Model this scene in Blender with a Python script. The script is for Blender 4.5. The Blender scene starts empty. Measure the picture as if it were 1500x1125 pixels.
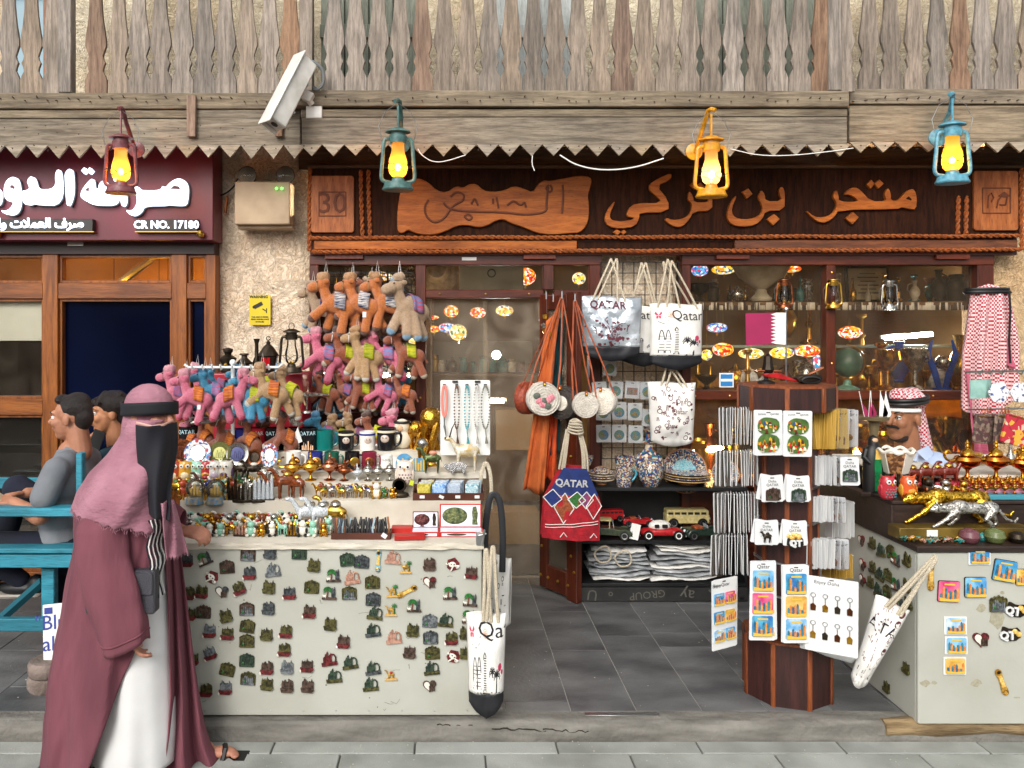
import bpy,math,random
from mathutils import Vector,Matrix,noise,Euler
R=math.radians;PI=math.pi
rnd=random.Random(7)
SC=bpy.context.scene
K,PX,PY,CZ=1150.0,655.0,485.0,1.85
cam=bpy.data.cameras.new('camera');camo=bpy.data.objects.new('camera',cam)
cam.sensor_width=36;cam.sensor_fit='HORIZONTAL';cam.lens=K/1500*36
cam.shift_x=(750-PX)/1500;cam.shift_y=-(562.5-PY)/1500
cam.clip_start=.05;cam.clip_end=400
camo.location=(0,0,CZ);camo.rotation_euler=(R(90),0,0)
SC.collection.objects.link(camo);SC.camera=camo
W=bpy.data.worlds.new('World');SC.world=W;W.use_nodes=True
wn=W.node_tree;bg=wn.nodes['Background']
sky=wn.nodes.new('ShaderNodeTexSky');sky.sky_type='NISHITA';sky.sun_disc=False
sky.sun_elevation=R(34);sky.sun_rotation=R(200);sky.air_density=1.2;sky.dust_density=3
hs=wn.nodes.new('ShaderNodeHueSaturation');hs.inputs['Saturation'].default_value=.1
wn.links.new(sky.outputs[0],hs.inputs['Color']);wn.links.new(hs.outputs[0],bg.inputs[0])
bg.inputs[1].default_value=.15
sun=bpy.data.lights.new('sun','SUN');sun.energy=1.35;sun.angle=R(28);sun.color=(1,.94,.86)
suno=bpy.data.objects.new('sun',sun);SC.collection.objects.link(suno)
suno.rotation_euler=(R(56),0,R(-20))
SC.view_settings.view_transform='Standard';SC.view_settings.look='None'
SC.view_settings.exposure=0.5;SC.view_settings.gamma=1;SC.view_settings.use_curve_mapping=False
SC.cycles.use_denoising=True;SC.cycles.max_bounces=8;SC.cycles.transparent_max_bounces=12
SC.cycles.sample_clamp_indirect=6
def P(px,py,D):return Vector(((px-PX)*D/K,D,CZ-(py-PY)*D/K))
def XZ(px,py,D):v=P(px,py,D);return(v.x,v.z)
LINK=[]
def srgb(h):
 c=[int(h[i:i+2],16)/255 for i in(0,2,4)]
 return tuple(((x+.055)/1.055)**2.4 if x>.04045 else x/12.92 for x in c)
MATS={}
def M(name,col,col2=None,r=.6,m=0,sc=8,st=(1,1,1),bump=0,bsc=60,bst=None,var=0,em=None,es=0,kind=None,spec=.5,mixr=(.35,.65),sheen=0,det=5):
 """one procedural material; col/col2 hex or linear rgb"""
 if name in MATS:return MATS[name]
 a=bpy.data.materials.new(name);MATS[name]=a;a.use_nodes=True
 nt=a.node_tree;N=nt.nodes;L=nt.links;b=N['Principled BSDF']
 if isinstance(col,str):col=srgb(col)
 if isinstance(col2,str):col2=srgb(col2)
 b.inputs['Roughness'].default_value=r;b.inputs['Metallic'].default_value=m
 b.inputs['Specular IOR Level'].default_value=spec
 if sheen:b.inputs['Sheen Weight'].default_value=sheen
 tc=N.new('ShaderNodeTexCoord');oi=N.new('ShaderNodeObjectInfo')
 ad=N.new('ShaderNodeVectorMath');ad.operation='MULTIPLY_ADD'
 cb=N.new('ShaderNodeCombineXYZ')
 for i in range(3):L.new(oi.outputs['Random'],cb.inputs[i])
 L.new(cb.outputs[0],ad.inputs[0]);ad.inputs[1].default_value=(17,29,41);L.new(tc.outputs['Object'],ad.inputs[2])
 def vec(s):
  mp=N.new('ShaderNodeMapping');mp.inputs['Scale'].default_value=s;L.new(ad.outputs[0],mp.inputs[0]);return mp.outputs[0]
 out=None
 if kind=='stucco':
  ns=N.new('ShaderNodeTexNoise');ns.inputs['Scale'].default_value=5;ns.inputs['Detail'].default_value=3;L.new(vec((1,1,1)),ns.inputs[0])
  mv=N.new('ShaderNodeMixRGB');mv.inputs[0].default_value=.35;L.new(vec((1,1,1)),mv.inputs[1]);L.new(ns.outputs['Color'],mv.inputs[2])
  w1=N.new('ShaderNodeTexNoise');w1 .inputs['Scale'].default_value=16;w1 .inputs['Detail'].default_value=4;w1 .inputs['Distortion'].default_value=5;L.new(mv.outputs[0],w1 .inputs[0])
  rp=N.new('ShaderNodeValToRGB');L.new(w1 .outputs[0],rp.inputs[0])
  rp.color_ramp.elements[0].position=.38;rp.color_ramp.elements[0].color=(*col2,1)
  rp.color_ramp.elements[1].position=.56;rp.color_ramp.elements[1].color=(*col,1)
  n2=N.new('ShaderNodeTexNoise');n2 .inputs['Scale'].default_value=1.6;n2 .inputs['Detail'].default_value=5;L.new(vec((1,1,1)),n2 .inputs[0])
  r2=N.new('ShaderNodeValToRGB');L.new(n2 .outputs[0],r2 .inputs[0])
  r2 .color_ramp.elements[0].position=.36;r2 .color_ramp.elements[0].color=(.8,.72,.64,1)
  r2 .color_ramp.elements[1].position=.6;r2 .color_ramp.elements[1].color=(1,1,1,1)
  mx=N.new('ShaderNodeMixRGB');mx.blend_type='MULTIPLY';mx.inputs[0].default_value=.8;L.new(rp.outputs[0],mx.inputs[1]);L.new(r2 .outputs[0],mx.inputs[2])
  out=mx.outputs[0]
  bp=N.new('ShaderNodeBump');bp.inputs['Strength'].default_value=1;bp.inputs['Distance'].default_value=.02
  L.new(w1 .outputs[0],bp.inputs['Height']);L.new(bp.outputs[0],b.inputs['Normal'])
 elif kind=='check':
  ck=N.new('ShaderNodeTexChecker');ck.inputs['Scale'].default_value=sc;L.new(vec(st),ck.inputs[0])
  ck.inputs[1].default_value=(*col,1);ck.inputs[2].default_value=(*col2,1);out=ck.outputs[0]
 elif kind=='mosaic':
  vo=N.new('ShaderNodeTexVoronoi');vo.inputs['Scale'].default_value=sc;L.new(vec(st),vo.inputs[0])
  rp=N.new('ShaderNodeValToRGB');rp.color_ramp.interpolation='CONSTANT'
  sp=N.new('ShaderNodeSeparateColor');L.new(vo.outputs['Color'],sp.inputs[0]);L.new(sp.outputs[0],rp.inputs[0])
  cols=det if isinstance(det,(list,tuple))else[col,col2]
  cols=[srgb(c)if isinstance(c,str)else c for c in cols]
  e=rp.color_ramp.elements;e[0].color=(*cols[0],1);e[0].position=0;e[1].color=(*cols[-1],1);e[1].position=(len(cols)-1)/len(cols)
  for i in range(1,len(cols)-1):x=e.new(i/len(cols));x.color=(*cols[i],1)
  out=rp.outputs[0]
 elif kind=='wood':
  wv=N.new('ShaderNodeTexNoise');wv.inputs['Scale'].default_value=sc;wv.inputs['Detail'].default_value=6;wv.inputs['Distortion'].default_value=.6;L.new(vec(st),wv.inputs[0])
  rp=N.new('ShaderNodeValToRGB');L.new(wv.outputs[0],rp.inputs[0])
  rp.color_ramp.elements[0].position=mixr[0];rp.color_ramp.elements[0].color=(*(col2 or col),1)
  rp.color_ramp.elements[1].position=mixr[1];rp.color_ramp.elements[1].color=(*col,1);out=rp.outputs[0]
  n2=N.new('ShaderNodeTexNoise');n2 .inputs['Scale'].default_value=sc*5;n2 .inputs['Detail'].default_value=4
  L.new(vec(st),n2 .inputs[0])
  r3=N.new('ShaderNodeValToRGB');L.new(n2 .outputs[0],r3 .inputs[0]);r3 .color_ramp.elements[0].position=.3;r3 .color_ramp.elements[0].color=(.45,.43,.42,1)
  r3 .color_ramp.elements[1].position=.5;r3 .color_ramp.elements[1].color=(1,1,1,1)
  mx=N.new('ShaderNodeMixRGB');mx.blend_type='MULTIPLY';mx.inputs[0].default_value=.65;L.new(out,mx.inputs[1]);L.new(r3 .outputs[0],mx.inputs[2]);out=mx.outputs[0]
  n4=N.new('ShaderNodeTexNoise');n4 .inputs['Scale'].default_value=2.3;n4 .inputs['Detail'].default_value=5;L.new(vec((1,1,1)),n4 .inputs[0])
  r4=N.new('ShaderNodeMapRange');L.new(n4 .outputs[0],r4 .inputs[0]);r4 .inputs[1].default_value=.35;r4 .inputs[2].default_value=.6;r4 .inputs[3].default_value=.66;r4 .inputs[4].default_value=1.04
  m4=N.new('ShaderNodeMixRGB');m4 .blend_type='MULTIPLY';m4 .inputs[0].default_value=.8;L.new(out,m4 .inputs[1]);L.new(r4 .outputs[0],m4 .inputs[2]);out=m4 .outputs[0]
  if bump:
   bp=N.new('ShaderNodeBump');bp.inputs['Strength'].default_value=bump;bp.inputs['Distance'].default_value=.006
   L.new(n2 .outputs[0],bp.inputs['Height']);L.new(bp.outputs[0],b.inputs['Normal'])
 elif col2 is not None:
  ns=N.new('ShaderNodeTexNoise');ns.inputs['Scale'].default_value=sc;ns.inputs['Detail'].default_value=det;L.new(vec(st),ns.inputs[0])
  rp=N.new('ShaderNodeValToRGB');L.new(ns.outputs[0],rp.inputs[0])
  rp.color_ramp.elements[0].position=mixr[0];rp.color_ramp.elements[0].color=(*col2,1)
  rp.color_ramp.elements[1].position=mixr[1];rp.color_ramp.elements[1].color=(*col,1);out=rp.outputs[0]
  rm=N.new('ShaderNodeMapRange');L.new(ns.outputs[0],rm.inputs[0]);rm.inputs[3].default_value=max(.03,r-.1);rm.inputs[4].default_value=min(1,r+.12);L.new(rm.outputs[0],b.inputs['Roughness'])
 if out is None:
  b.inputs['Base Color'].default_value=(*col,1)
  if var:
   rg=N.new('ShaderNodeRGB');rg.outputs[0].default_value=(*col,1);out=rg.outputs[0]
 if out is not None and var:
  h=N.new('ShaderNodeHueSaturation');L.new(out,h.inputs['Color'])
  r1=N.new('ShaderNodeMapRange');L.new(oi.outputs['Random'],r1 .inputs[0]);r1 .inputs[3].default_value=1-var;r1 .inputs[4].default_value=1+var;L.new(r1 .outputs[0],h.inputs['Value'])
  fr=N.new('ShaderNodeMath');fr.operation='MULTIPLY';fr.inputs[1].default_value=7.31;L.new(oi.outputs['Random'],fr.inputs[0])
  f2=N.new('ShaderNodeMath');f2 .operation='FRACT';L.new(fr.outputs[0],f2 .inputs[0])
  r5=N.new('ShaderNodeMapRange');L.new(f2 .outputs[0],r5 .inputs[0]);r5 .inputs[3].default_value=1-var*1.6;r5 .inputs[4].default_value=1+var*1.6;L.new(r5 .outputs[0],h.inputs['Saturation']);out=h.outputs[0]
 if out is not None:
  L.new(out,b.inputs['Base Color'])
  if es and em is None:L.new(out,b.inputs['Emission Color']);b.inputs['Emission Strength'].default_value=es
 if em is not None:
  if isinstance(em,str):em=srgb(em)
  b.inputs['Emission Color'].default_value=(*em,1);b.inputs['Emission Strength'].default_value=es
 if bump and kind not in('stucco','wood'):
  nb=N.new('ShaderNodeTexNoise');nb.inputs['Scale'].default_value=bsc;nb.inputs['Detail'].default_value=4;L.new(vec(bst or(1,1,1)),nb.inputs[0])
  bp=N.new('ShaderNodeBump');bp.inputs['Strength'].default_value=bump;bp.inputs['Distance'].default_value=.01
  L.new(nb.outputs[0],bp.inputs['Height']);L.new(bp.outputs[0],b.inputs['Normal'])
 return a
def glass(name,tint=(1,1,1),rough=.02,dirt=0,refl=1.0,ior=1.45):
 if name in MATS:return MATS[name]
 a=bpy.data.materials.new(name);MATS[name]=a;a.use_nodes=True
 nt=a.node_tree;N=nt.nodes;L=nt.links;N.remove(N['Principled BSDF']);o=N['Material Output']
 t=N.new('ShaderNodeBsdfTransparent');t.inputs[0].default_value=(*tint,1)
 g=N.new('ShaderNodeBsdfGlossy');g.inputs['Roughness'].default_value=rough
 fr=N.new('ShaderNodeFresnel');fr.inputs[0].default_value=ior
 ml=N.new('ShaderNodeMath');ml.operation='MULTIPLY';ml.inputs[1].default_value=refl;L.new(fr.outputs[0],ml.inputs[0])
 mx=N.new('ShaderNodeMixShader');L.new(ml.outputs[0],mx.inputs[0]);L.new(t.outputs[0],mx.inputs[1]);L.new(g.outputs[0],mx.inputs[2])
 fin=mx.outputs[0]
 if dirt:
  d=N.new('ShaderNodeBsdfDiffuse');d.inputs[0].default_value=(.5,.42,.32,1)
  ns=N.new('ShaderNodeTexNoise');ns.inputs['Scale'].default_value=3;ns.inputs['Detail'].default_value=8;ns.inputs['Distortion'].default_value=1.5
  tc=N.new('ShaderNodeTexCoord');L.new(tc.outputs['Object'],ns.inputs[0])
  rp=N.new('ShaderNodeMapRange');rp.inputs[1].default_value=.4;rp.inputs[2].default_value=.75;rp.inputs[3].default_value=dirt*.3;rp.inputs[4].default_value=dirt;L.new(ns.outputs[0],rp.inputs[0])
  m2=N.new('ShaderNodeMixShader');L.new(rp.outputs[0],m2 .inputs[0]);L.new(fin,m2 .inputs[1]);L.new(d.outputs[0],m2 .inputs[2]);fin=m2 .outputs[0]
 L.new(fin,o.inputs[0]);return a
def V(*a):return Vector(a)
class MB:
 """mesh builder: collects shapes, becomes ONE mesh"""
 def __init__(s,T=None):s.v=[];s.f=[];s.m=[];s.mi=0;s.T=T or Matrix()
 def add(s,vs,fs):
  n=len(s.v);T=s.T;s.v+=[tuple(T@Vector(p))for p in vs];s.f+=[tuple(n+i for i in f)for f in fs];s.m+=[s.mi]*len(fs);return s
 def mat(s,i):s.mi=i;return s
 def box(s,c,d,rot=None,tap=1):
  x,y,z=d[0]/2,d[1]/2,d[2]/2
  vs=[(-x,-y,-z),(x,-y,-z),(x,y,-z),(-x,y,-z),(-x*tap,-y*tap,z),(x*tap,-y*tap,z),(x*tap,y*tap,z),(-x*tap,y*tap,z)]
  if rot:e=Euler([R(a)for a in rot]).to_matrix();vs=[e@Vector(v)for v in vs]
  c=Vector(c)
  return s.add([Vector(v)+c for v in vs],[(0,3,2,1),(4,5,6,7),(0,1,5,4),(1,2,6,5),(2,3,7,6),(3,0,4,7)])
 def cyl(s,a,b,r0,r1=None,n=10,caps=True):
  a=Vector(a);b=Vector(b);r1=r0 if r1 is None else r1
  q=(b-a).to_track_quat('Z','Y');vs=[]
  for p,r in((a,r0),(b,r1)):
   for i in range(n):t=2*PI*i/n;vs.append(p+q@Vector((r*math.cos(t),r*math.sin(t),0)))
  fs=[(i,(i+1)%n,n+(i+1)%n,n+i)for i in range(n)]
  if caps:fs+=[tuple(range(n-1,-1,-1)),tuple(range(n,2*n))]
  return s.add(vs,fs)
 def tube(s,pts,r,n=6,closed=False,flat=1):
  pts=[Vector(p)for p in pts];k=len(pts);vs=[];fs=[];up=Vector((0,0,1));last=None
  for i,p in enumerate(pts):
   d=(pts[(i+1)%k]-pts[i-1])if closed else(pts[min(i+1,k-1)]-pts[max(i-1,0)])
   if d.length<1e-9:d=Vector((0,0,1))
   d.normalize()
   if last is None:a=d.cross(Vector((0,1,0))if abs(d.y)<.9 else Vector((1,0,0))).normalized()
   else:a=(last-d*last.dot(d));a=a.normalized()if a.length>1e-6 else d.orthogonal().normalized()
   last=a;b=d.cross(a);rr=r[i]if isinstance(r,(list,tuple))else r
   for j in range(n):t=2*PI*j/n;vs.append(p+a*rr*math.cos(t)+b*rr*flat*math.sin(t))
  for i in range(k if closed else k-1):
   for j in range(n):fs.append((i*n+j,i*n+(j+1)%n,((i+1)%k)*n+(j+1)%n,((i+1)%k)*n+j))
  if not closed:fs+=[tuple(range(n-1,-1,-1)),tuple((k-1)*n+j for j in range(n))]
  return s.add(vs,fs)
 def lathe(s,prof,c=(0,0,0),n=16,rot=None,sy=1):
  vs=[];fs=[];k=len(prof);e=Euler([R(a)for a in rot]).to_matrix()if rot else None
  for r,z in prof:
   for j in range(n):
    t=2*PI*j/n;p=Vector((r*math.cos(t),r*sy*math.sin(t),z));vs.append((e@p if e else p)+Vector(c))
  for i in range(k-1):
   for j in range(n):fs.append((i*n+j,i*n+(j+1)%n,(i+1)*n+(j+1)%n,(i+1)*n+j))
  if prof[0][0]>1e-5:fs.append(tuple(range(n-1,-1,-1)))
  if prof[-1][0]>1e-5:fs.append(tuple((k-1)*n+j for j in range(n)))
  return s.add(vs,fs)
 def ball(s,c,r,n=10,rot=None):
  if not isinstance(r,(tuple,list)):r=(r,r,r)
  e=Euler([R(a)for a in rot]).to_matrix()if rot else None
  m=max(4,n//2+1);vs=[];c=Vector(c)
  def q(x,y,z):p=Vector((x*r[0],y*r[1],z*r[2]));return(e@p if e else p)+c
  vs.append(q(0,0,-1))
  for i in range(1,m):
   a=-PI/2+PI*i/m
   for j in range(n):t=2*PI*j/n;vs.append(q(math.cos(a)*math.cos(t),math.cos(a)*math.sin(t),math.sin(a)))
  vs.append(q(0,0,1));fs=[]
  for j in range(n):fs.append((0,1+(j+1)%n,1+j))
  for i in range(m-2):
   for j in range(n):a=1+i*n;fs.append((a+j,a+(j+1)%n,a+n+(j+1)%n,a+n+j))
  a=1+(m-2)*n
  for j in range(n):fs.append((a+j,a+(j+1)%n,len(vs)-1))
  return s.add(vs,fs)
 def prism(s,pts,y0,y1,f=None):
  """outline (x, z) given in order, thickness from y0 (front) to y1"""
  A=sum(pts[i][0]*pts[(i+1)%len(pts)][1]-pts[(i+1)%len(pts)][0]*pts[i][1]for i in range(len(pts)))
  if A<0:pts=pts[::-1]
  n=len(pts);vs=[(p[0],y0,p[1])for p in pts]+[(p[0],y1,p[1])for p in pts]
  if f:vs=[f(*v)for v in vs]
  fs=[tuple(range(n)),tuple(range(2*n-1,n-1,-1))]+[((i+1)%n,i,n+i,n+(i+1)%n)for i in range(n)]
  return s.add(vs,fs)
 def grid(s,fn,nu,nv,cu=False,flip=False):
  vs=[fn(i/nu,j/nv)for j in range(nv+1)for i in range(nu+(0 if cu else 1))];w=nu if cu else nu+1;fs=[]
  for j in range(nv):
   for i in range(nu):q=(j*w+i,j*w+(i+1)%w,(j+1)*w+(i+1)%w,(j+1)*w+i);fs.append(q[::-1]if flip else q)
  return s.add(vs,fs)
 def mesh_in(s,me,T=None,f=None):
  T=T or Matrix();vs=[T@v.co for v in me.vertices]
  if f:vs=[f(*v)for v in vs]
  return s.add(vs,[tuple(p.vertices)for p in me.polygons])
 def mesh(s,name,ang=35):
  me=bpy.data.meshes.new(name);me.from_pydata(s.v,[],s.f)
  me.polygons.foreach_set('material_index',s.m)
  if ang:
   me.polygons.foreach_set('use_smooth',[True]*len(s.f))
   me.update();me.set_sharp_from_angle(angle=R(ang))
  else:me.update()
  return me
def tagit(o,label=None,cat=None,group=None,kind=None):
 if label:o['label']=label
 if cat:o['category']=cat
 if group:o['group']=group
 if kind:o['kind']=kind
 return o
def obj(name,me,mats,parent=None,loc=(0,0,0),rot=(0,0,0),sc=1,bev=0,label=None,ang=35,solid=0):
 if isinstance(me,MB):me=me.mesh(name,ang)
 if not isinstance(mats,(list,tuple)):mats=[mats]
 while len(me.materials)<len(mats):me.materials.append(None)
 o=bpy.data.objects.new(name,me);LINK.append(o)
 for i,m in enumerate(mats):o.material_slots[i].link='OBJECT';o.material_slots[i].material=m
 if parent is not None:KIDS.setdefault(parent.name,[]).append(o)
 o.parent=parent;o.location=loc;o.rotation_euler=[R(a)for a in rot];o.scale=(sc,)*3 if not isinstance(sc,(tuple,list,Vector))else sc
 if solid:x=o.modifiers.new('t','SOLIDIFY');x.thickness=solid;x.offset=0
 if bev:x=o.modifiers.new('b','BEVEL');x.width=bev;x.segments=2 if bev>.006 else 1;x.limit_method='ANGLE';x.angle_limit=R(40);x.use_clamp_overlap=True
 if label:o['label']=label
 return o
def thing(name,label,cat,loc=(0,0,0),rot=(0,0,0),group=None,sc=1):
 o=bpy.data.objects.new(name,None);LINK.append(o);o.empty_display_size=.05
 o.location=loc;o.rotation_euler=[R(a)for a in rot];o.scale=(sc,)*3 if not isinstance(sc,(tuple,list))else sc
 return tagit(o,label,cat,group)
def solo(name,me,mats,label,cat,loc=(0,0,0),rot=(0,0,0),group=None,kind=None,**k):
 return tagit(obj(name,me,mats,None,loc,rot,**k),label,cat,group,kind)
KIDS={}
def dup(root,loc,rot=None,label=None,group=None,sc=None,mats=None):
 """copy a thing, its parts and their sub-parts; mats maps old material -> new material"""
 def cp(o,par):
  c=o.copy();LINK.append(c);c.parent=par
  if par is not None:KIDS.setdefault(par.name,[]).append(c)
  if mats:
   for s in c.material_slots:
    if s.material and s.material.name in mats:s.material=mats[s.material.name]
  for ch in kids(o):cp(ch,c)
  return c
 r=cp(root,None);r.location=loc
 if rot is not None:r.rotation_euler=[R(a)for a in rot]
 if label:r['label']=label
 if group:r['group']=group
 if sc is not None:r.scale=(sc,)*3 if not isinstance(sc,(tuple,list))else sc
 return r
def kids(o):return list(KIDS.get(o.name,()))
def text(s,size=1,ext=0,align='CENTER',bold=0,_c={}):
 """text as a mesh in the XZ plane, facing -Y, centred"""
 k=(s,size,ext,align,bold)
 if k in _c:return _c[k]
 cu=bpy.data.curves.new('t','FONT');cu.body=s;cu.size=size;cu.extrude=ext;cu.align_x=align;cu.align_y='CENTER';cu.offset=bold;cu.resolution_u=2
 o=bpy.data.objects.new('t',cu);SC.collection.objects.link(o)
 me=bpy.data.meshes.new_from_object(o.evaluated_get(bpy.context.evaluated_depsgraph_get()))
 me.materials.clear();me.transform(Matrix(((1,0,0,0),(0,0,-1,0),(0,1,0,0),(0,0,0,1))))
 bpy.data.objects.remove(o);_c[k]=me;return me
def blob(prims,vox=.01,sm=4,name='blob',smf=.5):
 """closed overlapping solids fused into one continuous smooth surface"""
 b=MB()
 for p in prims:
  if p[0]=='c':
   b.cyl(p[1],p[2],p[3],p[4]if len(p)>4 else p[3],14);b.ball(p[1],p[3],14);b.ball(p[2],p[4]if len(p)>4 else p[3],14)
  elif p[0]=='s':b.ball(p[1],p[2],16,p[3]if len(p)>3 else None)
  elif p[0]=='b':b.box(p[1],p[2],p[3]if len(p)>3 else None,p[4]if len(p)>4 else 1)
  elif p[0]=='t':b.tube(p[1],p[2],10)
  elif p[0]=='l':b.lathe(p[1],p[2],18)
 o=bpy.data.objects.new('t',b.mesh('t',0));SC.collection.objects.link(o)
 m=o.modifiers.new('r','REMESH');m.mode='VOXEL';m.voxel_size=vox;m.use_smooth_shade=True
 if sm:s=o.modifiers.new('s','SMOOTH');s.iterations=sm;s.factor=smf
 me=bpy.data.meshes.new_from_object(o.evaluated_get(bpy.context.evaluated_depsgraph_get()))
 bpy.data.objects.remove(o);me.name=name;return me
ORD=['first','second','third','fourth','fifth','sixth','seventh','eighth','ninth','tenth','eleventh','twelfth','thirteenth','fourteenth','fifteenth','sixteenth','seventeenth','eighteenth','nineteenth','twentieth']+['%dth'%i for i in range(21,60)]
def arc(cx,cz,r,a0,a1,n,rz=None):return[(cx+r*math.cos(R(a0+(a1-a0)*i/n)),cz+(rz or r)*math.sin(R(a0+(a1-a0)*i/n)))for i in range(n+1)]
def rrect(w,h,r,n=4,cx=0,cz=0):
 p=[]
 for(x,z,a)in((w/2-r,h/2-r,0),(-w/2+r,h/2-r,90),(-w/2+r,-h/2+r,180),(w/2-r,-h/2+r,270)):p+=arc(cx+x,cz+z,r,a,a+90,n)
 return p
def smoothpts(pts,it=2,closed=True):
 for _ in range(it):
  q=[];n=len(pts)
  for i in range(n if closed else n-1):
   a=Vector(pts[i]);b=Vector(pts[(i+1)%n]);q+=[tuple(a*.75+b*.25),tuple(a*.25+b*.75)]
  pts=q if closed else[pts[0]]+q+[pts[-1]]
 return pts
# materials of the place
m_paver=M('paver stone','a2a5a0','82857f',r=.75,sc=3.5,mixr=(.3,.62),bump=.25,bsc=120,var=.07)
m_joint=M('joint mortar','6a6862',r=.9)
m_slate=M('dark slate','757676','47484a',r=.4,sc=3,det=8,st=(1,2,1),bump=.25,bsc=50,var=.16,mixr=(.3,.75))
m_grout=M('pale grout','a5a19a',r=.9)
m_kerb=M('worn concrete','86837c','5a5751',r=.85,sc=7,st=(.6,3,3),bump=.8,bsc=40,mixr=(.3,.7))
m_stucco=M('carved stucco','f4e6d0','d3bd9e',r=.9,kind='stucco')
m_stucco2=M('sandy stucco','e0c49c','b89a72',r=.9,kind='stucco')
m_grey=M('weathered wood','9c8e80','71665b',r=.8,kind='wood',sc=6,st=(9,9,.8),bump=.5,var=.16)
m_greyh=M('weathered beam','938672','665b4c',r=.8,kind='wood',sc=6,st=(.7,8,9),bump=.6,var=.1)
m_redw=M('reddish wood','977a63','6e5442',r=.8,kind='wood',sc=6,st=(9,9,.8),bump=.5,var=.1)
m_under=M('brown soffit board','5c4630','3c2c1d',r=.8,kind='wood',sc=4,st=(.7,8,8),bump=.4)
m_mahog=M('mahogany frame','632a14','44190c',r=.35,kind='wood',sc=4,st=(8,8,.8),bump=.1)
m_mahogh=M('mahogany rail','632a14','44190c',r=.35,kind='wood',sc=4,st=(.8,8,8),bump=.1)
m_timb=M('varnished timber','9c5a20','723c10',r=.38,kind='wood',sc=4,st=(8,8,.7),bump=.15)
m_timbh=M('varnished rail','96561f','6c3810',r=.38,kind='wood',sc=4,st=(.7,8,8),bump=.15)
m_dkb=M('dark sign board','3a1d0c','220f06',r=.75,spec=.15,kind='wood',sc=7,st=(7,7,.8),bump=.4)
m_org=M('carved orange wood','b86824','924b14',r=.5,spec=.3,kind='wood',sc=5,st=(.8,5,6),bump=.15)
m_orgv=M('plaque orange wood','b26a38','8e4c22',r=.5,spec=.3,kind='wood',sc=5,st=(5,5,.8),bump=.15)
m_rope=M('brown rope','a65a22','6c340e',r=.8,sc=60)
m_black=M('matt black','121212',r=.5)
m_white=M('white plastic','e6e6e2',r=.4)
m_steel=M('steel','b9bcbd',r=.3,m=1)
m_brass=M('brass','cda349',r=.28,m=1)
m_gold=M('polished gold','e0b048','b17a20',r=.22,m=1,sc=40)
m_silver=M('old silver','cfcdc6','8d8a82',r=.25,m=1,sc=50)
m_glass=glass('window glass',(.98,.95,.9),.015,.05)
m_chim=glass('chimney glass',(.96,.96,.94),.05)
# ground
KF=3.546;FZ=.08
g=MB().grid(lambda u,v:(-60+120*u,-60+63.54*v,-.012),8,8)
ground=tagit(obj('street',g,m_joint),kind='structure')
y=KF-.004
first=True
for row in range(16):
 dep=.104 if row==0 else.30
 off=P(608 if row%2==0 else 708,1095,0).x*0+(-.143+.632*0 if row%2==0 else.166)
 for i in range(-8,9):
  x0=off+i*.632
  if abs(x0)>4.6:continue
  w,d=.632-.008,dep-.007
  b=MB().box((0,0,-.02),(w,d,.04))
  obj('paver',b,m_paver,ground,(x0+.316,y-dep/2,rnd.uniform(-.001,.001)),(rnd.uniform(-.12,.12),rnd.uniform(-.1,.1),0),bev=.003,ang=0)
 y-=dep
kb=MB()
def kf(u,v):
 a=[(0,-.02),(0,.035),(.008,.062),(.026,.078),(.06,.081),(.11,.0805)][int(round(v*5))]
 x=-4.4+8.8*u;n=noise.noise(Vector((x*3,v*4,0)))
 return(x,KF+a[0]+.006*n,a[1]+.003*noise.noise(Vector((x*6,v*3,5))))
kb.grid(kf,220,5)
obj('kerb',kb,m_kerb).__setitem__('kind','structure')
floor=tagit(obj('shop_floor',MB().box((0,7.9,FZ-.055),(9.2,8.6,.1)),m_grout),kind='structure')
fr_=random.Random(3)
for k in range(-13,13):
 x0=.271+.3065*k;yy=3.655-fr_.choice([0,.2,.35,.5])
 while yy<5.62:
  ln=fr_.choice([.6,.9,.9,.6,.2])if k not in(1,2)else fr_.choice([.9,.6])
  a,b_=max(yy,3.652),min(yy+ln,5.64)
  if b_-a>.03:
   b=MB().box((0,0,-.01),(.3065-.005,b_-a-.005,.02))
   obj('floor_tile',b,m_slate,floor,(x0+.153,(a+b_)/2,FZ+rnd.uniform(-.0005,.0008)),(rnd.uniform(-.08,.08),rnd.uniform(-.08,.08),0),bev=.0015,ang=0)
  yy+=ln
solo('metal_plate',MB().box((0,0,0),(.34,.03,.004)),m_steel,'thin metal plate lying on the dark tiles at the kerb edge','plate',(P(913,1056,3.59).x,3.62,FZ+.004),bev=.001)
st=M('weathered log','a58d68','6f5a3c',r=.85,kind='wood',sc=5,st=(.8,7,7),bump=.9)
lg=MB().tube([(1.98+.12*i,3.57+.006*math.sin(i*1.7),.05+.003*math.sin(i*2.3))for i in range(12)],[.036+.004*math.sin(i*1.3)for i in range(12)],14)
solo('log',lg,st,'weathered round timber log lying along the kerb under the right counter','log')
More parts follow.
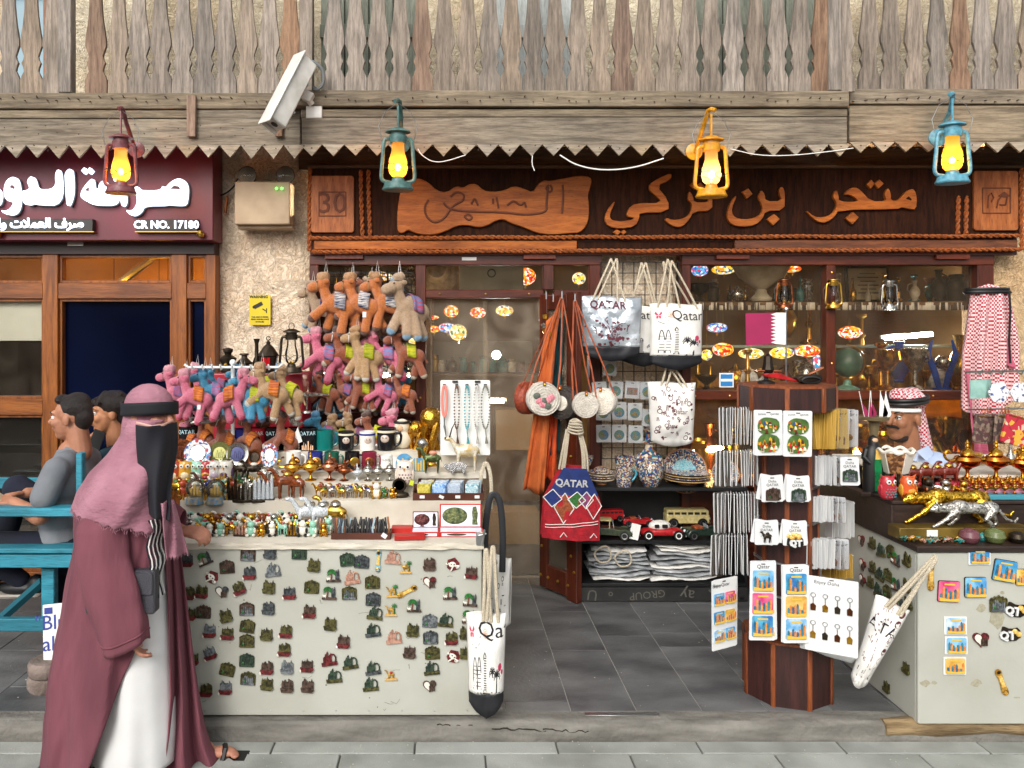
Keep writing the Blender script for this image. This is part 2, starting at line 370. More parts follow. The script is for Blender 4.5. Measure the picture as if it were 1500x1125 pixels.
# walls
gr=MB()
for i in range(420):
 s_=rnd.uniform(.002,.006);x=rnd.uniform(-3.2,3.2);y_=rnd.choice([rnd.uniform(3.68,5.4),rnd.uniform(3.1,3.54)]);gr.box((x,y_,(FZ+.0015)if y_>3.6 else.0015),(s_,s_*rnd.uniform(.4,1),.002),(0,0,rnd.uniform(0,90)))
tagit(obj('grit',gr,M('pale grit','b8b2a4',r=.9),ang=0),kind='stuff')
def wall_patch(name,x0,x1,z0,z1,y,mat,label,amp=.012,thick=.25,edge=.01):
 nx=max(2,int((x1-x0)/.035));nz=max(2,int((z1-z0)/.035));b=MB()
 def f(u,v):
  x=x0+(x1-x0)*u;z=z0+(z1-z0)*v
  e=min(u,1-u)*(x1-x0)
  rr=max(0,.04-e)*.7
  xe=edge*noise.noise(Vector((0,y,z*4)))*(1 if u in(0,1)else 0)
  return(x+xe,y+rr-amp*noise.noise(Vector((x*4,y,z*4)))-amp*.5*noise.noise(Vector((x*11,y,z*11))),z)
 b.grid(f,nx,nz)
 b.box(((x0+x1)/2,y+thick/2+.045,(z0+z1)/2),(x1-x0-.002,thick,z1-z0))
 return solo(name,b,mat,label,'wall')
X=lambda px,D:(px-PX)*D/K
Zp=lambda py,D:CZ-(py-PY)*D/K
DW=5.5
wall_patch('stucco_wall',X(316,DW),X(455,DW),FZ,3.3,DW,m_stucco,'cream carved stucco pier between the money exchange and the souvenir shop')
wall_patch('stucco_wall',X(881,DW),X(996,DW),FZ,3.0,DW+.06,m_stucco,'pale stucco strip behind the black wire grid with tote bags',.006)
wall_patch('stucco_wall',X(1449,DW),X(1700,DW),FZ,3.3,DW,m_stucco2,'sandy stucco wall right of the large display window')
wall_patch('upper_wall',-4.5,4.5,3.0,5.6,5.85,M('pale upper plaster','ece0c8','d0c0a0',r=.9,kind='stucco'),'cream swirled plaster upper wall behind the wooden balconies',.02)
def shutter(px0,px1,label,mat):
 t=thing('shutter_door',label,'shutter',(X((px0+px1)/2,5.8),5.80,3.05))
 w=X(px1,5.8)-X(px0,5.8)
 for i in range(4):
  b=MB().box((0,0,0),(w/4-.008,.04,2.2));obj('plank',b,mat,t,(-w/2+w/4*(i+.5),0,1.1),bev=.004,ang=0)
 obj('crossbar',MB().box((0,-.035,1.0),(w,.03,.1)),mat,t,bev=.004);return t
m_green=M('faded green paint','8b9080','70776a',r=.7,kind='wood',sc=5,st=(8,8,.8),bump=.3)
m_bluew=M('pale blue paint','c0c6c4','a4aaa8',r=.6,kind='wood',sc=5,st=(8,8,.8),bump=.2)
shutter(470,612,'faded green plank shutter behind the balcony above the teal lantern',m_green)
shutter(1012,1195,'faded green plank shutter behind the balcony above the yellow lantern',m_green)
shutter(722,850,'pale blue grey plank shutter behind the middle of the balcony',m_bluew)
def upwin(px0,px1,label):
 t=thing('upper_window',label,'window',(X((px0+px1)/2,5.8),5.79,3.15));w=X(px1,5.8)-X(px0,5.8)
 f=MB()
 for s in(-1,1):f.box((s*w/2,0,.6),(.05,.06,1.3))
 f.box((0,0,.0),(w,.058,.05));f.box((0,0,1.2),(w,.058,.05));f.box((0,0,.6),(.03,.05,1.2))
 obj('frame',f,m_timb,t,bev=.004);obj('pane',MB().box((0,.01,.6),(w-.04,.006,1.18)),M('sky blue pane','7f9fae',r=.1),t)
upwin(12,72,'upstairs window with a timber frame at the far left behind the balcony')
half=[(137,15.5),(117,15.5),(110,13),(104,10),(98,11.2),(92,13.6),(87,11),(82,10),(75,12.2),(67,15),(58,14.8),(48,13.4),(36,11.6),(22,10),(6,8.9),(-10,8.5)]
def baluster_mesh(D,wob):
 zc=Zp(-10,D);pts=[]
 for py,h in half:pts.append((h*D/K*wob,Zp(py,D)))
 up=[(h,2*zc-z)for h,z in pts[::-1][1:]]
 pts+=up;z0=pts[0][1]
 pts=[(h,z-z0)for h,z in pts]
 pts+=[(-h,z)for h,z in pts[::-1]]
 return MB().prism(pts,-.011,.011).mesh('baluster',0)
def balcony(name,label,px0,px1,D,ybase,teeth_y,first_c,pitch,posts,beams):
 t=thing(name,label,'balcony',(0,D,0))
 mes=[baluster_mesh(D,w)for w in(1.03,.98,1.01)]
 x=first_c;i=0
 while x<px1-4:
  if x>px0-30 and not any(abs(x-p)<14 for p in posts):
   m=m_redw if i%9 in(4,)or rnd.random()<.05 else m_grey
   o=obj('baluster',rnd.choice(mes),m,t,(X(x,D),rnd.uniform(-.004,.004),Zp(ybase+1,D)),(rnd.uniform(-.4,.4),rnd.uniform(-.5,.5),rnd.uniform(-3,3)),ang=0)
   o.modifiers.new('b','BEVEL').width=.002
  x+=pitch*(1+rnd.uniform(-.01,.01));i+=1
 zt=2*Zp(-10,D)-Zp(137,D)
 for p in posts:obj('post',MB().box((0,0,0),(.085,.07,zt+.15-Zp(ybase,D))),m_grey,t,(X(p,D),.01,(zt+.15+Zp(ybase,D))/2),bev=.005)
 obj('handrail',MB().box((0,0,0),(X(px1,D)-X(px0,D),.09,.07)),m_greyh,t,((X(px0,D)+X(px1,D))/2,.0,zt+.03),bev=.006)
 for j,(a,b,ya,yb,dy,th)in enumerate(beams):
  w=X(b,D)-X(a,D);h=(yb-ya)*D/K
  bb=MB();n=24
  bb.box((0,0,0),(w,th,h))
  obj('beam' if th>.05 else 'fascia_board',bb,m_greyh,t,((X(a,D)+X(b,D))/2,dy,Zp((ya+yb)/2,D)),(0,rnd.uniform(-.08,.08),0),bev=.004,ang=0)
 ty,tb=teeth_y;tw=pitch*.99;x=first_c+pitch*.25
 tm=MB().prism([(-tw/2*D/K,0),(0,-(tb-ty)*D/K),(tw/2*D/K,0)],-.008,.008).mesh('tooth',0)
 xx=px0+tw/2
 while xx<px1:
  obj('pointed_tooth',tm,M('pale sawn tooth','a89a86','857967',r=.8,kind='wood',sc=6,st=(.7,8,9),bump=.5,var=.14),t,(X(xx,D),-.02+rnd.uniform(-.002,.002),Zp(ty,D)),(rnd.uniform(-1,1),rnd.uniform(-2.5,2.5),0),sc=(1,1,rnd.uniform(.93,1.06)),ang=0)
  xx+=tw
 w=X(px1,D)-X(px0,D)
 obj('deck',MB().box((0,0,0),(w,.9,.04)),m_under,t,((X(px0,D)+X(px1,D))/2,.47,Zp(150,D)),bev=.003)
 n=int(w/.45)
 for k in range(n+1):obj('joist',MB().box((0,0,0),(.07,.8,.12)),m_under,t,(X(px0,D)+.06+k*(w-.12)/n,.44,Zp(150,D)-.085),bev=.004)
 return t
bl=balcony('wooden_balcony','weathered grey balcony section over the money exchange sign',-240,441,5.0,137,(214,233),15,31.6,(97,449),[(-240,441,138,161,0,.06),(-240,280,161.8,174,.01,.05),(280.5,441,162,177,.004,.05),(-240,441,176,214.6,-.008,.03)])
for px,y0,y1,w in((284,143,203,13),(411,180,203,11)):obj('batten',MB().box((0,0,0),(w*5/K,.025,(y1-y0)*5/K)),m_redw,bl,(X(px,5),-.045,Zp((y0+y1)/2,5)),bev=.003)
bc=balcony('wooden_balcony','weathered grey middle balcony section over the souvenir shop sign',441,1240,4.9,134,(213,230),489,32.4,(1221,),[(400,1240,135,158,0,.07),(441,1240,160.5,172,.012,.05),(443,1238,173.6,213.6,-.012,.03)])
br=balcony('wooden_balcony','weathered brown balcony section over the light blue lantern',1241,1720,5.0,131,(209,224),1256+16,33.5,(),[(1241,1720,132,154,0,.06),(1241,1720,156.5,209,-.008,.04)])
for bal,x0,x1,D_ in((bl,-200,440,5.0),(bc,445,1235,4.9),(br,1245,1600,5.0)):
 nl=MB()
 for x in range(x0,x1,16):
  for yy in(148,186+12*((x//16)%2),218):nl.cyl((X(x+rnd.uniform(-4,4),D_),-.05 if yy<160 else-.026 if yy<210 else-.032,Zp(yy+rnd.uniform(-5,5),D_)),(X(x,D_),.0,Zp(yy,D_)),.0035,n=6)
 obj('nail',nl,M('rusty nail','3a2820',r=.8),bal)['kind']='stuff'
ck=MB()
for x0,x1,z0 in((720,800,.055),(795,862,.048),(640,700,.066)):
 pts=[Vector((X(x0+(x1-x0)*i/14,3.55),KF+.001+(.012 if z0>.06 else 0),z0+rnd.uniform(-.007,.007)-.01*i/14))for i in range(15)];ck.tube(pts,[.0022+.0015*rnd.random()for _ in pts],4)
tagit(obj('kerb_crack',ck,M('crack dark','2a241e',r=1)),kind='stuff')
def cable(pts,r,label,mat=m_white):solo('cable',MB().tube(smoothpts(pts,2,False),r,6),mat,label,'cable')
cable([P(612,218,4.86),P(618,228,4.86),P(635,238,4.86),P(655,236,4.86),P(682,227,4.86)],.003,'short white cable with connector hanging under the fascia beside the teal lantern')
cable([P(820,227,4.86),P(845,243,4.86),P(885,250,4.86),P(930,246,4.86),P(972,232,4.86)],.0045,'thick white cable sagging between two teeth above the shop sign')
cable([P(780,228,4.86),P(779,240,4.86),P(783,250,4.86)],.003,'short white cable end dangling over the carved wood slab')
cable([P(1070,218,4.86),P(1110,228,4.86),P(1160,228,4.86),P(1215,222,4.86),P(1250,217,4.86)],.003,'thin white cable looped under the fascia right of the yellow lantern')
solo('lintel_beam',MB().box((0,0,0),(X(1720,5.5)-X(441,5.5),.2,.16)),m_under,'dark timber lintel under the balcony directly above the shop sign','beam',((X(1720,5.5)+X(441,5.5))/2,5.5,Zp(238,5.45)+.02),bev=.01)
solo('shop_lintel',MB().box((0,0,0),(X(320,5.5)+4.2,.2,.2)),m_under,'dark timber lintel above the maroon money exchange sign','beam',((X(320,5.5)-4.2)/2,5.55,Zp(222,5.5)),bev=.01)
ob=thing('facing_building','sandy plastered building across the alley seen in the window reflections','building',(0,-7,0))
obj('wall',MB().box((0,-.3,1.9),(26,.5,3.8)),m_stucco2,ob)
for i in range(-5,6):
 obj('doorway',MB().box((0,0,0),(1.2,.1,2.2)),m_timb,ob,(i*2.3,-.02,1.1),bev=.01)
 obj('window',MB().box((0,0,0),(.7,.08,.5)),m_black,ob,(i*2.3+1.15,-.02,3.0),bev=.01)
# signs
m_maroon=M('maroon sign panel','6b1c2c','5c1725',r=.4,sc=3)
m_lit=M('lit white letters','f4f8ff',r=.4,em='e4f0ff',es=1.3)
DS=5.25
def q(pts,D=DS):return[XZ(a,b,D)for a,b in pts]
sg=thing('exchange_sign','maroon box sign with lit white Arabic letters of the money exchange','sign',(0,DS,0))
obj('panel',MB().box((0,0,0),(X(312,DS)+4.2,.22,(352-208)*DS/K)),m_maroon,sg,((X(312,DS)-4.2)/2,.111,Zp(280,DS)),bev=.004)
s1=lambda pts,oy=220,sc=4.6875:[(a/sc,oy+b/sc)for a,b in pts]
L_={'letter_sad':[(880,415),(925,425),(950,395),(962,360),(955,310),(932,290),(955,250),(978,275),(1000,285),(1120,285),(1135,250),(1150,270),(1190,225),(1240,200),(1285,215),(1305,260),(1300,340),(1288,385),(1240,388),(1160,380),(1150,388),(1000,388),(985,430),(940,460),(910,450)],'letter_alif':[(795,205),(825,190),(850,215),(862,260),(884,330),(880,375),(862,398),(850,370),(840,300),(835,240),(808,225)],'letter_ta':[(572,325),(590,270),(655,195),(663,230),(665,270),(700,275),(700,240),(730,215),(760,235),(775,280),(828,285),(826,385),(690,385),(650,378),(632,366),(600,350)],'letter_lam':[(175,285),(210,285),(232,270),(214,235),(216,210),(240,185),(262,205),(278,280),(410,275),(400,160),(440,132),(446,385),(270,382),(250,370),(225,385),(185,375)],'letter_alif_long':[(468,160),(512,128),(520,200),(522,290),(510,350),(490,395),(480,370),(475,300),(470,220)],'letter_waw':[(30,418),(70,425),(100,405),(125,365),(70,355),(52,300),(60,235),(90,200),(125,190),(148,215),(158,290),(160,370),(145,430),(105,455),(60,445)],'letter_ha':[(-120,270),(-60,240),(0,258),(35,300),(20,385),(-20,385),(-120,385)]}
m_rim=M('letter rim','3c4040',r=.35)
for nm,pts in L_.items():
 pp=s1(pts);o=obj('letter',MB().prism(smoothpts(q(pp),2),-.05,-.012),m_lit,sg,ang=0)
 c=Vector(q(pp)[0])*0
 obj('letter_back',MB().prism(smoothpts([(a+.008,b-.006)for a,b in q(pp)],2),-.014,0),m_rim,sg,ang=0)
for a,b in((600,150),(638,150)):
 pp=s1([(a-20,b),(a,b+22),(a+20,b),(a,b-22)]);obj('letter_dot',MB().prism(q(pp),-.05,-.012),m_lit,sg,ang=0)
for nm,pts in{'e1':[(95,265),(112,245),(130,262),(128,278)],'e2':[(605,285),(635,262),(635,292)],'e3':[(1185,275),(1215,252),(1245,258),(1258,278)]}.items():
 obj('letter_counter',MB().prism(q(s1(pts)),-.054,-.049),m_maroon,sg,ang=0)
m_dark=M('dark grey plate','2b2826',r=.5)
for(a,b,s,sz)in((-150,140,'\ufebb\ufeae\u0641 \u0627\u0644\u0639'[:0]+'',0),(203,292,'CR NO. 17180',.072)):
 bx=obj('name_plate',MB().box((0,-.02,0),((b-a)*DS/K,.05,18*DS/K)),m_dark,sg,((X(a,DS)+X(b,DS))/2,0,Zp(331,DS)),bev=.002)
 obj('plate_trim',MB().box((0,-.022,0),((b-a+3)*DS/K,.045,1.2*DS/K)),m_brass,sg,((X(a,DS)+X(b,DS))/2,0,Zp(340.6,DS)))
 if s:obj('lettering',MB().mesh_in(text(s,sz,.003,bold=.002)),m_lit,sg,(X((a+b)/2,DS),-.05,Zp(331,DS)),sc=(.97,1,1),ang=0)
ar='\ufebb\ufeae\ufed1 \ufe8d\ufedf\ufecc\ufee4\ufefc\ufe95 \ufeed\ufe8d\ufedf\ufe98\ufea4\ufeee\ufef3\ufede'
obj('lettering',MB().mesh_in(text(ar[::-1],.085,.003,'RIGHT',.003)),m_lit,sg,(X(128,DS),-.05,Zp(329,DS)),ang=0)
for px in(0,296):
 obj('spot',MB().lathe([(.02,0),(.028,.02),(.018,.04)],n=10),m_brass,sg,(X(px,DS),-.03,Zp(348,DS)))
m_letter=m_org
bd=thing('shop_sign','long dark carved wooden shop sign with orange Arabic lettering and rope border','sign',(0,5.35,0))
DB=5.35
def qb(pts):return[XZ(a,b,DB)for a,b in pts]
obj('board',MB().box((0,0,0),(X(1496,DB)-X(451,DB),.09,102*DB/K)),m_dkb,bd,((X(1496,DB)+X(451,DB))/2,.045,Zp(296,DB)),bev=.003)
obj('lower_rail',MB().box((0,0,0),(X(845,DB)-X(460,DB),.05,13*DB/K)),m_org,bd,((X(845,DB)+X(460,DB))/2,.02,Zp(359,DB)),bev=.004)
obj('lower_rail',MB().box((0,0,0),(X(1075,DB)-X(846,DB),.03,12*DB/K)),m_dkb,bd,((X(1075,DB)+X(846,DB))/2,.03,Zp(359,DB)),bev=.004)
obj('lower_rail',MB().box((0,0,0),(X(1490,DB)-X(1076,DB),.05,13*DB/K)),M('dull brown rail','7a4422','552c14',r=.5,kind='wood',sc=5,st=(.8,6,6),bump=.2),bd,((X(1490,DB)+X(1076,DB))/2,.02,Zp(358,DB)),bev=.004)
obj('lower_board',MB().box((0,0,0),(X(1494,DB)-X(453,DB),.06,26*DB/K)),m_mahogh,bd,((X(1494,DB)+X(453,DB))/2,.06,Zp(360,DB)))
def rope(a,b,r=.014,par=bd,mat=m_rope,tw=55):
 a=Vector(a);b=Vector(b);L=(b-a).length;mb=MB();n=int(L/.012)
 for s in range(2):
  pts=[]
  u=(b-a).normalized();w=Vector((0,-1,0));w2=u.cross(w)
  for i in range(n+1):t=i/n;an=t*L*tw*1.3+s*PI;pts.append(a+(b-a)*t+(w*math.cos(an)+w2*math.sin(an))*r*.55+w2*.002*math.sin(t*L*9))
  mb.tube(pts,r*.62,5)
 return obj('rope_trim',mb,mat,par,label='twisted rope border')
def rp(x0,y0,x1,y1):a=XZ(x0,y0,DB);b=XZ(x1,y1,DB);rope((a[0],-.015,a[1]),(b[0],-.015,b[1]))
rp(452,349,1490,346);rp(456,369,1494,366);rp(455,247,453,368);rp(529,250,531,346);rp(540,250,542,346);rp(1402,288,1401,343);rp(1414,288,1413,343)
rp(1494,247,1494,366)
obj('top_trim',MB().box((0,0,0),(X(1496,DB)-X(451,DB),.12,4*DB/K)),m_under,bd,((X(1496,DB)+X(451,DB))/2,.03,Zp(245,DB)),bev=.003)
def plaque(px0,py0,px1,py1,txt):
 w,h=(px1-px0)*DB/K,(py1-py0)*DB/K;c=((X(px0,DB)+X(px1,DB))/2,0,Zp((py0+py1)/2,DB))
 o=obj('plaque',MB().prism(rrect(w,h,.02),-.02,.0),m_orgv,bd,c,bev=.003,label='orange wooden plaque carved '+('30' if txt=='30' else 'with small figures'))
 fr=MB();iw,ih=w*.62,h*.42
 for s in(-1,1):fr.box((s*iw/2,-.022,0),(.006,.006,ih));fr.box((0,-.022,s*ih/2),(iw,.006,.006))
 obj('frame_line',fr,M('burnt groove','5e2c10',r=.7),o)
 if txt:obj('number',MB().mesh_in(text(txt,.2,.004)),M('burnt groove',''),o,(0,-.022,0),ang=0)
 else:
  m2=MB();m2 .tube([(-.06,-.022,-.05),(-.055,-.022,.03),(-.035,-.022,.05),(-.02,-.022,.02),(-.035,-.022,-.01)],.005,5);m2 .tube([(.0,-.022,-.05),(.01,-.022,.0),(.04,-.022,.04),(.07,-.022,.02),(.06,-.022,-.03),(.02,-.022,-.03)],.006,5);m2 .prism([(.01,.03),(.05,.06),(.09,.03),(.06,.02)],-.026,-.02)
  obj('carving',m2,M('burnt groove',''),o)
plaque(456,258,519,341,'30');plaque(1424,251,1489,338,'')
slab=[(582,316),(584,296),(588,276),(600,264),(614,262),(628,268),(640,280),(654,283),(668,273),(678,276),(686,271),(698,270),(708,280),(722,282),(738,280),(752,273),(766,277),(780,283),(786,272),(795,265),(806,266),(826,262),(848,258),(864,260),(866,268),(862,280),(860,290),(862,300),(862,318),(858,332),(848,342),(836,342),(815,344),(800,344),(786,342),(765,333),(748,328),(738,322),(728,323),(712,332),(700,334),(682,330),(668,332),(652,340),(636,345),(616,344),(606,341),(598,337),(590,343),(583,340),(582,330)]
obj('carved_slab',MB().prism(smoothpts(qb(slab),1),-.03,0),m_org,bd,bev=.004,ang=0,label='wavy orange slab of wood carved with Arabic script')
gv=MB()
def stroke(pts,w,y0=-.034,y1=-.029,mb=gv):mb.tube([Vector((*([XZ(a,b,DB)][0][:1]),y0,XZ(a,b,DB)[1]))for a,b in pts],w,5,flat=.5)
for pts in([(823,272),(824,290),(822,314)],[(802,275),(799,300),(800,312),(770,316),(740,312),(700,311),(672,310),(655,305),(650,298)],[(803,272),(798,277),(804,284),(809,279),(805,272)],[(770,305),(768,296),(762,303),(752,294),(742,302)],[(730,306),(727,290)],[(700,302),(695,290),(690,300)],[(660,290),(668,282),(680,286),(678,296),(666,300),(658,310),(650,322),(636,328),(624,318),(622,304),(628,294)],[(680,318),(686,314),(692,320),(686,324),(680,318)],[(722,300),(722,292)]):
 stroke(smoothpts(pts,2,False),.008)
obj('carved_script',gv,M('burnt groove',''),bd)
s2=lambda pts,ox,oy,sc:qb([(ox+a/sc,oy+b/sc)for a,b in pts])
A1=lambda pts:s2(pts,880,230,6.25)
A2=lambda pts:s2(pts,1100,230,6)
letters=[A1([(638,148),(636,215),(500,268),(612,400),(612,510),(345,515),(348,560),(310,640),(170,662),(60,640),(25,580),(45,500),(115,410),(125,425),(78,520),(80,575),(140,592),(240,588),(315,562),(220,552),(250,470),(310,428),(560,425),(480,345),(445,320),(432,290),(440,250),(520,200)]),A1([(575,585),(590,562),(650,582),(720,575),(790,545),(820,490),(825,430),(785,400),(788,350),(800,315),(835,360),(842,422),(975,418),(975,385),(985,350),(1010,370),(1012,498),(840,504),(800,580),(740,640),(690,648),(640,632)]),A1([(1205,365),(1235,365),(1190,480),(1200,540),(1280,578),(1400,560),(1465,490),(1425,375),(1440,330),(1455,305),(1480,330)])[:0]or A1([(1215,362),(1235,366),(1188,470),(1196,540),(1250,572),(1350,575),(1440,540),(1470,490),(1462,440),(1425,375),(1440,335),(1457,305),(1490,350),(1495,410),(1650,408),(1612,330),(1635,270),(1665,300),(1672,360),(1668,492),(1495,500),(1470,570),(1400,630),(1280,645),(1190,625),(1150,580),(1145,520),(1165,440)]),A2([(468,470),(540,530),(620,535),(700,505),(738,440),(735,400),(706,360),(712,320),(735,292),(755,340),(756,398),(930,400),(900,360),(850,335),(798,335),(850,280),(900,272),(945,295),(1030,392),(1175,395),(1155,335),(1168,300),(1188,276),(1210,320),(1212,390),(1280,388),(1330,320),(1385,285),(1420,295),(1440,360),(1432,468),(1370,462),(1310,445),(1270,465),(755,470),(720,530),(650,580),(590,580),(530,545),(490,500)])]
for L in letters:obj('letter',MB().prism(smoothpts(L,1),-.028,0),m_letter,bd,bev=.003,ang=0)
for a in(A1([(103,692),(140,668),(182,690),(145,720)]),A1([(178,692),(205,668),(228,690),(200,720)]),A1([(805,262),(830,238),(880,280),(850,306)]),A1([(870,262),(900,238),(945,280),(915,306)]),A1([(1282,325),(1338,292),(1378,345),(1325,388)]),A2([(126,552),(190,505),(240,550),(182,606)]),A2([(815,545),(878,486),(932,535),(875,598)]),A2([(998,245),(1040,205),(1072,240),(1035,285)]),A2([(1070,240),(1112,203),(1150,240),(1102,284)])):
 obj('letter_dot',MB().prism(a,-.028,0),m_letter,bd,bev=.003,ang=0)
obj('letter_counter',MB().prism(A2([(1340,372),(1365,352),(1390,378),(1385,388)]),-.031,-.027),m_dkb,bd,ang=0)
# left shop front (money exchange)
def bar(par,name,px0,py0,px1,py1,D,th,mat,dy=0,bev=.004,label=None):
 w,h=(px1-px0)*D/K,(py1-py0)*D/K
 return obj(name,MB().box((0,0,0),(w,th,h)),mat,par,((X(px0,D)+X(px1,D))/2,dy,Zp((py0+py1)/2,D)),bev=bev,ang=0,label=label)
DL=5.45
lf=thing('storefront','varnished timber window front of the money exchange with dark panes','shop front',(0,DL,0))
bar(lf,'header',-330,353,318,374,DL,.12,M('dark header wood','3c1812','2a100c',r=.4,kind='wood',sc=4,st=(.8,8,8)),.0)
for a,b in((68,90),(255,277),(305,319),(-150,-130)):bar(lf,'mullion',a,374,b,855,DL,.11,m_timb)
for a,b,y0,y1 in((-130,68,415,438),(90,255,415,438),(277,305,415,438),(-130,68,584,607),(-130,68,835,856),(90,255,835,856),(277,305,835,856),(-330,-150,415,438)):bar(lf,'rail',a,y0,b,y1,DL,.1,m_timbh)
for a,b,y0,y1 in((-130,68,374,415),(90,255,374,415),(277,305,374,415),(-130,68,438,584),(90,255,438,835),(277,305,438,835),(-130,68,607,835)):
 for(c,d,e,f)in((a,y0,a+4,y1),(b-4,y0,b,y1),(a+4,y0,b-4,y0+4),(a+4,y1-4,b-4,y1)):bar(lf,'glazing_bead',c,d,e,f,DL,.06,m_timb,.0,.002)
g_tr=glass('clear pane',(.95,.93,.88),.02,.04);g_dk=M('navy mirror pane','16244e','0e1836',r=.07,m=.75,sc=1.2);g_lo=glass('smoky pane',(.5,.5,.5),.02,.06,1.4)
def pane(par,a,y0,b,y1,D,mat,dy=.02,th=.006):return bar(par,'pane',a,y0,b,y1,D,th,mat,dy,0)
pane(lf,-130,374,68,415,DL,g_tr);pane(lf,90,374,255,415,DL,g_tr);pane(lf,277,374,305,415,DL,g_tr)
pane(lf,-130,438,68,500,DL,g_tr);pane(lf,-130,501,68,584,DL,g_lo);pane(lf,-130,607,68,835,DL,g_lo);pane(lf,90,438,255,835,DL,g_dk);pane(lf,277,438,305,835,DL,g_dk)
bar(lf,'blind',-130,434,70,499,5.47,.01,M('pale blind','e4e8e6','d4d8d6',r=.8,sc=2),.035,0,label='pale panel added behind the left pane as a painted reflection')  # pale panel stands in for a white building reflected in the pane
solo('door_label',MB().box((0,0,0),(.11,.004,.03)),m_steel,'small metal maker plate on the header under the maroon sign','plate',(X(110,5.38),5.386,Zp(357,5.38)),bev=.002)
er=tagit(obj('exchange_room',MB().box((-2.95,8.1,.05),(2.9,5.2,.04)),m_slate),kind='structure')
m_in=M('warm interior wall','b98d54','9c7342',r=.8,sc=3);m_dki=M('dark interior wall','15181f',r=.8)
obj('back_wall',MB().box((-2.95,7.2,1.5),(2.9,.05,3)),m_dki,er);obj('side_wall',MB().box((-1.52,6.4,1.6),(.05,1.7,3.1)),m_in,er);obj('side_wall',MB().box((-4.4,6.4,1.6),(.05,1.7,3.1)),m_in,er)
obj('ceiling',MB().box((-2.95,6.4,2.72),(2.9,1.7,.05)),m_in,er)
obj('bulkhead',MB().box((-2.95,6.35,2.42),(2.8,.05,.55)),m_in,er)
obj('ceiling_pipe',MB().tube([(-2.6,6.2,2.22),(-2.0,6.25,2.68)],.03,8),m_steel,er)
tb=thing('tube_lamp','lit ceiling tube behind the transom of the money exchange','lamp',(-2.9,5.75,2.6))
obj('tube',MB().cyl((-1.2,0,0),(1.2,0,0),.014),M('warm tube glow','ffffff',em='ffc98a',es=9),tb);obj('housing',MB().box((0,0,.03),(2.5,.05,.03)),m_white,tb)
for i,(px,py)in enumerate(((167,450),(233,444),(246,453))):
 t=thing('pendant_lamp',('glowing yellow pendant bulb behind the dark pane, left of the pair','small glowing pendant bulb upper one of the pair behind the dark pane','brighter glowing pendant bulb lower one of the pair behind the dark pane')[i],'lamp',P(px,py,5.9))
 obj('bulb',MB().lathe([(.005,.05),(.02,.04),(.038,0),(.03,-.03),(0,-.045)]),M('amber bulb glow','ffffff',em='ffb030',es=60),t);obj('cord',MB().cyl((0,0,.05),(0,0,.45),.003,n=5),m_black,t)
# souvenir shop front
D5=5.45
sf=thing('storefront','mahogany shop front of the souvenir shop with display windows and door frame','shop front',(0,D5,0))
mm,mh=m_mahog,m_mahogh
bar(sf,'header',455,374,880,389,D5,.1,mh);bar(sf,'header',996,374,1450,389,D5,.1,mh)
for a,b in((478,534),(765,812),(1044,1092),(1362,1410)):bar(sf,'cover_strip',a,374,b,381,D5,.03,M('lighter mahogany','84391f','64260f',r=.4,kind='wood',sc=4,st=(1,8,8)),-.066,.003)
for a,b,y0,y1 in((455,468,389,856),(609,624,389,856),(795,810,389,425),(862,880,389,735),(996,1009,389,856),(1206,1219,389,572),(1425,1449,389,856),(790,806,437,470)):
 bar(sf,'mullion',a,y0,b,y1,D5,.1,mm)
for a,b,y0,y1 in((624,795,425,437),(810,862,425,437),(1009,1425,572,585),(468,609,598,610),(468,609,840,856),(1009,1425,700,712),(1009,1425,840,856)):bar(sf,'rail',a,y0,b,y1,D5,.1,mh)
for y in range(450,600,44):
 obj('brass_stud',MB().ball((0,0,0),.009,8),m_brass,sf,(X(616,D5),-.052,Zp(y,D5)))
for x in(644,711,774):obj('brass_stud',MB().ball((0,0,0),.008,8),m_brass,sf,(X(x,D5),-.052,Zp(431,D5)))
for x in(1015,1065,1300,1360,1413):obj('brass_stud',MB().ball((0,0,0),.008,8),m_brass,sf,(X(x,D5),-.052,Zp(579,D5)))
for y in(400,532):obj('brass_stud',MB().ball((0,0,0),.008,8),m_brass,sf,(X(1213,D5),-.052,Zp(y,D5)))
for a,y0,b,y1 in((468,389,609,598),(624,389,795,425),(810,389,862,425),(1009,389,1206,572),(1219,389,1425,572),(1009,585,1425,700)):pane(sf,a,y0,b,y1,D5,m_glass)
bar(sf,'lower_panel',1009,712,1425,840,D5,.03,mh,.02);bar(sf,'lower_panel',468,610,609,840,D5,.03,mm,.02)
obj('maker_label',MB().box((0,0,0),(.1,.003,.022)),m_white,sf,(X(687,D5),-.052,Zp(380,D5)))
def sticker():
 t=thing('window_sticker','small blue and white card sticker in the lower left corner of the right window','sticker',(X(1065,D5),D5+.012,Zp(557,D5)))
 obj('card',MB().box((0,0,0),(.1,.003,.1)),m_white,t);obj('blue_field',MB().box((0,-.003,0),(.082,.003,.082)),M('sticker blue','2a7ab8',r=.4),t);obj('white_band',MB().box((0,-.0055,0),(.08,.002,.018)),m_white,t)
sticker()
g_cur=glass('scuffed plastic',(.96,.9,.8),.12,.42,1.5)
def curt(x0,x1,ph):
 b=MB()
 def f(u,v):x=x0+(x1-x0)*u;z=FZ+.01+(Zp(438,D5)-FZ-.01)*v;return(x,D5+.01+.014*math.sin(u*9+ph)+.006*math.sin(v*7+u*4),z)
 return b.grid(f,24,24)
pc=thing('plastic_curtain','scuffed clear plastic strip curtain hanging in the shop doorway','curtain',(0,0,0))
for i in range(2):obj('strip',curt(X(625+i*83,D5),X(714+i*84,D5),i*2.3),g_cur,pc)
